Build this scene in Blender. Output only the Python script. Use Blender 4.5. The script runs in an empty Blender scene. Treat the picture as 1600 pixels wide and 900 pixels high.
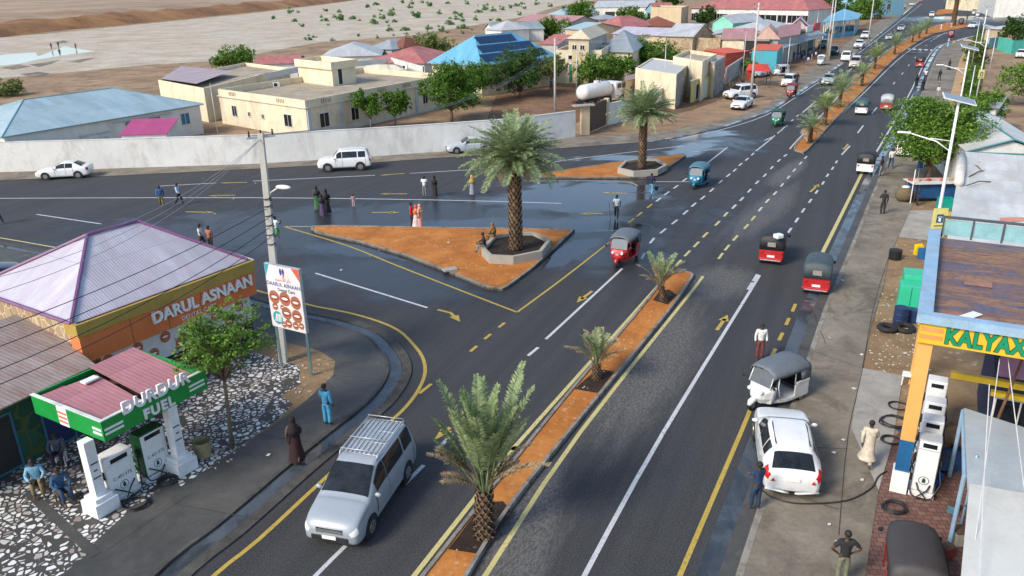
import bpy, bmesh, math, random
import numpy as np
from mathutils import Vector, Matrix
from mathutils.geometry import tessellate_polygon
R = math.radians
random.seed(7)
scene = bpy.context.scene

# ------------------------------------------------------------------ camera, sky, sun
FPX = 1240.0; PIT = R(21.3); ROLL = R(-1.3); CAMH = 15.4
cam_data = bpy.data.cameras.new('camera')
cam = bpy.data.objects.new('camera', cam_data)
scene.collection.objects.link(cam)
cam_data.sensor_width = 36.0
cam_data.lens = 36.0 * FPX / 1600.0
cam_data.clip_start = 0.1; cam_data.clip_end = 6000
cam.matrix_world = Matrix.Translation((0, 0, CAMH)) @ Matrix.Rotation(R(90) - PIT, 4, 'X') @ Matrix.Rotation(ROLL, 4, 'Z')
scene.camera = cam

SUN_EL, SUN_AZ = R(38), R(-128)      # azimuth from +Y, clockwise
world = bpy.data.worlds.new('World'); scene.world = world
world.use_nodes = True
wn = world.node_tree
bg = wn.nodes['Background']
sky = wn.nodes.new('ShaderNodeTexSky'); sky.sky_type = 'NISHITA'; sky.sun_disc = False
sky.sun_elevation = SUN_EL; sky.sun_rotation = SUN_AZ
sky.air_density = 1.0; sky.dust_density = 1.2; sky.ozone_density = 1.0
wn.links.new(sky.outputs[0], bg.inputs[0]); bg.inputs[1].default_value = 0.14
sl = bpy.data.lights.new('sun', 'SUN'); sl.energy = 2.3; sl.angle = R(17); sl.color = (1.0, 0.91, 0.78)
so = bpy.data.objects.new('sun', sl); scene.collection.objects.link(so)
sd = Vector((math.sin(SUN_AZ) * math.cos(SUN_EL), math.cos(SUN_AZ) * math.cos(SUN_EL), math.sin(SUN_EL)))
so.rotation_euler = sd.to_track_quat('Z', 'Y').to_euler()
so.location = (0, 0, 60)
vs = scene.view_settings
vs.view_transform = 'Standard'; vs.look = 'None'; vs.gamma = 1.0; vs.exposure = 0.74; vs.use_curve_mapping = False

# ------------------------------------------------------------------ survey: photo position -> real point on a level
_cp, _sp, _cr, _sr = math.cos(PIT), math.sin(PIT), math.cos(ROLL), math.sin(ROLL)
def PX(x, y, z=0.0):
    a = (x - 800) / FPX; b = (y - 450) / FPX
    a2 = a * _cr + b * _sr; b2 = -a * _sr + b * _cr
    d = (a2, _cp - b2 * _sp, -_sp - b2 * _cp)
    t = (z - CAMH) / d[2]
    return Vector((d[0] * t, d[1] * t, z))
def PJ(p):
    dz = p[2] - CAMH
    w = p[1] * _cp - dz * _sp; v = -(dz * _cp + p[1] * _sp)
    a2, b2 = p[0] / w, v / w
    return 800 + FPX * (a2 * _cr - b2 * _sr), 450 + FPX * (a2 * _sr + b2 * _cr)
def HT(x, yb, yt, z0=0.0):
    p = PX(x, yb, z0); lo, hi = z0, 40.0
    for i in range(40):
        m = (lo + hi) / 2
        if PJ((p.x, p.y, m))[1] > yt: lo = m
        else: hi = m
    return lo
def L(pts, z=0.0): return [PX(x, y, z) for x, y in pts]

# ------------------------------------------------------------------ materials
MATS = {}
def nodes_of(m):
    m.use_nodes = True
    return m.node_tree, m.node_tree.nodes['Principled BSDF']
def ramp(nt, src, stops, interp='LINEAR'):
    r = nt.nodes.new('ShaderNodeValToRGB'); r.color_ramp.interpolation = interp
    e = r.color_ramp.elements
    while len(e) < len(stops): e.new(0.5)
    for i, (p, c) in enumerate(stops):
        e[i].position = p
        e[i].color = (c, c, c, 1) if isinstance(c, (int, float)) else (c[0], c[1], c[2], 1)
    nt.links.new(src, r.inputs[0]); return r.outputs[0]
def coord(nt, kind='Object'):
    if kind == 'World':
        return nt.nodes.new('ShaderNodeNewGeometry').outputs['Position']
    return nt.nodes.new('ShaderNodeTexCoord').outputs[kind]
def noise(nt, vec, scale, detail=4, rough=0.6, dist=0.0):
    n = nt.nodes.new('ShaderNodeTexNoise'); n.inputs['Scale'].default_value = scale
    n.inputs['Detail'].default_value = detail; n.inputs['Roughness'].default_value = rough
    n.inputs['Distortion'].default_value = dist
    nt.links.new(vec, n.inputs['Vector']); return n.outputs['Fac']
def mixc(nt, fac, a, b, mode='MIX'):
    m = nt.nodes.new('ShaderNodeMix'); m.data_type = 'RGBA'; m.blend_type = mode
    for s, v in ((m.inputs[0], fac), (m.inputs[6], a), (m.inputs[7], b)):
        if isinstance(v, (int, float)): s.default_value = v
        elif isinstance(v, (tuple, list)): s.default_value = (v[0], v[1], v[2], 1)
        else: nt.links.new(v, s)
    return m.outputs[2]
def mth(nt, op, a, b=0.0, c=None, clamp=False):
    m = nt.nodes.new('ShaderNodeMath'); m.operation = op; m.use_clamp = clamp
    for i, v in enumerate((a, b) if c is None else (a, b, c)):
        if isinstance(v, (int, float)): m.inputs[i].default_value = v
        else: nt.links.new(v, m.inputs[i])
    return m.outputs[0]
def mapping(nt, vec, scale=(1, 1, 1), loc=(0, 0, 0), rot=(0, 0, 0)):
    m = nt.nodes.new('ShaderNodeMapping'); nt.links.new(vec, m.inputs[0])
    m.inputs['Scale'].default_value = scale; m.inputs['Location'].default_value = loc; m.inputs['Rotation'].default_value = rot
    return m.outputs[0]
def bump(nt, bs, h, strength=0.3, dist=0.02):
    b = nt.nodes.new('ShaderNodeBump'); b.inputs['Strength'].default_value = strength
    b.inputs['Distance'].default_value = dist
    nt.links.new(h, b.inputs['Height']); nt.links.new(b.outputs[0], bs.inputs['Normal'])
def mat(name, col, rough=0.7, var=0.25, scale=1.5, bmp=0.0, metal=0.0, dirt=None, dirt_amt=0.5, cs='Object', spec=0.5, coat=0.0):
    if name in MATS: return MATS[name]
    m = bpy.data.materials.new(name); nt, bs = nodes_of(m)
    v = coord(nt, cs)
    f = noise(nt, v, scale, 6, 0.65)
    f2 = noise(nt, v, scale * 9, 3, 0.6)
    ff = mth(nt, 'ADD', mth(nt, 'MULTIPLY', f, 0.7), mth(nt, 'MULTIPLY', f2, 0.3))
    lo = tuple(c * (1 - var) for c in col); hi = tuple(min(1, c * (1 + var)) for c in col)
    c = ramp(nt, ff, [(0.32, lo), (0.68, hi)])
    if dirt:
        d = noise(nt, mapping(nt, v, (1, 1, 0.45)), scale * 0.8, 7, 0.75, 0.6)
        c = mixc(nt, mth(nt, 'MULTIPLY', ramp(nt, d, [(0.48, 0.0), (0.68, 1.0)]), dirt_amt), c, dirt)
    nt.links.new(c, bs.inputs['Base Color'])
    bs.inputs['Roughness'].default_value = rough; bs.inputs['Metallic'].default_value = metal
    bs.inputs['Specular IOR Level'].default_value = spec
    if coat: bs.inputs['Coat Weight'].default_value = coat; bs.inputs['Coat Roughness'].default_value = 0.08
    if bmp: bump(nt, bs, f2, bmp, 0.03)
    MATS[name] = m; return m
def paint(name, col, rough=0.28):
    return mat(name, col, rough, 0.06, 2.0, dirt=tuple(c * 0.6 + 0.08 for c in col), dirt_amt=0.3, coat=0.6)
def roofmat(name, col, period=0.2, rust=None, rust_amt=0.4, rough=0.5, sheet=0.9, metal=0.1, bs_=0.35):
    if name in MATS: return MATS[name]
    m = bpy.data.materials.new(name); nt, bs = nodes_of(m)
    uv = coord(nt, 'UV')
    sx = nt.nodes.new('ShaderNodeSeparateXYZ'); nt.links.new(uv, sx.inputs[0])
    w = mth(nt, 'SINE', mth(nt, 'MULTIPLY', sx.outputs[0], 2 * math.pi / period))
    w01 = mth(nt, 'ADD', mth(nt, 'MULTIPLY', w, 0.5), 0.5)
    f = noise(nt, mapping(nt, uv, (1, 0.35, 1)), 0.7, 6, 0.7)
    c = ramp(nt, f, [(0.3, tuple(x * 0.78 for x in col)), (0.7, tuple(min(1, x * 1.15) for x in col))])
    wn_ = nt.nodes.new('ShaderNodeTexWhiteNoise'); wn_.noise_dimensions = '2D'
    fl = nt.nodes.new('ShaderNodeVectorMath'); fl.operation = 'FLOOR'
    nt.links.new(mapping(nt, uv, (1 / sheet, 1 / 2.4, 1)), fl.inputs[0]); nt.links.new(fl.outputs[0], wn_.inputs['Vector'])
    c = mixc(nt, 0.16, c, mixc(nt, 1.0, c, wn_.outputs['Value'], 'MULTIPLY'))
    # sheet laps
    lap = mth(nt, 'LESS_THAN', mth(nt, 'FRACT', mth(nt, 'DIVIDE', sx.outputs[1], 2.4)), 0.02)
    c = mixc(nt, mth(nt, 'MULTIPLY', lap, 0.35), c, tuple(x * 0.4 for x in col))
    if rust:
        d = noise(nt, mapping(nt, uv, (1.4, 0.4, 1)), 1.1, 8, 0.75, 0.5)
        c = mixc(nt, mth(nt, 'MULTIPLY', ramp(nt, d, [(0.45, 0.0), (0.65, 1.0)]), rust_amt), c, rust)
    nt.links.new(c, bs.inputs['Base Color'])
    bs.inputs['Roughness'].default_value = rough; bs.inputs['Metallic'].default_value = metal
    bump(nt, bs, w01, bs_, 0.02)
    MATS[name] = m; return m
def leafmat(name, dark, light, rough=0.6, trans=0.25):
    if name in MATS: return MATS[name]
    m = bpy.data.materials.new(name); nt, bs = nodes_of(m)
    g = nt.nodes.new('ShaderNodeNewGeometry')
    n = noise(nt, coord(nt, 'Object'), 0.9, 3)
    t = mth(nt, 'ADD', mth(nt, 'MULTIPLY', g.outputs['Random Per Island'], 0.6), mth(nt, 'MULTIPLY', n, 0.5), clamp=True)
    c = ramp(nt, t, [(0.15, dark), (0.85, light)])
    nt.links.new(c, bs.inputs['Base Color']); bs.inputs['Roughness'].default_value = rough
    bs.inputs['Specular IOR Level'].default_value = 0.25
    tr = nt.nodes.new('ShaderNodeBsdfTranslucent'); nt.links.new(c, tr.inputs[0])
    mx = nt.nodes.new('ShaderNodeMixShader'); mx.inputs[0].default_value = trans
    out = nt.nodes['Material Output']
    nt.links.new(bs.outputs[0], mx.inputs[1]); nt.links.new(tr.outputs[0], mx.inputs[2]); nt.links.new(mx.outputs[0], out.inputs[0])
    MATS[name] = m; return m

GLASS = mat('dark_glass', (0.014, 0.018, 0.022), 0.1, 0.8, 2.2, spec=0.4)
TYRE = mat('tyre_rubber', (0.016, 0.016, 0.017), 0.8, 0.3, 5)
RIM = mat('rim_metal', (0.35, 0.36, 0.37), 0.35, 0.15, 5, metal=0.7)
BLACKP = mat('black_plastic', (0.02, 0.02, 0.022), 0.5, 0.2, 3)
CHROME = mat('bright_metal', (0.6, 0.61, 0.63), 0.25, 0.1, 3, metal=0.8)
LAMPG = mat('lamp_glass', (0.75, 0.77, 0.72), 0.12, 0.1, 6, spec=0.9)
AMBER = mat('amber_lens', (0.8, 0.25, 0.02), 0.2, 0.1, 6)
REDL = mat('red_lens', (0.5, 0.015, 0.01), 0.15, 0.1, 6)
PLATE = mat('plate_white', (0.75, 0.75, 0.7), 0.4, 0.1, 6)
GALV = mat('galvanised', (0.5, 0.52, 0.53), 0.4, 0.15, 2, metal=0.4)
WOOD = mat('dark_wood', (0.09, 0.055, 0.035), 0.8, 0.35, 3, bmp=0.4)
CONC = mat('concrete', (0.33, 0.315, 0.285), 0.85, 0.22, 1.2, bmp=0.3, dirt=(0.16, 0.14, 0.11), dirt_amt=0.5)
BARK = mat('bark', (0.16, 0.12, 0.085), 0.9, 0.35, 4, bmp=0.6)
WHITE = mat('white_paint', (0.74, 0.75, 0.75), 0.5, 0.06, 2, dirt=(0.42, 0.40, 0.36), dirt_amt=0.35)
SKIN = mat('skin', (0.075, 0.04, 0.026), 0.55, 0.1, 5)

# ------------------------------------------------------------------ mesh builder and scene tree
def link(o): scene.collection.objects.link(o); return o
def thing(name, label, cat, loc=(0, 0, 0), rz=0.0, group=None):
    o = bpy.data.objects.new(name, None); link(o)
    o.empty_display_size = 0.3; o.location = loc; o.rotation_euler = (0, 0, rz)
    o['label'] = label; o['category'] = cat
    if group: o['group'] = group
    return o
def tag(o, label, cat, group=None):
    o['label'] = label; o['category'] = cat
    if group: o['group'] = group
    return o
def copy_tree(o, parent=None):
    c = o.copy(); scene.collection.objects.link(c)
    if parent is not None: c.parent = parent
    for ch in list(o.children): copy_tree(ch, c)
    return c
def again(proto, label, loc, rz=0.0, sc=1.0, group=None):
    c = copy_tree(proto); c.location = loc; c.rotation_euler = (0, 0, rz)
    c.scale = (sc, sc, sc) if not isinstance(sc, tuple) else sc
    c['label'] = label
    if group: c['group'] = group
    return c

class MB:
    def __init__(s): s.V = []; s.F = []; s.U = []; s.MI = []; s.mi = 0; s.has_uv = False
    def v(s, p): s.V.append(tuple(p)); return len(s.V) - 1
    def face(s, pts, uv=None):
        i = [s.v(p) for p in pts]; s.F.append(i); s.MI.append(s.mi)
        s.U.append(uv or [(0, 0)] * len(i)); s.has_uv |= uv is not None
    def facei(s, i): s.F.append(list(i)); s.MI.append(s.mi); s.U.append([(0, 0)] * len(i))
    def rface(s, pts):       # roof facet: first edge is the eave
        P = [Vector(p) for p in pts]; e = (P[1] - P[0]).normalized()
        n = e.cross(P[-1] - P[0]).normalized(); up = n.cross(e)
        s.face(P, [((p - P[0]).dot(e), (p - P[0]).dot(up)) for p in P])
    def box(s, c, size, rz=0.0, M=None):
        x, y, z = size[0] / 2, size[1] / 2, size[2] / 2
        m = Matrix.Translation(c) @ (M if M is not None else Matrix.Rotation(rz, 4, 'Z'))
        i = [s.v(m @ Vector(p)) for p in ((-x, -y, -z), (x, -y, -z), (x, y, -z), (-x, y, -z), (-x, -y, z), (x, -y, z), (x, y, z), (-x, y, z))]
        for f in ((0, 3, 2, 1), (4, 5, 6, 7), (0, 1, 5, 4), (1, 2, 6, 5), (2, 3, 7, 6), (3, 0, 4, 7)): s.facei([i[k] for k in f])
    def tube(s, pts, rad, n=8, cap=True):
        P = [Vector(p) for p in pts]
        if isinstance(rad, (int, float)): rad = [rad] * len(P)
        rings = []; ref = None
        for k, p in enumerate(P):
            d = (P[min(k + 1, len(P) - 1)] - P[max(k - 1, 0)]).normalized()
            if ref is None: ref = Vector((0, 0, 1)) if abs(d.z) < 0.9 else Vector((1, 0, 0))
            a = d.cross(ref).normalized(); b = d.cross(a).normalized(); ref = b.cross(d) if False else ref
            if abs(d.dot(ref)) > 0.95: ref = a
            rings.append([s.v(p + (a * math.cos(t) + b * math.sin(t)) * rad[k]) for t in [2 * math.pi * j / n for j in range(n)]])
        for k in range(len(P) - 1):
            for j in range(n):
                s.facei((rings[k][j], rings[k][(j + 1) % n], rings[k + 1][(j + 1) % n], rings[k + 1][j]))
        if cap: s.facei(rings[0][::-1]); s.facei(rings[-1])
    def prism(s, poly, z0, z1, bottom=True):
        P = [(p[0], p[1]) for p in poly]
        ar = sum(P[i][0] * P[(i + 1) % len(P)][1] - P[(i + 1) % len(P)][0] * P[i][1] for i in range(len(P)))
        if ar < 0: P = P[::-1]
        n = len(P)
        t = tessellate_polygon([[Vector((x, y, 0)) for x, y in P]])
        a = [s.v((x, y, z0)) for x, y in P]; b = [s.v((x, y, z1)) for x, y in P]
        for tr in t:
            q = [P[k] for k in tr]
            w = (q[1][0] - q[0][0]) * (q[2][1] - q[0][1]) - (q[2][0] - q[0][0]) * (q[1][1] - q[0][1])
            tr = tr if w > 0 else tr[::-1]
            s.facei([b[k] for k in tr])
            if bottom: s.facei([a[k] for k in tr[::-1]])
        for k in range(n): s.facei((a[k], a[(k + 1) % n], b[(k + 1) % n], b[k]))
    def sheet(s, poly, z):
        P = [(p[0], p[1]) for p in poly]
        a = [s.v((x, y, z)) for x, y in P]
        for tr in tessellate_polygon([[Vector((x, y, 0)) for x, y in P]]):
            q = [P[k] for k in tr]
            w = (q[1][0] - q[0][0]) * (q[2][1] - q[0][1]) - (q[2][0] - q[0][0]) * (q[1][1] - q[0][1])
            s.facei([a[k] for k in (tr if w > 0 else tr[::-1])])
    def ball(s, c, r, nu=10, nv=7, M=None):
        r = (r, r, r) if isinstance(r, (int, float)) else r
        rows = []
        for i in range(nv + 1):
            ph = math.pi * i / nv - math.pi / 2
            row = []
            for j in range(nu):
                th = 2 * math.pi * j / nu
                p = Vector((math.cos(ph) * math.cos(th) * r[0], math.cos(ph) * math.sin(th) * r[1], math.sin(ph) * r[2]))
                if M is not None: p = M @ p
                row.append(s.v(p + Vector(c)))
            rows.append(row)
        for i in range(nv):
            for j in range(nu): s.facei((rows[i][j], rows[i][(j + 1) % nu], rows[i + 1][(j + 1) % nu], rows[i + 1][j]))
    def build(s, name, mats, parent=None, smooth=False, world=False, bevel=0.0, sub=0):
        off = Vector(parent.location) if (world and parent is not None) else Vector((0, 0, 0))
        me = bpy.data.meshes.new(name)
        me.from_pydata([tuple(Vector(p) - off) for p in s.V] if off.length else s.V, [], s.F)
        for m in (mats if isinstance(mats, (list, tuple)) else [mats]): me.materials.append(m)
        if any(s.MI): me.polygons.foreach_set('material_index', s.MI)
        if s.has_uv:
            uvl = me.uv_layers.new(name='UVMap')
            uvl.data.foreach_set('uv', [c for f in s.U for uv in f for c in uv])
        if smooth: me.polygons.foreach_set('use_smooth', [True] * len(s.F))
        me.update()
        o = bpy.data.objects.new(name, me); link(o)
        if parent is not None: o.parent = parent
        if bevel:
            b = o.modifiers.new('bevel', 'BEVEL'); b.width = bevel; b.segments = 2; b.limit_method = 'ANGLE'; b.angle_limit = R(35)
        if sub:
            b = o.modifiers.new('sub', 'SUBSURF'); b.levels = sub; b.render_levels = sub
        return o
def struct(o): o['kind'] = 'structure'; return o

FONT_CACHE = {}
def text_part(txt, size, M, material, parent, name='lettering', extrude=0.02, bold=0.0, align='CENTER', spacing=1.0):
    cu = bpy.data.curves.new('txt', 'FONT'); cu.body = txt; cu.size = size; cu.extrude = extrude; cu.offset = bold
    cu.align_x = align; cu.align_y = 'CENTER'; cu.space_character = spacing; cu.resolution_u = 3
    tmp = bpy.data.objects.new('txt', cu); link(tmp)
    dg = bpy.context.evaluated_depsgraph_get()
    me = bpy.data.meshes.new_from_object(tmp.evaluated_get(dg))
    bpy.data.objects.remove(tmp)
    me.transform(M)
    me.materials.clear(); me.materials.append(material)
    me.name = name
    o = bpy.data.objects.new(name, me); link(o); o.parent = parent
    return o
def wallM(p, u, nrm):        # frame with x along u, y up, z out of the wall
    u = Vector(u).normalized(); n = Vector(nrm).normalized(); w = n.cross(u)
    m = Matrix((u, w, n)).transposed().to_4x4(); m.translation = Vector(p); return m
# ------------------------------------------------------------------ ground, roads, islands
def offset_line(P, d):          # +d = to the right of travel
    out = []
    for i, p in enumerate(P):
        a = P[max(i - 1, 0)]; b = P[min(i + 1, len(P) - 1)]
        t = Vector((b[0] - a[0], b[1] - a[1])).normalized()
        out.append(Vector((p[0] + t.y * d, p[1] - t.x * d, 0)))
    return out
def inset(P, d):
    n = len(P); ar = sum(P[i][0] * P[(i + 1) % n][1] - P[(i + 1) % n][0] * P[i][1] for i in range(n))
    s = 1 if ar > 0 else -1; out = []
    for i in range(n):
        a, p, b = Vector(P[i - 1][:2]), Vector(P[i][:2]), Vector(P[(i + 1) % n][:2])
        t1 = (p - a).normalized(); t2 = (b - p).normalized()
        n1 = Vector((-t1.y, t1.x)) * s; n2 = Vector((-t2.y, t2.x)) * s
        m = (n1 + n2).normalized(); k = min(2.5, 1 / max(0.3, m.dot(n1)))
        out.append(Vector((p.x + m.x * d * k, p.y + m.y * d * k, 0)))
    return out
def smooth(P, k=4):
    out = []
    for i in range(len(P) - 1):
        p0, p1, p2, p3 = P[max(i - 1, 0)], P[i], P[i + 1], P[min(i + 2, len(P) - 1)]
        for j in range(k):
            t = j / k
            out.append(0.5 * ((2 * p1) + (p2 - p0) * t + (2 * p0 - 5 * p1 + 4 * p2 - p3) * t * t + (3 * p1 - p0 - 3 * p2 + p3) * t ** 3))
    out.append(P[-1]); return out
def ribbon(mb, P, w, z, off=0.0):
    a = offset_line(P, off - w / 2); b = offset_line(P, off + w / 2)
    for i in range(len(P) - 1):
        mb.face([(b[i].x, b[i].y, z), (b[i + 1].x, b[i + 1].y, z), (a[i + 1].x, a[i + 1].y, z), (a[i].x, a[i].y, z)])
def curb(mb, P, w, h, off=0.0, z0=-0.05):
    a = offset_line(P, off - w / 2); b = offset_line(P, off + w / 2)
    for i in range(len(P) - 1):
        A, B, C, D = b[i], b[i + 1], a[i + 1], a[i]
        mb.face([(A.x, A.y, h), (B.x, B.y, h), (C.x, C.y, h), (D.x, D.y, h)])
        mb.face([(A.x, A.y, z0), (B.x, B.y, z0), (B.x, B.y, h), (A.x, A.y, h)])
        mb.face([(C.x, C.y, z0), (D.x, D.y, z0), (D.x, D.y, h), (C.x, C.y, h)])

def ellipse_mask(nt, pos, spots, nz):
    out = None
    for (c, rx, ry, ang) in spots:
        v = nt.nodes.new('ShaderNodeVectorMath'); v.operation = 'SUBTRACT'
        nt.links.new(pos, v.inputs[0]); v.inputs[1].default_value = (c[0], c[1], 0)
        mp = nt.nodes.new('ShaderNodeVectorRotate'); mp.rotation_type = 'Z_AXIS'; nt.links.new(v.outputs[0], mp.inputs[0]); mp.inputs['Angle'].default_value = -ang
        m2 = nt.nodes.new('ShaderNodeVectorMath'); m2.operation = 'MULTIPLY'; nt.links.new(mp.outputs[0], m2.inputs[0]); m2.inputs[1].default_value = (1 / rx, 1 / ry, 0)
        ln = nt.nodes.new('ShaderNodeVectorMath'); ln.operation = 'LENGTH'; nt.links.new(m2.outputs[0], ln.inputs[0])
        k = mth(nt, 'SUBTRACT', 1.0, ln.outputs['Value'])
        out = k if out is None else mth(nt, 'MAXIMUM', out, k)
    return mth(nt, 'ADD', out, mth(nt, 'MULTIPLY', mth(nt, 'SUBTRACT', nz, 0.5), 1.5))

def asphalt_material():
    m = bpy.data.materials.new('asphalt'); nt, bs = nodes_of(m)
    pos = coord(nt, 'World')
    big = noise(nt, pos, 0.16, 5, 0.6); mid = noise(nt, pos, 1.1, 5, 0.7, 0.4); fine = noise(nt, pos, 26, 2, 0.7)
    c = ramp(nt, mid, [(0.3, (0.022, 0.024, 0.029)), (0.7, (0.040, 0.041, 0.045))])
    c = mixc(nt, 0.75, c, ramp(nt, fine, [(0.36, (0.011, 0.012, 0.014)), (0.66, (0.090, 0.090, 0.090))]))
    # dusty, scuffed lane on the right carriageway
    rp = mapping(nt, pos, rot=(0, 0, R(24)))
    dn = noise(nt, mapping(nt, rp, (1.5, 0.22, 1)), 0.9, 9, 0.82, 0.5)
    stk = noise(nt, mapping(nt, rp, (1.3, 0.035, 1)), 1.0, 5, 0.6)
    c = mixc(nt, 0.45, c, mixc(nt, 1.0, c, ramp(nt, stk, [(0.38, 0.45), (0.62, 1.0)]), 'MULTIPLY'))
    spots = [(PX(1010, 560), 2.6, 9, R(-24)), (PX(820, 830), 1.4, 5, R(-15)), (PX(1120, 440), 2.2, 3.5, R(-35)), (PX(1195, 330), 1.6, 10, R(-33)), (PX(1230, 270), 1.2, 7, R(-33))]
    dm = ellipse_mask(nt, pos, spots, dn)
    speck = noise(nt, mapping(nt, rp, (1, .35, 1)), 13, 6, 0.9)
    dm = mth(nt, 'MULTIPLY', ramp(nt, dm, [(0.05, 0.0), (0.5, 1.0)]), ramp(nt, speck, [(0.44, 0.10), (0.56, 1.0)]))
    c = mixc(nt, mth(nt, 'MULTIPLY', dm, 0.75), c, (0.17, 0.163, 0.15))
    # tyre wear
    # damp area of the junction, then standing water
    wn_ = noise(nt, pos, 0.32, 6, 0.6, 0.8)
    damp = ellipse_mask(nt, pos, [(PX(600, 352), 30, 10, R(4)), (PX(950, 380), 7, 9, 0), (PX(600, 430), 10, 5, R(-20)), (PX(1110, 222), 7, 8, 0), (PX(1500, 30), 30, 30, 0)], wn_)
    damp = ramp(nt, damp, [(0.0, 0.0), (0.55, 1.0)])
    c = mixc(nt, mth(nt, 'MULTIPLY', damp, 0.6), c, (0.014, 0.016, 0.022))
    pn = noise(nt, mapping(nt, pos, (0.55, 1.2, 1)), 0.42, 5, 0.55, 0.6)
    pud = ellipse_mask(nt, pos, [(PX(905, 303), 9.0, 7.0, R(8)), (PX(935, 352), 4.5, 3, 0), (PX(1082, 232), 2.2, 7, R(-35)), (PX(1500, 28), 14, 16, 0), (PX(960, 247), 9, 2.0, 0), (PX(870, 400), 1.6, 5, R(-40)),
                                 (PX(1090, 212), 6, 3, R(20)), (PX(760, 352), 7, 2.0, 0), (PX(600, 395), 7, 1.5, R(-20))], pn)
    pud = ramp(nt, pud, [(0.18, 0.0), (0.50, 1.0)])
    c = mixc(nt, mth(nt, 'MULTIPLY', pud, 0.6), c, (0.02, 0.024, 0.03))
    nt.links.new(c, bs.inputs['Base Color'])
    rr = mixc(nt, damp, (0.82, 0.82, 0.82), (0.34, 0.34, 0.34)); rr = mixc(nt, pud, rr, (0.09, 0.09, 0.09))
    nt.links.new(rr, bs.inputs['Roughness'])
    b = nt.nodes.new('ShaderNodeBump'); b.inputs['Distance'].default_value = 0.012
    nt.links.new(mth(nt, 'MULTIPLY', mth(nt, 'SUBTRACT', 1.0, pud), 0.5), b.inputs['Strength']); nt.links.new(fine, b.inputs['Height'])
    nt.links.new(b.outputs[0], bs.inputs['Normal'])
    return m
ASPH = asphalt_material()
def groundmat(name, cols, scale, bmp=0.4, rough=0.9, pebble=None, stain=None):
    m = bpy.data.materials.new(name); nt, bs = nodes_of(m); pos = coord(nt, 'World')
    a = noise(nt, pos, scale, 8, 0.7, 0.3); f = noise(nt, pos, scale * 14, 4, 0.75)
    c = ramp(nt, a, [(0.28, cols[0]), (0.5, cols[1]), (0.72, cols[2])])
    c = mixc(nt, 0.35, c, mixc(nt, 1.0, c, ramp(nt, f, [(0.3, 0.35), (0.7, 1.0)]), 'MULTIPLY'))
    if pebble:
        v = nt.nodes.new('ShaderNodeTexVoronoi'); v.inputs['Scale'].default_value = pebble[0]; nt.links.new(pos, v.inputs['Vector'])
        k = ramp(nt, v.outputs['Distance'], [(0.1, 1.0), (0.35, 0.0)])
        k = mth(nt, 'MULTIPLY', k, ramp(nt, noise(nt, pos, pebble[0] * 0.4, 3), [(0.5, 0.0), (0.6, 1.0)]))
        c = mixc(nt, mth(nt, 'MULTIPLY', k, pebble[2]), c, pebble[1])
    if stain:
        k = ramp(nt, noise(nt, pos, stain[0], 6, 0.7, 0.8), [(0.5, 0.0), (0.62, 1.0)])
        c = mixc(nt, mth(nt, 'MULTIPLY', k, stain[2]), c, stain[1])
    nt.links.new(c, bs.inputs['Base Color']); bs.inputs['Roughness'].default_value = rough
    bs.inputs['Specular IOR Level'].default_value = 0.3
    bump(nt, bs, f, bmp, 0.05); return m
EARTH = groundmat('sandy_earth', [(0.20, 0.12, 0.07), (0.33, 0.22, 0.13), (0.46, 0.33, 0.21)], 0.12, stain=(0.25, (0.13, 0.075, 0.045), 0.6))
RIVER = groundmat('river_stones', [(0.34, 0.285, 0.21), (0.49, 0.425, 0.335), (0.62, 0.56, 0.46)], 0.12, pebble=(0.8, (0.72, 0.68, 0.59), 0.8), stain=(0.05, (0.34, 0.26, 0.18), 0.5))
SOIL = groundmat('orange_soil', [(0.31, 0.105, 0.02), (0.48, 0.175, 0.035), (0.60, 0.26, 0.075)], 0.35, pebble=(3.0, (0.62, 0.46, 0.30), 0.4), stain=(0.8, (0.26, 0.095, 0.022), 0.55))
BANK = groundmat('red_bank', [(0.20, 0.10, 0.05), (0.36, 0.18, 0.075), (0.52, 0.30, 0.13)], 0.02, bmp=0.8, stain=(0.03, (0.16, 0.07, 0.035), 0.7))
PLAT = groundmat('plateau', [(0.26, 0.18, 0.11), (0.38, 0.28, 0.19), (0.47, 0.36, 0.25)], 0.02, stain=(0.035, (0.24, 0.12, 0.06), 0.5))
GRAVEL = groundmat('brown_gravel', [(0.17, 0.11, 0.06), (0.28, 0.185, 0.10), (0.38, 0.27, 0.16)], 0.5, pebble=(2.6, (0.5, 0.45, 0.38), 0.7))
PAVE = groundmat('worn_pavement', [(0.15, 0.13, 0.10), (0.235, 0.205, 0.16), (0.32, 0.285, 0.225)], 0.5, bmp=0.3, stain=(0.35, (0.10, 0.085, 0.068), 0.7))
PAVEW = groundmat('dark_pavement', [(0.055, 0.054, 0.052), (0.085, 0.083, 0.078), (0.125, 0.12, 0.11)], 0.3, bmp=0.25, rough=0.6, stain=(0.5, (0.045, 0.05, 0.05), 0.6))
CURBM = groundmat('kerb_stone', [(0.17, 0.155, 0.13), (0.27, 0.25, 0.22), (0.36, 0.34, 0.30)], 1.2, bmp=0.4, stain=(1.6, (0.09, 0.08, 0.065), 0.8))
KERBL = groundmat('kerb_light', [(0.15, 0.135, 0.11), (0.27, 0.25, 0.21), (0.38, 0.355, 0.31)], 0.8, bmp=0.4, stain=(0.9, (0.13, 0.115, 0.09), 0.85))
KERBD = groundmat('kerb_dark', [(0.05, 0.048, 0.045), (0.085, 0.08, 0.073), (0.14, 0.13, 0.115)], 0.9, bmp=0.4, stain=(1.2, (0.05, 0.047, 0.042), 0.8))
VERGE = groundmat('verge', [(0.09, 0.12, 0.03), (0.15, 0.19, 0.045), (0.25, 0.23, 0.09)], 0.6)
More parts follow.
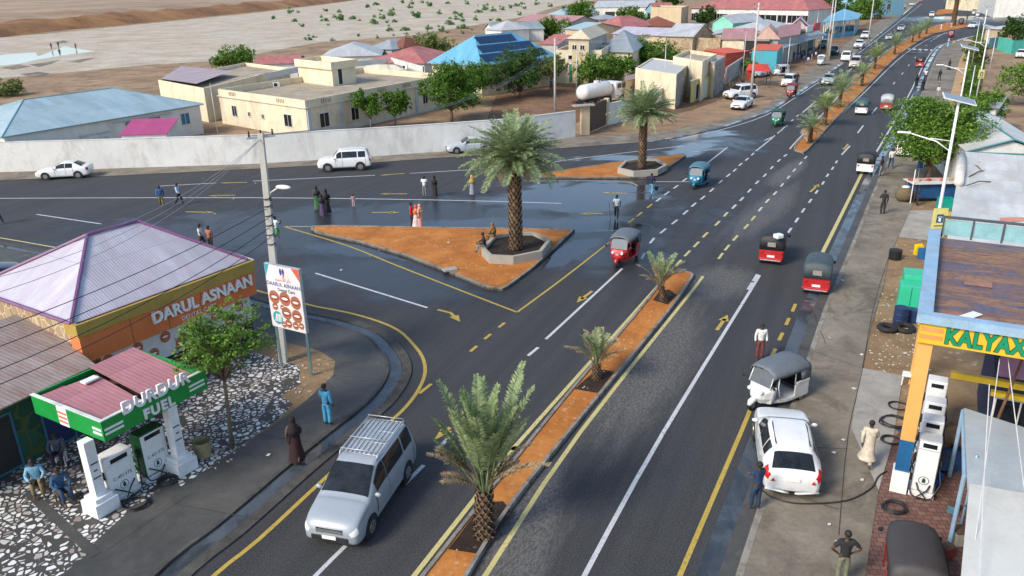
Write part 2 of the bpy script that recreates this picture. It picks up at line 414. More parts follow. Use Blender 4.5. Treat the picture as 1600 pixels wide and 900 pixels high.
def wet_material(name, col, rough):
    m = bpy.data.materials.new(name); nt, bs = nodes_of(m); pos = coord(nt, 'World')
    n = noise(nt, mapping(nt, pos, (1, 0.5, 1)), 0.6, 6, 0.7, 0.4)
    c = ramp(nt, n, [(0.4, col), (0.6, tuple(x * 2.2 for x in col))]); nt.links.new(c, bs.inputs['Base Color'])
    nt.links.new(ramp(nt, n, [(0.45, rough), (0.6, 0.6)]), bs.inputs['Roughness']); return m
GUT = wet_material('wet_gutter', (0.035, 0.042, 0.05), 0.08)
def mosaic_material():
    m = bpy.data.materials.new('stone_mosaic'); nt, bs = nodes_of(m); pos = coord(nt, 'World')
    wob = nt.nodes.new('ShaderNodeVectorMath'); wob.operation = 'ADD'
    nz = nt.nodes.new('ShaderNodeTexNoise'); nz.inputs['Scale'].default_value = 2.5; nt.links.new(pos, nz.inputs['Vector'])
    sc = nt.nodes.new('ShaderNodeVectorMath'); sc.operation = 'SCALE'; nt.links.new(nz.outputs['Color'], sc.inputs[0]); sc.inputs['Scale'].default_value = 0.16
    nt.links.new(pos, wob.inputs[0]); nt.links.new(sc.outputs[0], wob.inputs[1])
    p = mapping(nt, wob.outputs[0], (1, 1, 0))
    v1 = nt.nodes.new('ShaderNodeTexVoronoi'); v1.feature = 'DISTANCE_TO_EDGE'; v1.inputs['Scale'].default_value = 4.8; nt.links.new(p, v1.inputs['Vector'])
    v2 = nt.nodes.new('ShaderNodeTexVoronoi'); v2.inputs['Scale'].default_value = 4.8; nt.links.new(p, v2.inputs['Vector'])
    sx = nt.nodes.new('ShaderNodeSeparateColor'); nt.links.new(v2.outputs['Color'], sx.inputs[0])
    th = mth(nt, 'ADD', 0.05, mth(nt, 'MULTIPLY', mth(nt, 'ADD', sx.outputs[0], noise(nt, pos, 5.0, 4)), 0.085))
    k = mth(nt, 'GREATER_THAN', v1.outputs['Distance'], th)
    wear = mth(nt, 'GREATER_THAN', mth(nt, 'ADD', noise(nt, pos, 0.5, 4), mth(nt, 'MULTIPLY', sx.outputs[1], 0.3)), 0.5)
    k = mth(nt, 'MULTIPLY', k, wear)
    st = ramp(nt, sx.outputs[2], [(0.0, (0.24, 0.19, 0.16)), (0.18, (0.40, 0.36, 0.33)), (0.4, (0.58, 0.58, 0.56)), (1.0, (0.72, 0.72, 0.70))])
    c = mixc(nt, k, (0.055, 0.052, 0.046), st); nt.links.new(c, bs.inputs['Base Color']); bs.inputs['Roughness'].default_value = 0.7
    bump(nt, bs, k, 0.6, 0.03); return m
MOSAIC = mosaic_material()
def brick_material(name, c1, c2, mortar, sx, sy, rot=0):
    m = bpy.data.materials.new(name); nt, bs = nodes_of(m); pos = coord(nt, 'World')
    b = nt.nodes.new('ShaderNodeTexBrick'); nt.links.new(mapping(nt, pos, (1, 1, 0), rot=(0, 0, rot)), b.inputs['Vector'])
    b.inputs['Scale'].default_value = 1; b.inputs['Brick Width'].default_value = sx; b.inputs['Row Height'].default_value = sy; b.inputs['Mortar Size'].default_value = 0.012
    b.inputs['Color1'].default_value = (*c1, 1); b.inputs['Color2'].default_value = (*c2, 1); b.inputs['Mortar'].default_value = (*mortar, 1)
    n = noise(nt, pos, 0.9, 5); c = mixc(nt, 0.5, b.outputs[0], mixc(nt, 1.0, b.outputs[0], ramp(nt, n, [(0.3, 0.35), (0.65, 1.0)]), 'MULTIPLY'))
    nt.links.new(c, bs.inputs['Base Color']); bs.inputs['Roughness'].default_value = 0.85; bump(nt, bs, b.outputs['Fac'], -0.5, 0.02); return m
BRICKP = brick_material('brick_paving', (0.16, 0.075, 0.06), (0.24, 0.13, 0.10), (0.05, 0.035, 0.03), 0.24, 0.2, R(8))
OCHREP = brick_material('ochre_paving', (0.45, 0.27, 0.12), (0.52, 0.33, 0.16), (0.16, 0.09, 0.05), 3.0, 2.6, R(-30))
def worn_paint(name, col):
    m = bpy.data.materials.new(name); nt, bs = nodes_of(m); pos = coord(nt, 'World')
    n = noise(nt, pos, 7, 7, 0.8); n2 = noise(nt, pos, 0.5, 4, 0.6)
    c = ramp(nt, n2, [(0.3, tuple(x * 0.72 for x in col)), (0.7, col)])
    k = ramp(nt, mth(nt, 'ADD', mth(nt, 'MULTIPLY', n, 0.7), mth(nt, 'MULTIPLY', n2, 0.3)), [(0.52, 0.0), (0.62, 1.0)])
    c = mixc(nt, mth(nt, 'MULTIPLY', k, 0.7), c, (0.07, 0.07, 0.07)); nt.links.new(c, bs.inputs['Base Color'])
    bs.inputs['Roughness'].default_value = 0.6; return m
LWHITE = worn_paint('lane_white', (0.60, 0.61, 0.62)); LYEL = worn_paint('lane_yellow', (0.52, 0.37, 0.06)); LPALE = worn_paint('lane_pale_yellow', (0.62, 0.54, 0.22))

# ground sheet to the horizon
mb = MB(); mb.sheet([(-2600, -60), (2600, -60), (2600, 4500), (-2600, 4500)], -0.03)
struct(mb.build('ground', EARTH))
# riverbed
rb = L([(-60, 128), (120, 112), (250, 100), (330, 96), (400, 84), (500, 66), (640, 56), (740, 40), (830, 24), (870, 10), (905, 4), (960, -4)])
rt = L([(900, -18), (700, -12), (600, -6), (500, 8), (400, 20), (200, 40), (100, 50), (0, 59), (-200, 76)])
mb = MB(); mb.sheet(rb + rt, 0.0); struct(mb.build('riverbed', RIVER))
mb = MB()
for px in ([(0, 106), (30, 101), (50, 104), (20, 109)], [(45, 101), (75, 97), (95, 93), (80, 100), (60, 105)], [(105, 97), (130, 92), (150, 90), (125, 98)], [(30, 116), (60, 112), (80, 115), (50, 120)], [(85, 66), (100, 63), (108, 66), (92, 68)]): mb.sheet(L(px), 0.008)
struct(mb.build('damp_sand', groundmat('damp_sand', [(0.12, 0.10, 0.08), (0.2, 0.17, 0.13), (0.36, 0.3, 0.24)], 0.25)))
# shallow pools
pm = mat('pool_water', (0.36, 0.42, 0.47), 0.12, 0.2, 0.3, cs='World')  # pale base colour carries the bright sky reflection
mb = MB()
mb.sheet(L([(-40, 90), (20, 84), (55, 82), (60, 88), (95, 75), (100, 72), (118, 76), (150, 80), (110, 85), (60, 93), (30, 100), (-40, 106)]), 0.012)
struct(mb.build('pool_water', pm))
# cut bank and plateau beyond the river
bl = smooth(L([(-260, 82), (-100, 68), (0, 58), (110, 46), (200, 38), (300, 28), (400, 18), (480, 9), (540, 2), (590, -5), (640, -12)]), 5)
rng = random.Random(3); mb = MB(); rows = []
prof = [(0, 0.0), (2.0, 0.9), (5, 2.2), (9, 3.7), (14, 4.6), (22, 5.1), (40, 5.8), (120, 6.3), (500, 9), (2200, 20)]
for k, (d, z) in enumerate(prof):
    ln = offset_line(bl, -d)
    rows.append([mb.v((p.x + (rng.uniform(-1, 1) * min(d, 4) * 0.35), p.y + rng.uniform(-1, 1) * min(d, 4) * 0.35, z * (1 + (rng.uniform(-.18, .18) if 0 < k < 6 else 0)))) for p in ln])
for k in range(len(rows) - 1):
    mb.mi = 0 if k < 4 else 1
    for j in range(len(rows[0]) - 1): mb.facei((rows[k][j], rows[k][j + 1], rows[k + 1][j + 1], rows[k + 1][j]))
struct(mb.build('river_bank', [BANK, PLAT], smooth=True))

# --- road edges
LK = smooth(L([(225, 1010), (327, 900), (400, 841), (510, 740), (597, 665), (630, 635), (651, 606), (660, 580), (655, 557), (640, 537), (620, 518), (590, 504), (550, 492), (512, 484), (482, 478), (398, 455)]), 3)
LK2 = smooth(L([(398, 455), (300, 430), (200, 408), (80, 387), (0, 373), (-200, 340)]), 3)
LKALL = LK + LK2[1:]
RE = smooth(L([(1020, 1010), (1065, 900), (1158, 675), (1172, 640), (1213, 545), (1243, 475), (1280, 405), (1348, 270), (1374, 232), (1400, 187), (1426, 138), (1447, 95), (1464, 73), (1487, 65), (1520, 56), (1600, 42), (1700, 30)]), 3)
UPL = L([(-200, 294), (0, 282), (200, 274), (400, 264), (600, 253), (760, 242), (860, 233), (930, 228), (1010, 222), (1060, 214), (1130, 198), (1195, 176), (1240, 150), (1272, 128), (1310, 103), (1340, 80), (1375, 52), (1405, 28), (1430, 6), (1445, -6)])
road = [p for p in offset_line(RE, 0.35)] + L([(1700, 10), (1560, 18), (1530, 14), (1505, 2), (1490, -8)]) + list(reversed(UPL)) + list(reversed(offset_line(LKALL, -0.45)))
mb = MB(); mb.sheet(road, 0.004); struct(mb.build('road', ASPH))
# service strip beside the far left edge, and strip below the long wall
mb = MB(); mb.sheet(L([(-200, 280), (0, 270), (400, 254), (740, 228), (870, 218), (905, 214), (960, 212), (1040, 206), (1110, 192), (1165, 178), (1200, 163), (1232, 140), (1250, 118), (1290, 92), (1318, 72), (1342, 52), (1372, 34), (1392, 18), (1415, -8)]) + list(reversed(UPL)), 0.03)
struct(mb.build('side_strip', PAVE))
mb = MB(); ribbon(mb, UPL[8:], 0.5, 0.036, 0.05); struct(mb.build('wet_edge', GUT))
# left pavement
lk = offset_line(LKALL, -0.45)
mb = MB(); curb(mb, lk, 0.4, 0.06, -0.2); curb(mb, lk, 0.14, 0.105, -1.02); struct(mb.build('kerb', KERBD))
mb = MB(); ribbon(mb, lk, 0.52, 0.02, -0.68); struct(mb.build('gutter', GUT))
pin = L([(-120, 1010), (100, 900), (150, 862), (250, 787), (312, 745), (405, 683), (442, 658), (480, 628), (521, 589), (524, 567), (500, 551), (425, 532), (380, 520), (250, 480), (0, 420), (-200, 390)])
mb = MB(); mb.sheet(offset_line(lk, -1.09) + list(reversed(pin)), 0.10); struct(mb.build('pavement', PAVEW))
mb = MB(); mb.sheet(pin + L([(-400, 400), (-500, 1010)]), 0.095); struct(mb.build('forecourt_soil', GRAVEL))
mb = MB(); mb.sheet(L([(-400, 1010), (-120, 1010), (100, 900), (150, 862), (250, 787), (312, 745), (372, 703), (405, 681), (440, 655), (458, 635), (440, 622), (470, 603), (468, 575), (425, 562), (400, 555), (300, 530), (-300, 560)]), 0.104); struct(mb.build('forecourt_paving', MOSAIC))
mb = MB(); P_ = L([(45, 770), (150, 868)], 0.1); ribbon(mb, P_, 0.3, 0.112); mb.sheet(L([(200, 800), (270, 752), (300, 770), (170, 858), (150, 845)], 0.1), 0.108); struct(mb.build('forecourt_slab', PAVEW))
# right pavement
re2 = offset_line(RE, 0.35)
mb = MB(); ribbon(mb, re2, 0.55, 0.012, 0.27); struct(mb.build('gutter', GUT))
mb = MB(); curb(mb, re2, 0.45, 0.05, 0.77); struct(mb.build('gutter_apron', PAVEW))
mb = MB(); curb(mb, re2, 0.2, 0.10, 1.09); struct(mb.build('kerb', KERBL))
ri = offset_line(re2, 1.19)[:-8]
pr = L([(1325, 1010), (1352, 900), (1372, 770), (1330, 672), (1346, 578), (1362, 507), (1380, 450), (1388, 405), (1404, 370), (1440, 290), (1460, 240), (1478, 188), (1488, 150), (1497, 110), (1507, 88)])
mb = MB(); mb.sheet(ri + list(reversed(pr)), 0.09); struct(mb.build('pavement', PAVE))
mb = MB(); mb.sheet(L([(1346, 578), (1410, 590), (1395, 690), (1372, 770), (1330, 672)]), 0.094); struct(mb.build('pavement_slab', CONC))
mb = MB(); mb.sheet(pr[:11] + L([(1760, 240), (1760, 1010)]), 0.06); struct(mb.build('gravel_ground', GRAVEL))
mb = MB(); mb.sheet(L([(1325, 1010), (1352, 900), (1365, 820), (1372, 770), (1385, 700), (1420, 660), (1620, 700), (1700, 1010)]), 0.075); struct(mb.build('brick_paving', BRICKP))
mb = MB(); mb.sheet(L([(1404, 372), (1412, 330), (1470, 330), (1475, 372), (1450, 377)]), 0.07); struct(mb.build('concrete_patch', CONC))
mb = MB(); mb.sheet(L([(1478, 170), (1488, 138), (1499, 95), (1507, 82), (1513, 82), (1509, 110), (1503, 140), (1499, 170)]), 0.1); struct(mb.build('ochre_paving', OCHREP))
mb = MB(); mb.sheet(L([(1499, 190), (1503, 140), (1509, 110), (1518, 62), (1532, 45), (1540, 70), (1538, 110), (1530, 150), (1540, 200)]), 0.08); struct(mb.build('verge', VERGE))

# islands and medians
def island(name, px, kerbw=0.14, h=0.16, soil=SOIL):
    P = L(px)
    mb = MB(); mb.prism(P, -0.05, h - 0.045); struct(mb.build('island_base', CURBM))
    mb = MB(); Q = inset(P, kerbw); n = len(P)
    for i in range(n):
        a, b, c, d = P[i], P[(i + 1) % n], Q[(i + 1) % n], Q[i]
        mb.face([(a.x, a.y, h), (b.x, b.y, h), (c.x, c.y, h), (d.x, d.y, h)])
        mb.face([(a.x, a.y, -.04), (b.x, b.y, -.04), (b.x, b.y, h), (a.x, a.y, h)])
        mb.face([(c.x, c.y, 0), (d.x, d.y, 0), (d.x, d.y, h), (c.x, c.y, h)])
    struct(mb.build('kerb', CURBM))
    mb = MB(); mb.sheet(Q, h - 0.035)
    struct(mb.build('island_soil', soil)); return P
island('island', [(486, 360), (488, 356), (520, 355), (700, 358), (898, 361), (870, 388), (830, 424), (795, 450), (785, 455), (760, 452), (700, 427), (640, 404), (560, 380), (495, 366)])
island('island', [(838, 277), (845, 273), (965, 255), (1068, 242), (1072, 245), (1050, 260), (1022, 276), (1010, 279), (920, 280), (845, 279)])
MEDL = smooth(L([(577, 1010), (662, 900), (808, 715), (900, 602), (1010, 472), (1031, 441), (1043, 431)]), 3)
MEDR = smooth(L([(1070, 427), (1083, 432), (1076, 446), (1040, 497), (905, 662), (800, 795), (735, 900), (668, 1010)]), 3)
def median(PLft, PRgt, h=0.17):
    P = PLft + PRgt
    mb = MB(); Q = inset(P, 0.12); n = len(P)
    for i in range(n):
        a, b, c, d = P[i], P[(i + 1) % n], Q[(i + 1) % n], Q[i]
        mb.face([(a.x, a.y, h), (d.x, d.y, h), (c.x, c.y, h), (b.x, b.y, h)])
        mb.face([(a.x, a.y, -.04), (b.x, b.y, -.04), (b.x, b.y, h), (a.x, a.y, h)])
        mb.face([(c.x, c.y, 0), (d.x, d.y, 0), (d.x, d.y, h), (c.x, c.y, h)])
    struct(mb.build('kerb', CURBM))
    mb = MB(); mb.sheet(Q, h - 0.05); struct(mb.build('median_soil', SOIL))
median(MEDL, MEDR)
M2L = smooth(L([(1243, 237), (1240, 233), (1248, 222), (1290, 176), (1330, 132), (1370, 95), (1400, 72), (1440, 50), (1462, 40), (1478, 36)]), 3)
M2R = smooth(L([(1520, 37), (1514, 42), (1480, 49), (1455, 55), (1425, 72), (1395, 95), (1350, 142), (1305, 188), (1262, 236), (1252, 239)]), 3)
median(M2L, M2R)
median(L([(1461, 21), (1466, 16), (1480, 14)]), L([(1491, 15), (1489, 21), (1465, 24)]))
# dark pits round the palms
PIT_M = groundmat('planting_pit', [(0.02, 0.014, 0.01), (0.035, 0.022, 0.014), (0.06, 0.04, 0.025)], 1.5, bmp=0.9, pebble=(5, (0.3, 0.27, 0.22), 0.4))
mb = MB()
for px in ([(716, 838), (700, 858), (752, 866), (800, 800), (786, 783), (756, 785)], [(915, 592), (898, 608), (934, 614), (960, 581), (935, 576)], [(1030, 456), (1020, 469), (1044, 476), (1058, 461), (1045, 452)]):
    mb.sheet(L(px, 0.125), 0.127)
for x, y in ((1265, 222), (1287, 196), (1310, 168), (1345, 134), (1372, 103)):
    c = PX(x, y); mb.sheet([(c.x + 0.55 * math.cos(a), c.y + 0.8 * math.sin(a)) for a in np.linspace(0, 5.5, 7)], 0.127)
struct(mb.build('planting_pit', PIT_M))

# --- painted markings
MZ = 0.009
w = MB(); y = MB(); pl = MB()
def line(mb, px, wd=0.13): ribbon(mb, smooth(L(px), 3) if len(px) > 2 else L(px), wd, MZ)
line(pl, [(560, 1010), (647, 900), (800, 705), (825, 675), (1025, 450), (1035, 436), (1050, 424)], 0.16)
line(pl, [(680, 1010), (758, 900), (907, 675), (1085, 450), (1097, 432)], 0.16)
ribbon(y, offset_line(LK, 0.12), 0.15, MZ); ribbon(pl, offset_line(LK2, 0.12), 0.13, MZ)
line(y, [(1018, 1010), (1062, 900), (1158, 675), (1172, 640)], 0.15)
for a in ((1205, 558, 1212, 545), (1217, 532, 1223, 520), (1228, 508, 1233, 497), (1238, 487, 1243, 475)): line(y, [a[:2], a[2:]], 0.16)
line(pl, [(1256, 450), (1280, 405), (1348, 268)], 0.22)
line(w, [(1348, 268), (1374, 230), (1400, 185), (1426, 137), (1447, 94), (1464, 73), (1487, 65), (1520, 56)], 0.16)
line(w, [(860, 1010), (913, 900), (1037, 675), (1175, 450), (1187, 430)], 0.15)
line(w, [(853, 530), (972, 420)], 0.14); line(w, [(440, 960), (493, 900), (540, 853)], 0.14)
for a in ((632, 757, 662, 727), (684, 702, 707, 678), (825, 556, 841, 543)): line(w, [a[:2], a[2:]], 0.15)
def dash(mb, pts, dirv, ln=1.15, wd=0.15):
    P = L(pts)
    for i, p in enumerate(P):
        a = P[max(i - 1, 0)]; b = P[min(i + 1, len(P) - 1)]; t = (b - a).normalized() * ln / 2
        ribbon(mb, [p - t, p + t], wd, MZ)
dash(w, [(1005, 400), (1019, 376), (1036, 361), (1054, 347), (1071, 332), (1084, 320), (1098, 309), (1112, 297), (1126, 284), (1138, 274), (1148, 266), (1157, 257), (1167, 249), (1176, 241)], 0)
line(w, [(1181, 236), (1200, 221), (1228, 197)], 0.14)
dash(pl, [(1046, 425), (1060, 411), (1074, 396), (1088, 382), (1102, 367), (1121, 349), (1134, 335)], 0)
dash(w, [(1147, 323), (1159, 311), (1171, 298), (1183, 285), (1195, 274), (1206, 262), (1217, 251), (1227, 243)], 0)
dash(pl, [(1126, 400), (1136, 387), (1149, 372), (1166, 354), (1177, 341)], 0)
dash(w, [(1188, 327), (1199, 314), (1211, 302), (1222, 289), (1232, 277), (1241, 266), (1251, 255), (1259, 246)], 0)
dash(w, [(1180, 434), (1172, 447)], 0); dash(w, [(1223, 375), (1234, 360), (1245, 344), (1255, 329), (1266, 314), (1276, 300), (1286, 286), (1293, 274), (1301, 263), (1307, 253)], 0)
line(w, [(1315, 242), (1328, 228)], 0.15); line(w, [(1340, 208), (1349, 196)], 0.15); line(w, [(1362, 178), (1370, 168)], 0.15)
dash(w, [(1383, 150), (1397, 130), (1410, 115), (1420, 102), (1430, 90), (1438, 80), (1447, 71), (1455, 64), (1466, 56)], 0, 2.6)
line(w, [(1458, 62), (1478, 51), (1500, 46)], 0.15)
line(w, [(1257, 238), (1300, 192), (1350, 145), (1400, 96), (1432, 72), (1460, 57), (1490, 50)], 0.14)
line(w, [(1234, 233), (1246, 219), (1290, 173), (1330, 128), (1370, 92), (1400, 70), (1440, 47)], 0.14)
dash(w, [(1198, 218), (1205, 215), (1213, 210), (1221, 204), (1229, 197), (1238, 188), (1246, 181)], 0, 1.2)
line(w, [(1254, 176), (1275, 158)], 0.15); line(w, [(1284, 150), (1297, 140)], 0.15); line(w, [(1325, 112), (1338, 101)], 0.15)
line(w, [(1062, 217), (1130, 202), (1197, 180), (1245, 151), (1280, 128)], 0.13); line(w, [(1340, 84), (1385, 50), (1440, 6)], 0.15)
line(y, [(655, 615), (674, 600)], .15); dash(y, [(740, 545), (762, 526), (784, 508)], 0, .62)
dash(y, [(986, 345), (999, 335), (1015, 322)], 0); dash(w, [(1029, 312), (1042, 302), (1056, 292), (1070, 281)], 0)
line(w, [(1100, 259), (1137, 230)], 0.14); line(w, [(1020, 284), (1078, 284)], 0.12); line(w, [(1080, 238), (1137, 231)], 0.12)
line(w, [(-100, 311), (0, 310), (400, 309), (700, 313), (877, 318)], 0.15)
line(w, [(245, 291), (338, 286)], 0.14); line(w, [(395, 283), (586, 274)], 0.14); line(w, [(640, 271), (792, 262)], 0.14)
line(w, [(840, 259), (880, 251), (1000, 236), (1067, 228)], 0.14); line(w, [(800, 262), (860, 256)], 0.1)
line(w, [(57, 335), (158, 350)], 0.14); line(w, [(338, 387), (396, 406)], 0.14); line(w, [(493, 427), (668, 481)], 0.14)
line(w, [(820, 283), (964, 283), (996, 290)], 0.1)
line(y, [(443, 354), (540, 383), (620, 415), (730, 458), (808, 488)], 0.13); line(y, [(808, 488), (880, 435), (953, 378)], 0.12)
line(pl, [(443, 354), (700, 356), (870, 358)], 0.1); line(pl, [(932, 360), (965, 360)], 0.1)
line(y, [(-100, 286), (0, 281), (200, 273), (400, 262), (600, 251), (740, 242)], 0.13)
for i in range(5):
    a = PX(1416 + i * 9.2, 76.5 + i * 0.5); ribbon(w, [a + Vector((-0.1, -1.1, 0)), a + Vector((1.0, 1.2, 0))], 0.7, MZ)
line(w, [(1410, 81), (1456, 83)], 0.2)
def arrow(mb, tail, head, wd=0.14, bent=None):
    T, H = PX(*tail), PX(*head); d = (H - T).normalized(); n = Vector((-d.y, d.x, 0)); z = Vector((0, 0, MZ))
    if bent:
        B = PX(*bent); ribbon(mb, [T, B, H - (H - B).normalized() * 0.5], wd, MZ + 0.001); d = (H - B).normalized(); n = Vector((-d.y, d.x, 0))
    else: ribbon(mb, [T, H - d * 0.55], wd, MZ)
    a, b, c = H + z, H - d * 0.8 + n * 0.25 + z, H - d * 0.8 - n * 0.25 + z
    mb.face([a, b, c])
for t, h in (((368, 305), (325, 306)), ((290, 331), (336, 332)), ((636, 303), (593, 303)), ((580, 332), (626, 332)), ((386, 285), (343, 286)), ((632, 271), (593, 274)), ((942, 334), (905, 334)), ((980, 302), (940, 301)), ((925, 455), (901, 473)), ((1120, 516), (1137, 492)), ((1266, 300), (1279, 288)), ((1325, 225), (1318, 234)), ((703, 668), (678, 688))): arrow(y, t, h, 0.17)
arrow(y, (684, 484), (719, 503), 0.17, bent=(704, 489))
# seam lines in the pavements
s = MB()
for px in ([(1310, 840), (1325, 680), (1345, 590), (1365, 480), (1388, 405)], [(1262, 470), (1290, 540)], [(1250, 545), (1345, 578)], [(1185, 760), (1310, 800)], [(1300, 430), (1388, 440)], [(1335, 330), (1412, 345)], [(1205, 700), (1325, 705)]):
    ribbon(s, smooth(L(px), 3) if len(px) > 2 else L(px), 0.03, 0.0965)
for px in ([(520, 590), (640, 600)], [(405, 683), (560, 705)], [(250, 787), (400, 815)], [(505, 565), (560, 571)]): ribbon(s, L(px), 0.03, 0.106)
struct(s.build('pavement_joint', mat('joint_dark', (0.05, 0.045, 0.04), 0.9)))
struct(w.build('road_marking', LWHITE)); struct(y.build('road_marking', LYEL)); struct(pl.build('road_marking', LPALE))
# dirt beside the far carriageway and the yard behind the gate
YARD = groundmat('yard_soil', [(0.13, 0.07, 0.04), (0.22, 0.125, 0.07), (0.33, 0.20, 0.12)], 0.15, stain=(0.3, (0.09, 0.05, 0.03), 0.6))
mb = MB(); mb.sheet(L([(760, 190), (775, 150), (800, 128), (860, 112), (930, 112), (935, 150), (905, 190), (850, 205)]), 0.0); struct(mb.build('yard', YARD))
mb = MB(); mb.sheet(L([(1030, 160), (1110, 125), (1180, 112), (1250, 88), (1330, 48), (1395, 16), (1388, 40), (1300, 82), (1225, 112), (1140, 150), (1080, 172), (1045, 180)]), 0.0); struct(mb.build('roadside_dirt', YARD))
# ------------------------------------------------------------------ vehicles
class Loft:
    """closed car-like skin over stations (y, half width, z bottom, z belt, roof half width, z top)"""
    def __init__(s, st, pinch=0.9):
        s.st = st
        s.rings = []
        for (y, w, zb, zk, wr, zt) in st:
            g = max(0.0, (zt - zk))
            s.rings.append([Vector(p) for p in ((0, y, zb), (w * .55, y, zb), (w * .93, y, zb + .03), (w, y, zb + (zk - zb) * .35), (w * 1.0, y, zb + (zk - zb) * .72), (w * .955, y, zk),
                            (wr, y, zt - min(.05, g * .3)), (wr * .62, y, zt), (0, y, zt + .012))])
    @staticmethod
    def cr(a, b, c, d, t):
        return 0.5 * ((2 * b) + (c - a) * t + (2 * a - 5 * b + 4 * c - d) * t * t + (3 * b - a - 3 * c + d) * t ** 3)
    def S(s, u, v, off=0.0):
        def P(u, v):
            N, Mx = len(s.rings), len(s.rings[0])
            u = min(max(u, 0), N - 1 - 1e-6); v = min(max(v, 0), Mx - 1 - 1e-6)
            i, j = int(u), int(v); fu, fv = u - i, v - j
            fu2 = fu + (0.0)
            def row(k):
                r = s.rings[min(max(k, 0), N - 1)]
                g = lambda q: r[min(max(q, 0), Mx - 1)] if q >= 0 else Vector((-r[-q].x, r[-q].y, r[-q].z))
                dd = r[Mx - 1 - 1]
                nx = g(j + 2) if j + 2 <= Mx - 1 else Vector((-dd.x, dd.y, dd.z))
                return Loft.cr(g(j - 1), g(j), g(j + 1), nx, fv)
            return Loft.cr(row(i - 1), row(i), row(i + 1), row(i + 2), fu2)
        p = P(u, v)
        if off:
            e = 0.05; a = P(u + e, v) - P(u - e, v); b = P(u, v + e) - P(u, v - e)
            n = b.cross(a)
            if n.length > 1e-9:
                n.normalize(); c = Vector((0, p.y, 0.7))
                if n.dot(p - c) < 0: n = -n
                p = p + n * off
        return p
    def body(s, nu=4, nv=3):
        mb = MB(); N, Mx = len(s.rings), len(s.rings[0]); rows = []
        for a in range((N - 1) * nu + 1):
            u = a / nu; half = [s.S(u, b / nv) for b in range((Mx - 1) * nv + 1)]
            ring = half + [Vector((-p.x, p.y, p.z)) for p in half[-2:0:-1]]
            rows.append([mb.v(p) for p in ring])
        n = len(rows[0])
        for a in range(len(rows) - 1):
            for b in range(n): mb.facei((rows[a][b], rows[a + 1][b], rows[a + 1][(b + 1) % n], rows[a][(b + 1) % n]))
        mb.facei(rows[0]); mb.facei(rows[-1][::-1]); return mb
    def patch(s, mb, u0, u1, v0, v1, off=0.01, mirror=False, nu=6, nv=6, cross=False):
        """cross: sheet spanning both halves from v0 over the top centre"""
        if cross:
            rows = []
            for a in range(nu + 1):
                u = u0 + (u1 - u0) * a / nu; h = [s.S(u, v0 + (8 - 1e-4 - v0) * b / nv, off) for b in range(nv + 1)]
                rows.append([mb.v(p) for p in h + [Vector((-p.x, p.y, p.z)) for p in h[-2::-1]]])
            for a in range(nu):
                for b in range(len(rows[0]) - 1): mb.facei((rows[a][b], rows[a + 1][b], rows[a + 1][b + 1], rows[a][b + 1]))
            return
        for sg in ((1, -1) if mirror else (1,)):
            g = [[mb.v((q.x * sg, q.y, q.z)) for q in [s.S(u0 + (u1 - u0) * a / nu, v0 + (v1 - v0) * b / nv, off) for b in range(nv + 1)]] for a in range(nu + 1)]
            for a in range(nu):
                for b in range(nv):
                    f = (g[a][b], g[a + 1][b], g[a + 1][b + 1], g[a][b + 1]); mb.facei(f if sg > 0 else f[::-1])

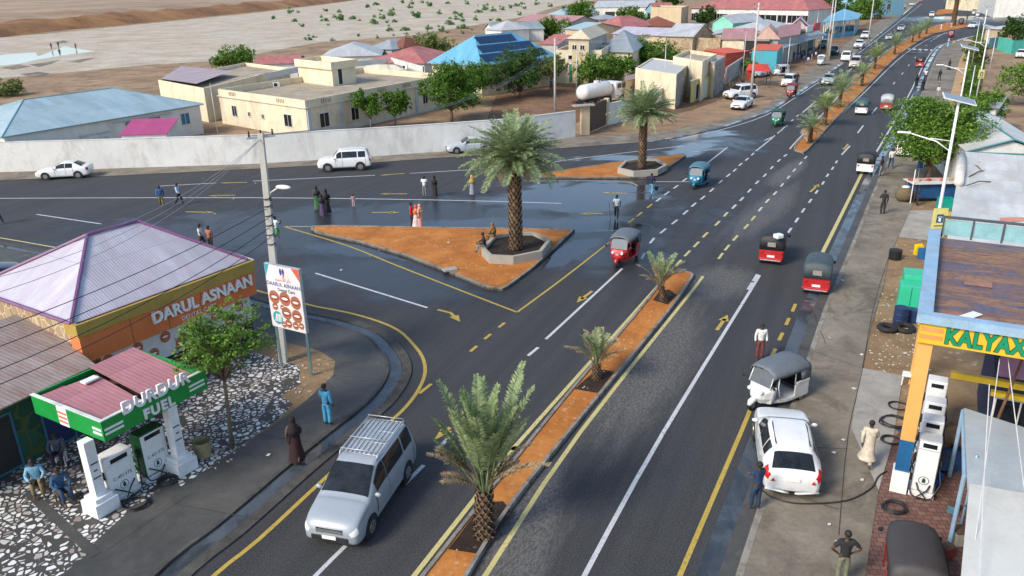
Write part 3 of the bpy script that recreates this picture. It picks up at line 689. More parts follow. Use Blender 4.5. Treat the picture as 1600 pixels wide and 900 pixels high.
def wheel(root, x, y, r, side, w=0.2, rim=RIM):
    mb = MB(); mb.tube([(x - side * w, y, r), (x - side * .02, y, r), (x + side * .015, y, r)], [r, r, r * .9], 20)
    t = mb.build('wheel', TYRE, root)
    mb = MB(); mb.tube([(x + side * .0, y, r), (x + side * .022, y, r)], [r * .62, r * .6], 14)
    mb.mi = 1
    for k in range(5):
        a = k * 2 * math.pi / 5; mb.box((x + side * .024, y + math.cos(a) * r * .4, r + math.sin(a) * r * .4), (.006, r * .16, r * .12), M=Matrix.Rotation(a, 4, 'X'))
    mb.build('rim', [rim, BLACKP], t); return t
CAR = {
 'sedan': dict(st=[(2.2, .60, .36, .56, .50, .62), (2.12, .76, .26, .62, .62, .70), (1.85, .83, .2, .70, .70, .79), (1.15, .855, .19, .80, .74, .92), (.80, .86, .19, .86, .74, .97), (.05, .86, .19, .90, .585, 1.36), (-.45, .86, .19, .91, .60, 1.41), (-1.05, .86, .19, .91, .58, 1.35), (-1.72, .85, .21, .93, .72, 1.05), (-2.1, .80, .26, .90, .70, 1.02), (-2.2, .66, .38, .80, .58, .92)],
      ws=(4.08, 4.95), sides=((4.55, 5.75), (5.85, 6.85)), rear=(7.05, 7.92), wh=(1.33, -1.32), wr=.31, hl=.64, tl=.84, xw=.84),
 'suv': dict(st=[(2.3, .64, .42, .72, .56, .80), (2.22, .82, .34, .78, .68, .92), (1.95, .90, .30, .92, .76, 1.05), (1.25, .925, .30, 1.02, .82, 1.14), (1.0, .93, .30, 1.06, .82, 1.18), (.45, .93, .30, 1.10, .67, 1.72), (0, .93, .30, 1.11, .69, 1.79), (-1.2, .93, .30, 1.12, .69, 1.79), (-1.95, .92, .32, 1.12, .66, 1.72), (-2.22, .88, .36, 1.02, .72, 1.14), (-2.3, .78, .42, .86, .66, .98)],
      ws=(4.1, 4.92), sides=((4.7, 5.75), (5.85, 6.95), (7.05, 7.85)), rear=(8.1, 8.92), wh=(1.42, -1.38), wr=.37, hl=.82, tl=1.0, xw=.90),
 'van': dict(st=[(2.25, .60, .34, .60, .50, .68), (2.17, .78, .24, .68, .64, .80), (1.95, .85, .2, .80, .74, .95), (1.45, .865, .2, .92, .76, 1.10), (1.22, .87, .2, .97, .76, 1.16), (.35, .87, .2, 1.04, .62, 1.68), (-.2, .87, .2, 1.05, .65, 1.75), (-1.3, .87, .2, 1.06, .66, 1.77), (-2.0, .86, .22, 1.06, .63, 1.70), (-2.2, .83, .26, 1.0, .70, 1.12), (-2.27, .74, .36, .82, .62, .95)],
      ws=(4.06, 4.95), sides=((4.55, 5.62), (5.7, 6.9), (7.0, 7.9)), rear=(8.1, 8.92), wh=(1.38, -1.36), wr=.32, hl=.72, tl=.95, xw=.85),
 'crossover': dict(st=[(2.2, .62, .36, .66, .54, .74), (2.12, .80, .28, .74, .66, .86), (1.85, .88, .25, .86, .76, .98), (1.2, .90, .25, .97, .80, 1.08), (.95, .905, .25, 1.0, .80, 1.12), (.2, .90, .25, 1.04, .60, 1.57), (-.3, .90, .25, 1.06, .63, 1.64), (-1.1, .90, .25, 1.09, .61, 1.61), (-1.62, .885, .27, 1.10, .56, 1.47), (-2.10, .83, .32, 1.0, .64, 1.08), (-2.24, .70, .42, .84, .56, .94)],
      ws=(4.06, 4.95), sides=((4.6, 5.72), (5.8, 6.9), (7.0, 7.7)), rear=(8.08, 8.95), wh=(1.36, -1.34), wr=.36, hl=.78, tl=1.0, xw=.87),
}
CAR['wagon'] = CAR['van']
def car(name, label, cat, kind, front, rear, col, group=None, loc=None, rack=False, sc=1.0, extras=None, rim=RIM, prev=None):
    Fp, Rp = PX(*front, 0.03), PX(*rear, 0.03)
    d = Fp - Rp; rz = math.atan2(-d.x, d.y)
    c = (Fp + Rp) / 2
    root = thing(name, label, cat, (c.x, c.y, 0.012), rz, group)
    if prev is not None:
        for ch in list(prev.children): copy_tree(ch, root)
        root.scale = (sc,) * 3; return root
    D = CAR[kind]; lf = Loft(D['st'])
    pm_ = paint('car_paint_' + col[0], col[1])
    lf.body().build('body', pm_, root, smooth=True)
    mb = MB(); lf.patch(mb, D['ws'][0], D['ws'][1], 6.12, 8, .012, cross=True); mb.build('windscreen', GLASS, root, smooth=True)
    mb = MB(); lf.patch(mb, D['rear'][0], D['rear'][1], 6.0 if kind == 'crossover' else 6.15, 8, .012, cross=True); mb.build('rear_window', GLASS, root, smooth=True)
    for (a, b) in D['sides']:
        for sg in (1, -1):
            mb = MB()
            g = [[mb.v((q.x * sg, q.y, q.z)) for q in [lf.S(a + (b - a) * i / 6, 5.12 + .74 * j / 4, .012) for j in range(5)]] for i in range(7)]
            for i in range(6):
                for j in range(4): mb.facei((g[i][j], g[i + 1][j], g[i + 1][j + 1], g[i][j + 1]))
            mb.build('side_window', GLASS, root, smooth=True)
    yf = D['st'][0][0]; yr = D['st'][-1][0]; w = D['xw']
    
    for y0 in D['wh']:
        for sg in (1, -1):
            xs = lf.S(3 if y0 > 0 else len(D['st']) - 3, 3.3).x
            arch = MB(); arch.tube([(sg * (xs - .25), y0, D['wr'] + .01), (sg * (xs + .012), y0, D['wr'] + .01)], D['wr'] + .065, 22); arch.build('wheel_arch', BLACKP, root)
            wheel(root, sg * (xs + .012), y0, D['wr'], sg, rim=rim)
    for sg in (1, -1):      # lamps hug the corners
        mb = MB(); lf_u = .55
        lf.patch(mb, .3, 1.5, 4.1, 5.5, .006, nu=5, nv=4)
        if sg < 0: mb.V = [(-x, y, z) for x, y, z in mb.V]
        mb.build('headlight', LAMPG, root, smooth=True)
        N = len(D['st']) - 1
        mb = MB(); lf.patch(mb, N - 1.35, N - .25, 4.0, 5.5, .012, nu=5, nv=4)
        if sg < 0: mb.V = [(-x, y, z) for x, y, z in mb.V]
        mb.build('tail_light', REDL, root, smooth=True)
        mb = MB(); p = lf.S(4.35, 5.2)
        mb.ball((sg * (p.x + .12), p.y, p.z + .05), (.11, .06, .075), 8, 6); mb.tube([(sg * (p.x - .02), p.y, p.z + .01), (sg * (p.x + .08), p.y, p.z + .04)], .02, 6)
        mb.build('mirror', pm_, root, smooth=True)
    mb = MB(); z = D['hl']
    mb.box((0, yf - .01, z - .06), (.80, .05, .13)); mb.mi = 1
    for k in (-1, 0, 1): mb.box((0, yf + .018, z - .06 + k * .04), (.78, .012, .012))
    mb.build('grille', [BLACKP, CHROME], root)
    mb = MB(); mb.box((0, yf + .01, z - .30), (1.1, .06, .15)); mb.build('lower_grille', BLACKP, root)
    mb = MB(); mb.box((0, yf + .045, z - .24), (.42, .02, .11)); mb.build('number_plate', PLATE, root)
    mb = MB(); mb.box((0, yr - .02, D['tl'] - .18), (.42, .04, .12)); mb.build('number_plate', PLATE, root)
    mb = MB()
    for y0 in (-.02, -1.0):
        for sg in (1, -1): mb.box((sg * (w + .03), y0, D['tl'] - .1), (.02, .13, .025))
    mb.build('door_handles', pm_, root)
    for sg in (1, -1): mb = MB(); mb.box((sg * (w + .012), 0.0, .42), (.03, 2.0, .05)); mb.build('side_trim', pm_ if kind != 'suv' else GALV, root)
    if rack:
        mb = MB(); zt = 1.83
        for sg in (1, -1):
            mb.tube([(sg * .60, .15, zt - .12), (sg * .60, .1, zt), (sg * .60, -1.95, zt), (sg * .60, -2.0, zt - .12)], .02, 6)
        for k in range(7): mb.tube([(-.45 + .15 * k, .05, zt - .035), (-.45 + .15 * k, -1.9, zt - .035)], .014, 5)
        for y0 in (.05, -.6, -1.25, -1.9): mb.tube([(-.6, y0, zt), (-.6, y0, zt - .05), (.6, y0, zt - .05), (.6, y0, zt)], .016, 5)
        for y0 in (.05, -.6, -1.9): mb.tube([(-.6, y0, zt + .07), (.6, y0, zt + .07)], .014, 5)
        mb.build('roof_rack', GALV, root, smooth=True)
    n0 = 3.2 if kind == 'sedan' else 3.5; n1 = D['sides'][0][1] + .06; n2 = D['sides'][-1][1] + .0
    for sg in (1, -1):
        mb = MB()
        for uu in (D['sides'][0][0] - .15, n1, n2): lf.patch(mb, uu, uu + .035, 2.6, 5.1, .006, nu=1, nv=8)
        lf.patch(mb, 1.2, 3.6, 5.02, 5.08, .006, nu=8, nv=1)
        if sg < 0: mb.V = [(-x, y_, z_) for x, y_, z_ in mb.V]
        mb.build('panel_gaps', BLACKP, root)
    if kind == 'crossover':
        for sg in (1, -1): mb = MB(); mb.tube([(sg * .50, .1, 1.60), (sg * .53, -.4, 1.655), (sg * .51, -1.45, 1.58)], .018, 5); mb.build('roof_rail', BLACKP, root)
    if kind in ('van', 'suv'):
        mb = MB()
        for sg in (1, -1): mb.tube([(sg * .58, .2, 1.74 if kind == 'van' else 1.82), (sg * .62, -.3, 1.80 if kind == 'van' else 1.88), (sg * .62, -1.4, 1.80 if kind == 'van' else 1.88), (sg * .6, -1.9, 1.72 if kind == 'van' else 1.78)], .022, 5)
        mb.build('roof_rails', GALV, root)
    root.scale = (sc,) * 3
    return root

def pickup(name, label, front, rear, col, group=None, load=None):
    Fp, Rp = PX(*front, .03), PX(*rear, .03); d = Fp - Rp; c = (Fp + Rp) / 2
    root = thing(name, label, 'pickup', (c.x, c.y, .012), math.atan2(-d.x, d.y), group)
    pm_ = paint('car_paint_' + col[0], col[1])
    st = [(2.5, .62, .42, .74, .55, .82), (2.42, .80, .34, .80, .68, .92), (2.1, .87, .32, .90, .74, 1.03), (1.45, .89, .32, .98, .78, 1.10), (1.15, .89, .32, 1.02, .78, 1.15), (.6, .89, .32, 1.06, .64, 1.64), (.2, .89, .32, 1.07, .66, 1.72), (-.35, .89, .32, 1.07, .65, 1.70), (-.62, .88, .32, 1.05, .74, 1.12)]
    lf = Loft(st); lf.body().build('cab', pm_, root, smooth=True)
    mb = MB(); lf.patch(mb, 4.1, 4.9, 6.12, 8, .012, cross=True); mb.build('windscreen', GLASS, root, smooth=True)
    for sg in (1, -1):
        mb = MB(); lf.patch(mb, 4.7, 7.1, 5.12, 5.86, .012)
        if sg < 0: mb.V = [(-x, y, z) for x, y, z in mb.V]
        mb.build('side_window', GLASS, root, smooth=True)
        mb = MB(); lf.patch(mb, .3, 1.5, 4.5, 6.2, .012)
        if sg < 0: mb.V = [(-x, y, z) for x, y, z in mb.V]
        mb.build('headlight', LAMPG, root, smooth=True)
    mb = MB()
    mb.box((0, -1.6, .62), (1.72, 1.85, .08)); mb.box((0, -2.5, .85), (1.72, .07, .5))
    for sg in (1, -1): mb.box((sg * .84, -1.6, .78), (.07, 1.85, .62))
    mb.build('load_bed', pm_, root, bevel=.02)
    if load: mb = MB(); [mb.box((random.uniform(-.4, .4), random.uniform(-2.2, -1), random.uniform(.8, 1.1)), (.6, .5, .45), rz=random.random()) for _ in range(7)]; mb.build('cargo', load, root, bevel=.05)
    mb = MB(); mb.box((0, 2.5, .78), (.7, .05, .14)); mb.box((0, 2.52, .5), (1.5, .1, .12)); mb.build('grille', BLACKP, root)
    for y0 in (1.62, -1.55):
        for sg in (1, -1): wheel(root, sg * .9, y0, .37, sg)
    mb = MB()
    for sg in (1, -1): mb.box((sg * .78, -2.55, .85), (.1, .03, .3))
    mb.build('tail_light', REDL, root); return root

def tuktuk(name, label, front, rear, body, hood, group=None, passengers=True, parked=False):
    Fp, Rp = PX(*front, .01), PX(*rear, .01); d = Fp - Rp; c = (Fp + Rp) / 2
    root = thing(name, label, 'auto rickshaw', (c.x, c.y, .012), math.atan2(-d.x, d.y), group)
    bm_ = paint('tuk_paint_' + body[0], body[1]); hm = mat('tuk_hood_' + hood[0], hood[1], .62, .2, 2, bmp=.15)
    # rear tub
    mb = MB(); X = .64
    out = [(-X, -1.2), (X, -1.2), (X, -.35), (X * .96, .0), (X * .62, .55), (-X * .62, .55), (-X * .96, .0), (-X, -.35)]
    mb.prism(out, .26, .40)
    for sg in (1, -1):
        mb.box((sg * (X - .02), -.82, .62), (.05, .80, .5)); mb.box((sg * (X - .01), -.85, .92), (.07, .74, .1))
    mb.box((0, -1.2, .60), (X * 2, .06, .62)); mb.box((0, -1.26, .34), (X * 1.9, .08, .16))
    mb.build('tub', bm_, root, bevel=.025)
    # nose: tapered shield, cowl and dash
    mb = MB(); zs = [(.30, .92, .30, .46), (.55, 1.08, .33, .52), (.80, 1.05, .40, .56), (1.0, .90, .47, .58)]
    rings = []
    for (z, yf, wf, wb) in zs:
        rings.append([mb.v(p) for p in ((wb, .52, z), (wb * 1.0, .68, z), (wf, yf - .14, z), (wf * .6, yf, z), (0, yf + .03, z), (-wf * .6, yf, z), (-wf, yf - .14, z), (-wb, .68, z), (-wb, .52, z))])
    for k in range(3):
        for j in range(8): mb.facei((rings[k][j], rings[k][j + 1], rings[k + 1][j + 1], rings[k + 1][j]))
    mb.facei(rings[3]); mb.facei(rings[0][::-1])
    for k in range(3): mb.facei((rings[k][0], rings[k + 1][0], rings[k + 1][8], rings[k][8]))
    mb.build('nose', bm_, root, smooth=False, bevel=.03)
    mb = MB(); mb.tube([(0, .98, .42), (0, 1.12, .46), (0, 1.26, .40), (0, 1.34, .28)], [.10, .13, .12, .07], 8); mb.build('front_fender', bm_, root, smooth=True)
    # screen frame, glass
    mb = MB(); A = [(.50, .84, 1.0), (.47, .64, 1.56), (-.47, .64, 1.56), (-.50, .84, 1.0)]
    mb.tube(A + [A[0]], .03, 6); mb.build('screen_frame', bm_, root, smooth=True)
    for sg in (1, -1):
        mb = MB(); mb.tube([(sg * .60, .30, .40), (sg * .60, .50, 1.0), (sg * .56, .45, 1.55)], .022, 6); mb.build('door_post', bm_, root, smooth=True)
        mb = MB(); mb.tube([(sg * .62, -.42, .9), (sg * .60, -.42, 1.55)], .022, 6); mb.build('hood_post', bm_, root, smooth=True)
    mb = MB(); mb.face([A[0], A[3], A[2], A[1]]); mb.build('windscreen', mat('tuk_glass', (.12, .14, .16), .05, .2, 2, spec=.9), root)
    # hood: arched roof with rear curtain
    mb = MB(); rings = []
    arc = [(-.665, 1.40), (-.655, 1.52), (-.58, 1.62), (-.35, 1.70), (0, 1.73), (.35, 1.70), (.58, 1.62), (.655, 1.52), (.665, 1.40)]
    for (y0, dz, sx) in ((.78, -.06, .82), (.60, -.01, .88), (.2, .0, .98), (-.4, .0, 1.0), (-1.05, -.01, 1.0), (-1.22, -.07, .97)):
        rings.append([mb.v((x * sx, y0, z + dz)) for x, z in arc])
    for k in range(len(rings) - 1):
        for j in range(len(arc) - 1): mb.facei((rings[k][j], rings[k][j + 1], rings[k + 1][j + 1], rings[k + 1][j]))
    low = [mb.v((x * .97, -1.25, .9)) for x, z in arc]
    for j in range(len(arc) - 1): mb.facei((rings[-1][j], rings[-1][j + 1], low[j + 1], low[j]))
    for sg in (1, -1):
        mb.face([(sg * .665, -1.05, 1.42), (sg * .665, -.62, 1.42), (sg * .655, -.78, .95), (sg * .65, -1.22, .95), (sg * .645, -1.22, 1.36)])
    o = mb.build('hood', hm, root, smooth=True); s_ = o.modifiers.new('thick', 'SOLIDIFY'); s_.thickness = .025
    mb = MB(); mb.box((0, -1.285, 1.22), (.44, .02, .26)); mb.build('rear_window', mat('tuk_back_window', (.28, .25, .22), .15, .4, 6), root, bevel=.01)
    mb = MB(); mb.box((0, -.85, .62), (1.15, .5, .14)); mb.box((0, -1.1, .95), (1.15, .12, .5)); mb.box((0, .1, .62), (.42, .3, .14)); mb.build('seat', BLACKP, root, bevel=.03)
    mb = MB(); mb.tube([(-.34, .5, 1.02), (0, .58, .98), (.34, .5, 1.02)], .018, 6); mb.build('handlebar', BLACKP, root)
    for sg in (1, -1):
        mb = MB(); mb.tube([(sg * .27, .98, .84), (sg * .27, 1.10, .84)], [.085, .075], 12); mb.build('headlight', LAMPG, root)
        mb = MB(); mb.box((sg * .52, -1.26, .74), (.13, .04, .12)); mb.build('tail_light', REDL, root, bevel=.01)
        mb = MB(); mb.tube([(sg * .5, .82, 1.1), (sg * .68, .9, 1.14)], .012, 5); mb.ball((sg * .72, .92, 1.16), (.07, .03, .09), 8, 6); mb.build('mirror', BLACKP, root)
        t = wheel(root, sg * .58, -.92, .23, sg, .12)
    mb = MB(); mb.tube([(-.05, 1.14, .23), (.05, 1.14, .23)], .23, 18); t = mb.build('wheel', TYRE, root)
    mb = MB(); mb.tube([(-.056, 1.14, .23), (.056, 1.14, .23)], .12, 12); mb.build('rim', RIM, t)
    mb = MB(); mb.box((0, -1.24, .52), (.4, .03, .12)); mb.build('number_plate', PLATE, root)
    mb = MB(); mb.box((0, -1.32, .30), (1.1, .05, .06)); mb.box((0, 1.08, .72), (.18, .03, .08)); mb.build('bumper', CHROME if not parked else bm_, root, bevel=.01)
    if passengers:
        p = person_mesh_only('sit', 'driver', root, (0, .12, .68), 0)
    return root
# ------------------------------------------------------------------ people
def pose_joints(kind):
    J = dict(pelvis=(0, 0, .95), waist=(0, -.005, 1.10), chest=(0, 0, 1.30), neck=(0, -.01, 1.47), head0=(0, .01, 1.56), head1=(0, .015, 1.63),
             hipL=(-.09, 0, .93), hipR=(.09, 0, .93), kneeL=(-.10, .01, .50), kneeR=(.10, .01, .50), ankL=(-.10, -.02, .08), ankR=(.10, -.02, .08),
             toeL=(-.12, .13, .03), toeR=(.12, .13, .03), shL=(-.18, -.01, 1.41), shR=(.18, -.01, 1.41), elL=(-.23, -.03, 1.14), elR=(.23, -.03, 1.14),
             wrL=(-.24, .05, .90), wrR=(.24, .05, .90))
    if kind == 'walk':
        J.update(kneeL=(-.09, .17, .53), ankL=(-.09, .26, .12), toeL=(-.10, .41, .10), kneeR=(.09, -.04, .50), ankR=(.09, -.32, .17), toeR=(.10, -.22, .05),
                 elL=(-.24, -.16, 1.17), wrL=(-.22, -.14, .92), elR=(.24, .10, 1.16), wrR=(.21, .27, .98))
    if kind == 'run':
        J.update(kneeL=(-.09, .30, .66), ankL=(-.09, .20, .28), toeL=(-.09, .34, .22), kneeR=(.09, -.10, .52), ankR=(.09, -.42, .32), toeR=(.10, -.46, .18),
                 elL=(-.26, -.24, 1.24), wrL=(-.2, -.08, 1.1), elR=(.26, .14, 1.2), wrR=(.16, .33, 1.3))
    if kind == 'reach':
        J.update(elL=(-.30, .18, 1.36), wrL=(-.24, .42, 1.42), elR=(.24, .05, 1.15), wrR=(.20, .2, 1.0), kneeL=(-.09, .10, .50), ankL=(-.1, .1, .08), toeL=(-.11, .24, .03))
    if kind == 'phone':
        J.update(elL=(-.26, .06, 1.15), wrL=(-.13, .16, 1.40))
    if kind == 'hips':
        J.update(elL=(-.38, -.05, 1.2), wrL=(-.22, .03, 1.02), elR=(.38, -.05, 1.2), wrR=(.22, .03, 1.02))
    if kind == 'sit':
        J = {k: (x, yv, z - .95 + .0) for k, (x, yv, z) in J.items()}
        J.update(kneeL=(-.13, .42, .04), kneeR=(.13, .42, .04), ankL=(-.13, .45, -.38), ankR=(.13, .45, -.38), toeL=(-.14, .59, -.42), toeR=(.14, .59, -.42),
                 elL=(-.27, .12, .22), elR=(.27, .12, .22), wrL=(-.16, .36, .12), wrR=(.16, .36, .12), chest=(0, .03, .35), neck=(0, .05, .52), head0=(0, .08, .61), head1=(0, .09, .68), shL=(-.18, .03, .46), shR=(.18, .03, .46))
    return {k: Vector(v) for k, v in J.items()}
def skin_mesh(name, verts, edges, radii, root=0, sub=1):
    me = bpy.data.meshes.new(name); me.from_pydata([tuple(v) for v in verts], edges, [])
    o = bpy.data.objects.new(name, me); link(o)
    m = o.modifiers.new('skin', 'SKIN'); m.use_smooth_shade = True
    sv = me.skin_vertices[0].data
    for i, r in enumerate(radii):
        sv[i].radius = r if isinstance(r, tuple) else (r, r); sv[i].use_root = (i == root)
    s = o.modifiers.new('sub', 'SUBSURF'); s.levels = sub; s.render_levels = sub
    dg = bpy.context.evaluated_depsgraph_get()
    out = bpy.data.meshes.new_from_object(o.evaluated_get(dg)); bpy.data.objects.remove(o); bpy.data.meshes.remove(me)
    return out
def chain_mesh(name, J, spec, extra=None, root=0, sub=1):
    """spec: list of (joint, radius, parent index)"""
    V = [J[s[0]] if isinstance(s[0], str) else s[0] for s in spec]
    E_ = [(i, s[2]) for i, s in enumerate(spec) if s[2] is not None]
    me = skin_mesh(name, V, E_, [s[1] for s in spec], root, sub)
    if extra is not None:
        bm = bmesh.new(); bm.from_mesh(me)
        base = [bm.verts.new(v) for v in extra.V]
        for f in extra.F:
            try: nf = bm.faces.new([base[i] for i in f]); nf.smooth = True
            except ValueError: pass
        bm.to_mesh(me); bm.free()
    return me
PM = {}
def figure(kind):
    if kind in PM: return PM[kind]
    J = pose_joints(kind); mid = lambda a, b, t=.5: J[a].lerp(J[b], t)
    J['palmL'] = J['wrL'] + (J['wrL'] - J['elL']).normalized() * .085; J['palmR'] = J['wrR'] + (J['wrR'] - J['elR']).normalized() * .085
    spec = [('pelvis', (.125, .10), None), ('waist', (.115, .085), 0), ('chest', (.15, .10), 1), ('neck', .052, 2), ('head0', .072, 3), ('head1', (.082, .098), 4)]
    for s in 'LR':
        n = len(spec)
        spec += [('sh' + s, .055, 2), ('el' + s, .040, n), ('wr' + s, .027, n + 1), ('palm' + s, (.040, .018), n + 2),
                 ('hip' + s, .085, 0), ('knee' + s, .056, n + 4), ('ank' + s, .038, n + 5), ('toe' + s, (.042, .025), n + 6)]
    ex = MB(); h = J['head1']
    ex.tube([h + Vector((0, .085, .01)), h + Vector((0, .118, -.025))], [.008, .018], 6)
    for sg in (1, -1):
        ex.ball(h + Vector((sg * .084, 0, -.01)), (.012, .022, .032), 6, 5)
        ex.ball(h + Vector((sg * .034, .088, .018)), .013, 6, 5)
    ex.box(h + Vector((0, .092, -.055)), (.045, .012, .012))
    for s in 'LR':
        d = (J['wr' + s] - J['el' + s]).normalized(); sd_ = d.cross(Vector((0, 1, 0)))
        sd_ = Vector((0, 1, 0)) - d * d.y; sd_.normalize(); nn = d.cross(sd_); inw = nn if (nn.x < 0) == (s == 'R') else -nn
        p = J['palm' + s]
        for k, ln in enumerate((.062, .075, .07, .055)):
            b = p + sd_ * (.03 - .02 * k); ex.tube([b - d * .02, b + d * ln * .6, b + d * ln * .9 + inw * .02], [.009, .0085, .006], 5)
        b = J['wr' + s] + d * .04 + sd_ * .03; ex.tube([b, b + d * .03 + sd_ * .03, b + d * .06 + sd_ * .035 + inw * .012], [.011, .0095, .007], 5)
    body = chain_mesh('person', J, spec, ex, sub=1)
    def top(sl):
        sp = [('waist', (.150, .115), None), ('chest', (.180, .125), 0), (mid('chest', 'neck', .75), .085, 1), (mid('pelvis', 'waist', -.05 if kind != 'sit' else .3), (.155, .125), 0)]
        for s in 'LR':
            n = len(sp); sp += [('sh' + s, .078, 1), ('el' + s, .058, n)] if sl == 'long' else [('sh' + s, .078, 1), (mid('sh' + s, 'el' + s, .75), .066, n)]
            if sl == 'long': sp += [(mid('el' + s, 'wr' + s, .9), .045, n + 1)]
        return chain_mesh('shirt', J, sp)
    def bottoms(ln):
        sp = [('pelvis', (.142, .118), None), (mid('pelvis', 'waist', .5), (.132, .108), 0)]
        for s in 'LR':
            n = len(sp); sp += [('hip' + s, .105, 0), ('knee' + s, .078, n)]
            if ln == 'long': sp += [(mid('knee' + s, 'ank' + s, .92), .062, n + 1)]
        return chain_mesh('trousers', J, sp)
    def loft(prs, folds=0.0, n=20):
        m = MB(); rr = []
        for (c, rx, ry) in prs:
            c = Vector(c); rr.append([m.v(c + Vector((math.cos(a) * rx, math.sin(a) * ry, 0)) * (1 + folds * (1.55 - c.z) * math.sin(a * 7))) for a in [2 * math.pi * k / n for k in range(n)]])
        for k in range(len(rr) - 1):
            for j in range(n): m.facei((rr[k][j], rr[k][(j + 1) % n], rr[k + 1][(j + 1) % n], rr[k + 1][j]))
        me = bpy.data.meshes.new('robe'); me.from_pydata(m.V, [], m.F); me.polygons.foreach_set('use_smooth', [True] * len(m.F)); return me
    st = .16 if kind in ('walk', 'run') else .02
    robe = lambda z0: loft([((0, 0, z0), .23 + st * .4, .17 + st), ((0, 0, .55), .21, .16 + st * .5), ((0, 0, .95), .19, .15), ((0, 0, 1.15), .185, .14), ((0, 0, 1.32), .20, .14), ((0, -.01, 1.43), .17, .10), ((0, -.01, 1.49), .07, .065)], .03)
    hv = MB(); hv.ball(h + Vector((0, -.014, .022)), (.094, .104, .10), 12, 8)
    hv.V = [v for v in hv.V]; hair = bpy.data.meshes.new('hair'); hair.from_pydata(hv.V, [], hv.F); hair.polygons.foreach_set('use_smooth', [True] * len(hv.F))
    hd = MB(); nk = J['neck']
    hd.ball(h + Vector((0, -.026, .012)), (.118, .118, .135), 12, 8)
    hd.tube([h + Vector((0, -.03, -.06)), nk + Vector((0, -.005, -.03)), nk + Vector((0, 0, -.16)), nk + Vector((0, .0, -.36))], [.10, .12, .225, .24], 14)
    hj = bpy.data.meshes.new('headscarf'); hj.from_pydata(hd.V, [], hd.F); hj.polygons.foreach_set('use_smooth', [True] * len(hd.F))
    PM[kind] = dict(body=body, top=top, bottoms=bottoms, robe=robe, hair=hair, scarf=hj, J=J); return PM[kind]
def cache(kind, key, fn):
    k = (kind, key)
    if k not in PM: PM[k] = fn()
    return PM[k]
def cloth(col): return mat('cloth_%02d_%02d_%02d' % tuple(int(c * 99) for c in col), col, .85, .35, 9, bmp=.3)
def add_mesh(name, me, m, parent):
    o = bpy.data.objects.new(name, me); link(o); o.parent = parent
    if not me.materials: me.materials.append(m)
    o.material_slots[0].link = 'OBJECT'; o.material_slots[0].material = m; return o
HAIRM = mat('black_hair', (.012, .01, .009), .7, .2, 8)
def dress(o, kind, top=None, bottom=None, robe=None, scarf=None, hair=True, short=False, shortlegs=False, robe_z=.10):
    Fg = figure(kind)
    if bottom: add_mesh('trousers' if not shortlegs else 'shorts', cache(kind, 'b' + ('s' if shortlegs else 'l'), lambda: Fg['bottoms']('short' if shortlegs else 'long')), cloth(bottom), o)
    if top: add_mesh('shirt', cache(kind, 't' + ('s' if short else 'l'), lambda: Fg['top']('short' if short else 'long')), cloth(top), o)
    if robe: add_mesh('robe', cache(kind, 'r%d' % int(robe_z * 100), lambda: Fg['robe'](robe_z)), cloth(robe), o)
    if scarf: add_mesh('headscarf', Fg['scarf'], cloth(scarf), o)
    elif hair: add_mesh('hair', Fg['hair'], HAIRM, o)
def person_mesh_only(kind, name, parent, loc, rz):
    o = bpy.data.objects.new(name, figure(kind)['body']); link(o); o.parent = parent; o.location = loc; o.rotation_euler = (0, 0, rz)
    if not o.data.materials: o.data.materials.append(SKIN)
    return o
def person(label, px, kind='stand', face=0, top=None, bottom=None, robe=None, scarf=None, z=0.012, h=1.72, group=None, short=False, shortlegs=False, robe_z=.10, hair=True, loc=None):
    """face: heading in degrees, 0 = away from the camera, clockwise"""
    Fg = figure(kind); p = PX(*px, z) if loc is None else Vector(loc)
    o = bpy.data.objects.new('person', Fg['body']); link(o)
    if not o.data.materials: o.data.materials.append(SKIN)
    s = h / 1.735; o.location = p + Vector((0, 0, (0 if kind != 'sit' else 0))); o.scale = (s, s, s); o.rotation_euler = (0, 0, -R(face))
    tag(o, label, 'person', group); dress(o, kind, top, bottom, robe, scarf, hair, short, shortlegs, robe_z); return o

# ------------------------------------------------------------------ plants
def leaves_obj(name, C, N, size, m, parent, seed=0, aspect=.5, world=False):
    """one quad per centre C (k,3), oriented by normals N"""
    rs = np.random.RandomState(seed); k = len(C)
    t = np.cross(N, rs.normal(size=(k, 3))); t /= np.linalg.norm(t, axis=1, keepdims=True) + 1e-9
    b = np.cross(N, t); s = (size * rs.uniform(.6, 1.35, k))[:, None]
    V = np.empty((k, 4, 3)); V[:, 0] = C - t * s * .5; V[:, 1] = C + b * s * aspect * .5; V[:, 2] = C + t * s * .5; V[:, 3] = C - b * s * aspect * .5
    V[:, 0] -= 0; V[:, 2, 2] -= s[:, 0] * .15
    me = bpy.data.meshes.new(name); me.vertices.add(k * 4); me.vertices.foreach_set('co', V.reshape(-1))
    me.loops.add(k * 4); me.loops.foreach_set('vertex_index', np.arange(k * 4, dtype=np.int32))
    me.polygons.add(k); me.polygons.foreach_set('loop_start', np.arange(0, k * 4, 4, dtype=np.int32)); me.polygons.foreach_set('loop_total', np.full(k, 4, dtype=np.int32))
    me.update(calc_edges=True); me.validate(); me.materials.append(m)
    o = bpy.data.objects.new(name, me); link(o); o.parent = parent; return o
LEAF = {
 'green': leafmat('leaf_green', (.02, .07, .010), (.14, .27, .03)),
 'bright': leafmat('leaf_bright', (.03, .10, .010), (.19, .32, .05)),
 'olive': leafmat('leaf_olive', (.05, .085, .02), (.22, .27, .07)),
 'dark': leafmat('leaf_dark', (.012, .045, .010), (.08, .15, .03)),
 'shrub': leafmat('leaf_shrub', (.05, .14, .04), (.19, .34, .12)),
}
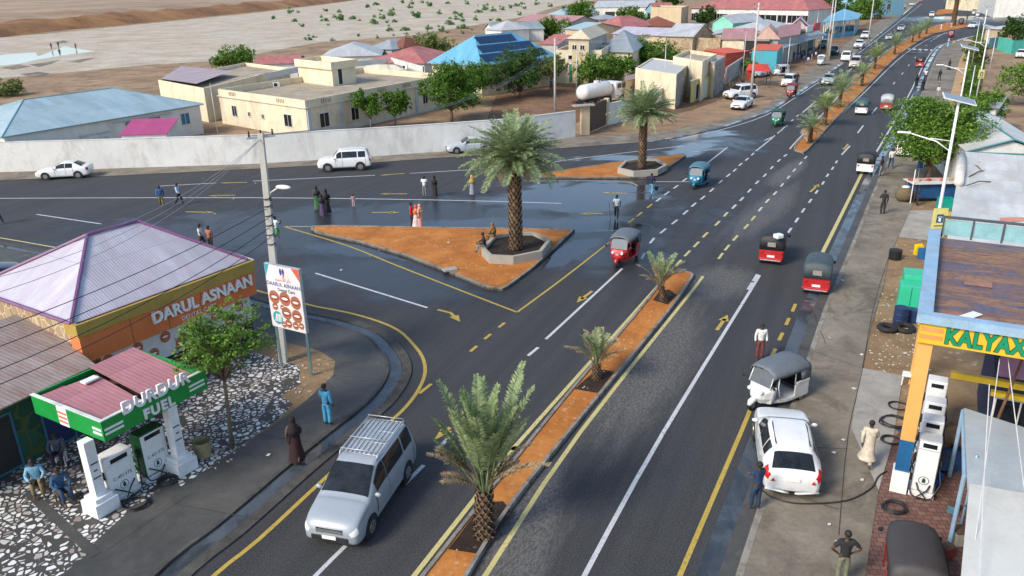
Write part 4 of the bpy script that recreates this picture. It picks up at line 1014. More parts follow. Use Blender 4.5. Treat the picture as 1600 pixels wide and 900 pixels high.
def tree(name, label, base, h, rad, leaf='green', n=4000, size=.22, trunk_h=.35, lobes=14, flat=.8, seed=1, group=None, trunk_r=None, cat='tree', lean=(0, 0), density=1.0, z0=0.0, bare=False):
    rng = random.Random(seed); rs = np.random.RandomState(seed)
    root = thing(name, label, cat, (base[0], base[1], z0), 0, group)
    tr = trunk_r or h * .025; th = h * trunk_h
    mb = MB(); top = Vector((lean[0] * th, lean[1] * th, th))
    mb.tube([(0, 0, -.05), (lean[0] * th * .4 + .03, lean[1] * th * .4, th * .5), top], [tr * 1.35, tr, tr * .85], 8)
    rz = (h - th) / 2; cc = Vector((lean[0] * h, lean[1] * h, th + rz * 1.0))
    C = []; N = []; L_ = []
    for i in range(lobes):
        for _ in range(30):
            q = Vector((rng.gauss(0, 1), rng.gauss(0, 1), rng.gauss(0, 1))).normalized() * (rng.random() ** .45)
            if q.z > -.75: break
        lr = rng.uniform(.20, .46) * rad
        lc = cc + Vector((q.x * (rad - lr * .7), q.y * (rad - lr * .7), q.z * (rz - lr * .4)))
        L_.append((lc, lr))
        mid_ = top.lerp(lc, .5) + Vector((rng.uniform(-.1, .1), rng.uniform(-.1, .1), -.1 * rad * .5))
        mb.tube([top - Vector((0, 0, tr)), mid_, lc], [tr * .6, tr * .35, tr * .12], 6)
        for _ in range(3):
            e = lc + Vector((rng.gauss(0, 1), rng.gauss(0, 1), rng.gauss(0, .7))) * lr * .7
            mb.tube([lc, e], [tr * .13, tr * .05], 4)
    mb.build('trunk', BARK, root, smooth=True)
    if not bare:
        per = int(n * 1.9 / lobes)
        for lc, lr in L_:
            m_ = int(per * rng.uniform(.6, 1.4))
            d = rs.normal(size=(m_, 3)); d /= np.linalg.norm(d, axis=1, keepdims=True)
            r = lr * rs.uniform(.25, 1.0, m_) ** .5 * (1 + .25 * rs.normal(size=m_))
            # twig clusters
            k = max(3, m_ // 26); cl = rs.randint(0, k, m_); cd = rs.normal(size=(k, 3)); cd /= np.linalg.norm(cd, axis=1, keepdims=True)
            cr_ = lr * rs.uniform(.5, 1.35, k)
            pos = cd[cl] * cr_[cl][:, None] + rs.normal(size=(m_, 3)) * lr * .13
            pos[: m_ // 5] = (d * r[:, None])[: m_ // 5]
            pos[:, 2] *= flat
            nn = d * .6 + np.array([0, 0, .8]) + rs.normal(size=(m_, 3)) * .5; nn /= np.linalg.norm(nn, axis=1, keepdims=True)
            C.append(pos + np.array(lc)); N.append(nn)
        C = np.vstack(C); N = np.vstack(N); keep = C[:, 2] > .05
        leaves_obj('crown', C[keep], N[keep], size, LEAF[leaf], root, seed)
    return root
PALMT = None
def palm_trunk_mat():
    m = bpy.data.materials.new('palm_trunk'); nt, bs = nodes_of(m)
    c = ramp(nt, noise(nt, coord(nt), 5, 5, .7), [(.3, (.10, .06, .035)), (.7, (.32, .21, .12))]); nt.links.new(c, bs.inputs['Base Color']); bs.inputs['Roughness'].default_value = .9; return m
PALMT = palm_trunk_mat(); PALMG = mat('palm_gap', (.035, .022, .015), .95)
FROND = leafmat('frond_green', (.085, .15, .06), (.36, .44, .22), .5, .2)
FRONDY = leafmat('frond_young', (.13, .20, .06), (.38, .44, .18), .5, .2)
FRONDD = leafmat('frond_dry', (.20, .14, .08), (.52, .42, .27), .8, .15)
def frond(V, F, base, az, el, ln, droop, leaf, nl, rng, wid=.022, rach=.014, bare=.16):
    """arching midrib with leaflets both sides"""
    P = []; p = Vector(base); e = el
    seg = 12
    for i in range(seg + 1):
        P.append(p.copy()); d = Vector((math.sin(az) * math.cos(e), math.cos(az) * math.cos(e), math.sin(e)))
        p = p + d * ln / seg; e -= droop / seg * (0.4 + 1.3 * i / seg)
    side0 = Vector((math.cos(az), -math.sin(az), 0))
    for i in range(seg):     # flat triangular rachis
        a, b = P[i], P[i + 1]; r0 = rach * (1 - i / seg * .8) * 2; k = len(V)
        up = (b - a).cross(side0).normalized()
        if up.z < 0: up = -up
        V += [a + side0 * r0, a - side0 * r0, a - up * r0, b + side0 * r0 * .9, b - side0 * r0 * .9, b - up * r0 * .9]
        F += [(k, k + 1, k + 4, k + 3), (k + 1, k + 2, k + 5, k + 4), (k + 2, k, k + 3, k + 5)]
    for j in range(nl):
        t = bare + (1 - bare) * (j + rng.random() * .6) / nl; f = t * seg; i = min(int(f), seg - 1); q = P[i].lerp(P[i + 1], f - i)
        d = (P[i + 1] - P[i]).normalized(); up = side0.cross(d).normalized()
        if up.z < 0: up = -up
        tt_ = (t - bare) / (1 - bare); L0 = leaf * (math.sin(math.pi * min(1, .18 + tt_ * .80)) ** .6 * .85 + .15) * rng.uniform(.8, 1.15)
        for sg in (1, -1):
            dr = (side0 * sg * rng.uniform(.75, 1.0) + d * rng.uniform(.55, .9) + up * rng.uniform(.05, .5)).normalized()
            tip = q + dr * L0 - Vector((0, 0, L0 * rng.uniform(.05, .3))); m_ = q + dr * L0 * .5
            wv = d * wid * rng.uniform(.8, 1.3); k = len(V)
            V += [q, m_ + wv, tip, m_ - wv]; F += [(k, k + 1, k + 2, k + 3)]
def palm(label, px, trunk_h, r0, r1, nf, ln, leaf, nl, seed, dry=8, group=None, young=False, el_rng=(-.1, 1.45), droop=1.0, z0=.12, name='date_palm', bare=.16, lean=(0, 0), wid=.022, drylen=.8, boots=True, dry_el=(-.5, .5), base=None):
    rng = random.Random(seed); b = PX(*px, z0) if base is None else Vector(base)
    root = thing(name, label, 'palm tree', b, 0, group)
    mb = MB(); n = 10; K = 8
    P = [Vector((lean[0] * (t / K) ** 1.5, lean[1] * (t / K) ** 1.5, trunk_h * t / K - .05)) for t in range(K + 1)]
    mb.tube(P, [r0 + (r1 - r0) * t / K for t in range(K + 1)], 12)
    mb.mi = 1
    if boots:      # old leaf bases wound round the trunk
        rows = int(trunk_h / (r1 * .62)) + 1; cnt = 9
        for i in range(rows):
            t = i / max(1, rows - 1); q = Vector((lean[0] * t ** 1.5, lean[1] * t ** 1.5, trunk_h * t)); rr = r0 + (r1 - r0) * t
            for j in range(cnt):
                a = 2 * math.pi * (j + (i % 2) * .5 + rng.uniform(-.06, .06)) / cnt; o_ = Vector((math.cos(a), math.sin(a), 0)); s_ = Vector((-math.sin(a), math.cos(a), 0))
                w_ = rr * .30 * rng.uniform(.75, 1.2); hh = r1 * .62 * rng.uniform(.75, 1.35)
                A = q + o_ * rr * .97 - Vector((0, 0, hh * .6)); B = q + o_ * (rr * 1.24 + .01) + Vector((0, 0, hh * .55))
                pts = [A - s_ * w_ * .5, A + s_ * w_ * .5, q + o_ * rr * 1.12 + s_ * w_, B + s_ * w_ * .35, B - s_ * w_ * .35, q + o_ * rr * 1.12 - s_ * w_]
                mb.face(pts); top_ = q + o_ * rr * .95 + Vector((0, 0, hh * .5))
                mb.face([pts[3], pts[4], top_ - s_ * w_ * .3, top_ + s_ * w_ * .3])
    mb.build('trunk', [PALMG, PALMT], root)
    top = P[-1]
    V, F = [], []
    for i in range(nf):
        t = i / nf; az = i * 2.399 + rng.uniform(-.2, .2)
        el = el_rng[1] + (el_rng[0] - el_rng[1]) * t ** .9 + rng.uniform(-.1, .1)
        frond(V, F, top + Vector((math.sin(az), math.cos(az), 0)) * r1 * .6 + Vector((0, 0, .12 * (1 - t))), az, el, ln * rng.uniform(.7, 1.1) * (1 - .15 * (1 - t)), droop * rng.uniform(.6, 1.45), leaf, nl, rng, wid, bare=bare)
    me = bpy.data.meshes.new('fronds'); me.from_pydata([tuple(v) for v in V], [], F); me.materials.append(FRONDY if young else FROND)
    o = bpy.data.objects.new('fronds', me); link(o); o.parent = root
    if dry:
        V, F = [], []
        for i in range(dry):
            az = i * 2.1 + rng.uniform(-.5, .5)
            frond(V, F, top - Vector((0, 0, .1)), az, rng.uniform(*dry_el), ln * drylen * rng.uniform(.6, 1), 1.6 if bare < .3 else .8, leaf * .8, int(nl * .8), rng, wid, bare=bare)
        me = bpy.data.meshes.new('dry_fronds'); me.from_pydata([tuple(v) for v in V], [], F); me.materials.append(FRONDD)
        o = bpy.data.objects.new('dry_fronds', me); link(o); o.parent = root
    return root
# ------------------------------------------------------------------ buildings
def wallmat(name, col, dirt=(.25, .2, .15), amt=.45, rough=.85): return mat('wall_' + name, col, rough, .10, .7, bmp=.12, dirt=dirt, dirt_amt=amt)
W_CREAM = wallmat('cream', (.68, .60, .43)); W_WHITE = wallmat('white', (.62, .62, .58), (.36, .32, .27)); W_GREY = wallmat('grey', (.36, .36, .35)); W_BEIGE = wallmat('beige', (.50, .40, .26))
W_MINT = wallmat('mint', (.22, .58, .45)); W_TURQ = wallmat('turquoise', (.06, .34, .42)); W_YEL = wallmat('yellow', (.55, .50, .18)); W_BLUE = wallmat('blue', (.16, .36, .46)); W_ORANGE = wallmat('orange', (.62, .17, .05), (.45, .12, .04), .4)
def stonemat(name, c1, c2, mortar, sc=2.2):
    m = bpy.data.materials.new(name); nt, bs = nodes_of(m); v = coord(nt)
    a = nt.nodes.new('ShaderNodeTexVoronoi'); a.feature = 'DISTANCE_TO_EDGE'; a.inputs['Scale'].default_value = sc; nt.links.new(v, a.inputs['Vector'])
    b = nt.nodes.new('ShaderNodeTexVoronoi'); b.inputs['Scale'].default_value = sc; nt.links.new(v, b.inputs['Vector'])
    k = ramp(nt, a.outputs['Distance'], [(.03, 0.), (.09, 1.)]); sx = nt.nodes.new('ShaderNodeSeparateColor'); nt.links.new(b.outputs['Color'], sx.inputs[0])
    c = mixc(nt, k, mortar, ramp(nt, sx.outputs[0], [(0., c1), (1., c2)])); nt.links.new(c, bs.inputs['Base Color']); bs.inputs['Roughness'].default_value = .9; bump(nt, bs, k, .6, .04); return m
W_STONE = stonemat('wall_grey_stone', (.16, .15, .15), (.34, .32, .30), (.38, .35, .3)); W_BSTONE = stonemat('wall_brown_stone', (.24, .16, .09), (.42, .31, .19), (.5, .4, .27)); W_GSTONE = stonemat('wall_green_stone', (.01, .05, .035), (.02, .09, .05), (.05, .085, .025), 1.5)
RF = dict(
 lilac=roofmat('roof_lilac', (.56, .54, .60), .12, (.46, .36, .42), .6, .42), bluegrey=roofmat('roof_bluegrey', (.36, .50, .56), .2, (.42, .45, .42), .5, .5), pale=roofmat('roof_pale', (.50, .53, .55), .2, (.40, .36, .30), .45, .5),
 grey=roofmat('roof_grey', (.33, .38, .41), .2, (.30, .26, .22), .5, .5), rust=roofmat('roof_rusted', (.34, .28, .26), .16, (.20, .10, .07), .6, .65), red=roofmat('roof_red', (.42, .13, .12), .3, (.52, .28, .24), .5, .6), pink=roofmat('roof_pink', (.46, .24, .24), .25, (.36, .18, .14), .5, .6),
 brown=roofmat('roof_brown', (.26, .09, .05), .25, (.15, .05, .03), .5, .6), mauve=roofmat('roof_mauve', (.42, .34, .36), .25, (.35, .25, .24), .4, .6), lav=roofmat('roof_lavender', (.50, .48, .56), .25, (.45, .35, .35), .3, .5), blue=roofmat('roof_blue', (.16, .44, .62), .3, (.10, .30, .48), .5, .4),
 green=roofmat('roof_greengrey', (.28, .36, .38), .25, (.2, .24, .22), .6, .6), cream=roofmat('roof_cream', (.58, .52, .38), .25, (.45, .35, .22), .4, .7), salmon=roofmat('roof_salmon', (.52, .34, .26), .25, (.4, .22, .16), .5, .6), magenta=roofmat('roof_magenta', (.42, .07, .20), .2, (.3, .05, .15), .3, .6),
 white=roofmat('roof_whitewash', (.62, .63, .61), .22, (.48, .42, .32), .5, .6, bs_=.08))
SCREED = mat('roof_screed', (.36, .30, .22), .9, .3, .5, bmp=.3, dirt=(.18, .14, .10), dirt_amt=.6)
TEALP = mat('teal_paint', (.05, .20, .22), .5, .15, 3); FRAMEW = mat('frame_white', (.6, .6, .56), .5, .1, 3); SHADEM = mat('shade_dark', (.02, .02, .022), .8, .2, 2)  # SHADEM: shade inside openings and under roofs, put into a dark colour
def opening(root, P, u, nrm, w, h, kind='window', fm=None, pm=None, world=True):
    u = Vector(u).normalized(); n = Vector(nrm).normalized(); P = Vector(P)
    def q(a, b, c): return P + u * a + Vector((0, 0, b)) + n * c
    def bx(mb, a0, a1, b0, b1, c0, c1):
        i = [mb.v(q(a, b, c)) for c in (c0, c1) for (a, b) in ((a0, b0), (a1, b0), (a1, b1), (a0, b1))]
        for f in ((0, 3, 2, 1), (4, 5, 6, 7), (0, 1, 5, 4), (1, 2, 6, 5), (2, 3, 7, 6), (3, 0, 4, 7)): mb.facei([i[k] for k in f])
    mb = MB(); t = min(.07, w * .12)
    bx(mb, -w / 2, w / 2, h / 2 - t, h / 2, -.02, .05); bx(mb, -w / 2, w / 2, -h / 2, -h / 2 + t, -.02, .05 if kind == 'door' else .09)
    bx(mb, -w / 2, -w / 2 + t, -h / 2 + t, h / 2 - t, -.02, .05); bx(mb, w / 2 - t, w / 2, -h / 2 + t, h / 2 - t, -.02, .05)
    if kind == 'window': bx(mb, -t / 3, t / 3, -h / 2 + t, h / 2 - t, -.02, .045)
    o = mb.build(kind, fm or FRAMEW, root, world=world)
    mb = MB(); bx(mb, -w / 2 + t, w / 2 - t, -h / 2 + t, h / 2 - t, -.02, .018); c = mb.build('pane' if kind == 'window' else 'door_leaf', pm or GLASS, o)
    if world: c.data.transform(Matrix.Translation(-root.location))
    return o
def house(name, label, A, B, C, h, kind='gable', rise=1.3, wall=W_CREAM, roof='grey', over=.35, wins=(), cat='house', group=None, fascia=None, parapet=.5, trim=None, walls2=None, side=None, axis=None, z0=0.0, base=-.1):
    a, b = PX(*A, h), PX(*B, h)
    if C[0] == 'd':
        dd = (b - a).normalized(); c = b + Vector((-dd.y, dd.x, 0)) * C[1]
    elif C[0] == 'r': c = b + Vector((b.x, b.y, 0)).normalized() * C[1]
    elif C[0] == 'w': c = Vector((C[1], C[2], h))
    else: c = PX(*C, h)
    d = a + c - b; r0 = Vector((b.x, b.y, 0))
    root = thing(name, label, cat, r0, 0, group)
    E4 = [a, b, c, d]; W4 = inset(E4, over) if kind != 'flat' else [Vector((p.x, p.y, 0)) for p in E4]
    u1 = (b - a).normalized(); u2 = (c - b).normalized(); n1 = Vector((u1.y, -u1.x, 0)); n2 = Vector((u2.y, -u2.x, 0))
    if axis is None and kind == 'gable' and isinstance(C[0], str): axis = 'AB'
    if axis is None: axis = 'AB' if (b - a).length >= (c - b).length else 'BC'
    up = Vector((0, 0, 1))
    mb = MB()
    if kind == 'flat':
        ft = h - parapet; mb.prism(W4, base, ft); mb.build('wall', wall, root, world=True)
        mb = MB(); I = inset(W4, .2)
        for k in range(4):
            p, q, r, s_ = W4[k], W4[(k + 1) % 4], I[(k + 1) % 4], I[k]
            Z = lambda v, z: (v.x, v.y, z)
            mb.face([Z(p, h), Z(q, h), Z(r, h), Z(s_, h)]); mb.face([Z(p, ft - .002), Z(q, ft - .002), Z(q, h), Z(p, h)]); mb.face([Z(r, ft), Z(s_, ft), Z(s_, h), Z(r, h)])
        mb.build('parapet', walls2 or wall, root, world=True)
        mb = MB(); mb.sheet(I, ft + .012); mb.build('roof', RF[roof] if roof in RF else SCREED, root, world=True)
    else:
        mb.prism(W4, base, h - .02)
        gab = []
        if kind == 'gable':
            if axis == 'AB': ends = ((a, d), (b, c))
            else: ends = ((a, b), (d, c))
            R0, R1 = [(p + q) / 2 + up * rise for p, q in ends]
            wi = W4; pairs = ((wi[0], wi[3]), (wi[1], wi[2])) if axis == 'AB' else ((wi[0], wi[1]), (wi[3], wi[2]))
            for (p, q), Rr in zip(pairs, (R0, R1)):
                m_ = (p + q) / 2; mb.face([(p.x, p.y, h - .02), (q.x, q.y, h - .02), (m_.x, m_.y, h + rise - .12)])
            fac = [(a, b, R1, R0), (c, d, R0, R1)] if axis == 'AB' else [(b, c, R1, R0), (d, a, R0, R1)]
        elif kind == 'hip':
            ln = ((b - a).length, (c - b).length)
            if axis == 'AB':
                m0, m1 = (a + d) / 2, (b + c) / 2; k = min(.48, .5 * ln[1] / ln[0] * .9)
            else:
                m0, m1 = (a + b) / 2, (d + c) / 2; k = min(.48, .5 * ln[0] / ln[1] * .9)
            R0 = m0.lerp(m1, k) + up * rise; R1 = m1.lerp(m0, k) + up * rise
            fac = [(a, b, R1, R0), (b, c, R1), (c, d, R0, R1), (d, a, R0)] if axis == 'AB' else [(a, b, R0), (b, c, R1, R0), (c, d, R1), (d, a, R0, R1)]
        elif kind == 'pyr':
            Rr = (a + c) / 2 + up * rise; fac = [(a, b, Rr), (b, c, Rr), (c, d, Rr), (d, a, Rr)]; R0 = R1 = Rr
        elif kind == 'shed':       # falls towards AB
            fac = [(a, b, c + up * rise, d + up * rise)]
            w0 = W4
            mb.face([(w0[1].x, w0[1].y, h - .02), (w0[2].x, w0[2].y, h - .02), (w0[2].x, w0[2].y, h + rise - .1)]); mb.face([(w0[3].x, w0[3].y, h - .02), (w0[0].x, w0[0].y, h - .02), (w0[3].x, w0[3].y, h + rise - .1)])
            mb.face([(w0[2].x, w0[2].y, h - .02), (w0[3].x, w0[3].y, h - .02), (w0[3].x, w0[3].y, h + rise - .1), (w0[2].x, w0[2].y, h + rise - .1)])
        mb.build('wall', wall, root, world=True)
        mb = MB()
        for f in fac: mb.rface([p - r0 for p in f])
        o = mb.build('roof', RF[roof] if isinstance(roof, str) else roof, root); s_ = o.modifiers.new('thick', 'SOLIDIFY'); s_.thickness = .05; s_.offset = 1
        if kind in ('hip', 'pyr', 'gable') and trim:
            mb = MB(); rad = .07
            if (R1 - R0).length > .1: mb.tube([R0 + up * .05, R1 + up * .05], rad, 6)
            if kind != 'gable':
                near = lambda p: R0 if (p - R0).length <= (p - R1).length else R1
                for p in E4: mb.tube([p + up * .04, near(p) + up * .05], rad, 6)
            else:
                for p, q in (((a, R0), (d, R0), (b, R1), (c, R1)) if axis == 'AB' else ((a, R0), (b, R0), (d, R1), (c, R1))): mb.tube([p + up * .04, q + up * .05], rad, 6)
            for p, q in ((a, b), (b, c)): mb.tube([p + up * .0, q + up * .0], rad * .8, 6)
            mb.build('ridge_trim', trim, root, world=True)
    if side is not None:
        p, q = W4[1], W4[2]; mb = MB(); mb.prism([Vector((*p.xy, 0)) + n2 * .03, Vector((*q.xy, 0)) + n2 * .03, Vector((*q.xy, 0)), Vector((*p.xy, 0))], -.1, h - (parapet if kind == 'flat' else .03)); mb.build('side_wall', side, root, world=True)
    for (side, t, zc, w_, hh, *rest) in wins:
        kd = rest[0] if rest else 'window'; pm_ = rest[1] if len(rest) > 1 else None; fm = rest[2] if len(rest) > 2 else None
        p, q, n = ((W4[0], W4[1], n1) if side == 0 else (W4[1], W4[2], n2)); pt = Vector(p).lerp(Vector(q), t); pt.z = zc
        opening(root, pt, (q - p).normalized(), n, w_, hh, kd, fm, pm_)
    root['_'] = 0; del root['_']
    return root, dict(a=a, b=b, c=c, d=d, W=W4, n1=n1, n2=n2, u1=u1, u2=u2, h=h)
def wall_run(name, label, px, h, wall, th=.22, z0=-.1, cat='wall', cap=None, group=None, ends_h=None):
    P = L(px); root = thing(name, label, cat, (P[0].x, P[0].y, 0), 0, group)
    mb = MB(); curb(mb, P, th, h, th / 2 * 0, z0)
    n = offset_line(P, -th / 2), offset_line(P, th / 2)
    for i in (0, -1):
        A, B = n[0][i], n[1][i]; mb.face([(A.x, A.y, z0), (B.x, B.y, z0), (B.x, B.y, h), (A.x, A.y, h)])
    mb.build('wall_face', wall, root, world=True)
    mb = MB(); curb(mb, P, th + .06, h + .05, 0, h + .001); mb.build('coping', cap or wall, root, world=True); return root
def pole(name, label, px, h, r=.09, m=None, cat='pole', top=None, group=None, lean=(0, 0), z0=0.0, arms=True, base=None):
    b = PX(*px) if base is None else Vector(base); root = thing(name, label, cat, b, 0, group)
    mb = MB(); mb.tube([(0, 0, -.1), (lean[0], lean[1], h)], [r, r * .62], 8); mb.build('shaft', m or GALV, root, smooth=True)
    if arms:
        mb = MB(); mb.box((lean[0], lean[1], h - .35), (1.5, .09, .09), rz=.4); mb.build('crossarm', m or GALV, root)
        for k in (-.65, 0, .65):
            mb = MB(); mb.tube([(lean[0] + k * math.cos(.4), lean[1] + k * math.sin(.4), h - .30), (lean[0] + k * math.cos(.4), lean[1] + k * math.sin(.4), h - .12)], [.05, .03], 6); mb.build('insulator', BLACKP, root)
    return root

# long boundary wall of the compound
W_BOUND = wallmat('boundary', (.64, .64, .62), (.30, .27, .23), .5)
wall_run('boundary_wall', 'long weathered white compound wall running beside the junction road', [(-160, 275), (0, 268), (120, 265), (400, 256), (560, 246), (700, 236), (800, 228), (898, 214)], 2.65, W_BOUND)
# blue-grey warehouse
r_, g_ = house('warehouse', 'long low warehouse with pale blue-grey hipped metal roof behind the boundary wall', (3, 215), (318, 163), ('d', 13.5), 3.15, 'hip', 2.1, W_WHITE, 'bluegrey', .3, trim=mat('trim_bluegrey', (.14, .30, .32), .5),
    wins=[(0, .90, 1.9, 1.2, 1.3, 'window', mat('shutter_blue', (.02, .14, .24), .6)), (0, .18, 1.2, 1.6, .8)])
mb = MB(); P_, Q_ = g_['W'][0].lerp(g_['W'][1], .50), g_['W'][0].lerp(g_['W'][1], .83); n_ = g_['n1']
mb.tube([P_ + n_ * .12 + Vector((0, 0, 2.75)), Q_ + n_ * .12 + Vector((0, 0, 2.75))], .05, 6); mb.build('door_rail', GALV, r_, world=True)
opening(r_, Vector((*g_['W'][0].lerp(g_['W'][1], .66).xy, 1.4)), g_['u1'], n_, 4.2, 2.6, 'door', GALV, mat('old_door', (.16, .19, .19), .7, .3, 1))
Pt = g_['W'][0].lerp(g_['W'][1], .40); text_part('QALIB IYO ALAABTA', .36, wallM(Vector((Pt.x, Pt.y, 1.95)) + n_ * .02 - r_.location, g_['u1'], n_), mat('faded_sign_paint', (.25, .40, .42), .8), r_, 'painted_sign', .004)
Pt = g_['W'][0].lerp(g_['W'][1], .42); text_part('GURI  ELWA', .34, wallM(Vector((Pt.x, Pt.y, 1.45)) + n_ * .02 - r_.location, g_['u1'], n_), MATS['faded_sign_paint'], r_, 'painted_sign', .004)
house('guard_hut', 'small white hut with magenta metal roof tucked against the boundary wall', (186, 212), (261, 210), ('d', 3.4), 2.9, 'shed', .9, W_WHITE, 'magenta', .15, cat='hut')
# cream houses behind the warehouse
house('flat_roofed_house', 'pale cream house with mauve sheet roof behind the warehouse roof', (247, 125), (318, 138), (452, 106), 4.0, 'flat', 1, W_CREAM, 'screed', .2, wins=[(1, .3, 2.2, 1.2, 1.2)])
hh_ = scene.objects['flat_roofed_house']; mb = MB(); mb.rface([p - hh_.location for p in (PX(251, 123, 4.08), PX(306, 131, 4.08), PX(362, 111, 4.3), PX(283, 103, 4.3))]); mb.build('sheet_roof', RF['mauve'], hh_)
r_, g_ = house('flat_roofed_villa', 'large cream flat-roofed villa with terrace parapets behind the boundary wall', (340, 139), (476, 157), (700, 116), 4.0, 'flat', 1, W_CREAM, 'screed', .2, parapet=.75,
    wins=[(0, .18, 1.7, 1.1, 1.3), (0, .52, 1.6, .6, .6), (0, .80, 1.6, 1.5, 1.4), (0, .36, 1.6, .6, .6), (1, .10, 1.6, 1.5, 1.6), (1, .29, 1.6, 1.3, 1.5), (1, .80, 1.6, 1.1, 1.4)], walls2=W_CREAM)
for side, ts in ((0, (.18, .74)), (1, (.12, .30, .48, .66, .85))):
    p, q, n = (g_['W'][0], g_['W'][1], g_['n1']) if side == 0 else (g_['W'][1], g_['W'][2], g_['n2'])
    u = (q - p).normalized()
    for t in ts:
        for k in range(5):
            c = Vector(p).lerp(q, t) + u * (k - 2) * .32; c.z = 3.62; mb = MB(); mb.box(c + n * .015, (.12, .06, .44), rz=math.atan2(u.y, u.x)); mb.build('parapet_slot', mat('slot_dark', (.30, .24, .16), .9), r_, world=True)
for t in (.012, .2, .37, .55, .73, .9):
    c = Vector(g_['W'][1]).lerp(g_['W'][2], t); c.z = 1.6; mb = MB(); mb.box(c + g_['n2'] * .06, (.42, .16, 3.25), rz=math.atan2(g_['u2'].y, g_['u2'].x)); mb.build('pilaster', wallmat('pale_blue', (.45, .52, .55)), r_, world=True)
mb = MB()
for s_, (p, q, n) in enumerate(((g_['W'][0], g_['W'][1], g_['n1']), (g_['W'][1], g_['W'][2], g_['n2']))):
    c = (Vector(p) + Vector(q)) / 2; c.z = 3.22; mb.box(c + n * .08, ((q - p).length + .2, .2, .08), rz=math.atan2((q - p).y, (q - p).x))
mb.build('cornice', W_CREAM, r_, world=True)
VR, VG = r_, g_
# penthouse stair head
b0 = PX(521, 135, 3.26); Zp = 6.2
a0 = PX(468, 128, 3.26); c0 = PX(557, 129, 3.26); d0 = a0 + c0 - b0
mb = MB(); mb.prism([a0, b0, c0, d0], 3.2, Zp - .9); mb.build('stair_head', W_CREAM, r_, world=True)
mb = MB(); O_ = inset([a0, b0, c0, d0], -.3); mb.prism(O_, Zp - .9, Zp - .55)
I_ = inset(O_, .2)
for k in range(4):
    p, q, r2, s_ = O_[k], O_[(k + 1) % 4], I_[(k + 1) % 4], I_[k]; Z = lambda v, z: (v.x, v.y, z)
    mb.face([Z(p, Zp), Z(q, Zp), Z(r2, Zp), Z(s_, Zp)]); mb.face([Z(p, Zp - .55), Z(q, Zp - .55), Z(q, Zp), Z(p, Zp)]); mb.face([Z(r2, Zp - .55), Z(s_, Zp - .55), Z(s_, Zp), Z(r2, Zp)])
mb.build('stair_head_parapet', W_CREAM, r_, world=True)
u_ = (c0 - b0).normalized(); n_ = Vector((u_.y, -u_.x, 0)); opening(r_, b0.lerp(c0, .32) + Vector((0, 0, 1.05)), u_, n_, .85, 2.0, 'door', WHITE, SHADEM)
def ac_unit(label, p, rz):
    t = thing('air_conditioner', label, 'air conditioner', p, rz)
    mb = MB(); mb.box((0, 0, .3), (.8, .3, .58)); mb.build('casing', WHITE, t, bevel=.02)
    mb = MB(); mb.tube([(-.12, -.155, .3), (-.12, -.175, .3)], .23, 14); mb.build('fan_grille', BLACKP, t)
ac_unit('white air conditioner low on the villa terrace near the front-left parapet', PX(432, 136, 3.26), .5)
ac_unit('white air conditioner against the rear-left parapet of the villa', PX(447, 112, 3.26), .5)
ac_unit('white air conditioner on the far right parapet of the villa terrace', PX(633, 108, 3.26), -.4)
mb = MB()
for px in ([(398, 128), (470, 112)], [(520, 108), (612, 98), (662, 113)]):
    curb(mb, L(px, 3.2), .2, 4.0, 0, 3.2)
mb.build('inner_parapet', W_WHITE, VR, world=True)
# roofs between the villa and the river
house('low_house', 'low house with faded red sheet roof left of the villa stair head', (398, 101), (466, 99), ('d', 9), 3.0, 'gable', 0.9, W_WHITE, 'red', cat='house')
house('low_house', 'wide low house with pale grey roof beyond the villa terrace', (500, 90), (596, 87), ('d', 16), 3.0, 'hip', 1.8, W_WHITE, 'pale')
house('low_house', 'small house with slate-grey hipped roof beyond the red roof', (570, 76), (612, 78), ('d', 9), 3.2, 'hip', 1.6, W_GREY, 'grey')
house('low_house', 'small dark brown gabled roof peeping above the red roof', (603, 74), (630, 75), ('d', 7), 3.4, 'pyr', 1.8, W_BEIGE, 'brown')
house('low_house', 'house with dusty red hipped roof behind the villa terrace wall', (566, 97), (664, 100), ('d', 13), 3.3, 'hip', 2.0, W_WHITE, 'red', wins=[(0, .6, 1.8, 1, 1)])
# solar roof
r_, g_ = house('solar_roofed_hall', 'hall with bright blue roof covered in rows of solar panels', (668, 99), (752, 103), (872, 88), 4.2, 'hip', 3.6, W_CREAM, 'blue', .4, axis='BC', trim=RF['blue'], cat='hall')
b_, c_ = g_['b'], g_['c']; r0_ = r_.location; ab = (g_['a'] + g_['b']) / 2; lnBC = (c_ - b_).length; wAB = (b_ - g_['a']).length
kk = min(.48, .5 * wAB / lnBC * .9); Rr0 = ab.lerp((g_['d'] + g_['c']) / 2, kk) + Vector((0, 0, 3.6)); Rr1 = ((g_['d'] + g_['c']) / 2).lerp(ab, kk) + Vector((0, 0, 3.6))
SOLAR = mat('solar_cell', (.006, .03, .085), .12, .3, 8, spec=.8)
e_ = (c_ - b_).normalized(); m0 = b_ + e_ * ((Rr0 - b_).dot(e_)); upv = (Rr0 - m0); nrm = e_.cross(upv).normalized(); nrm = nrm if nrm.z > 0 else -nrm
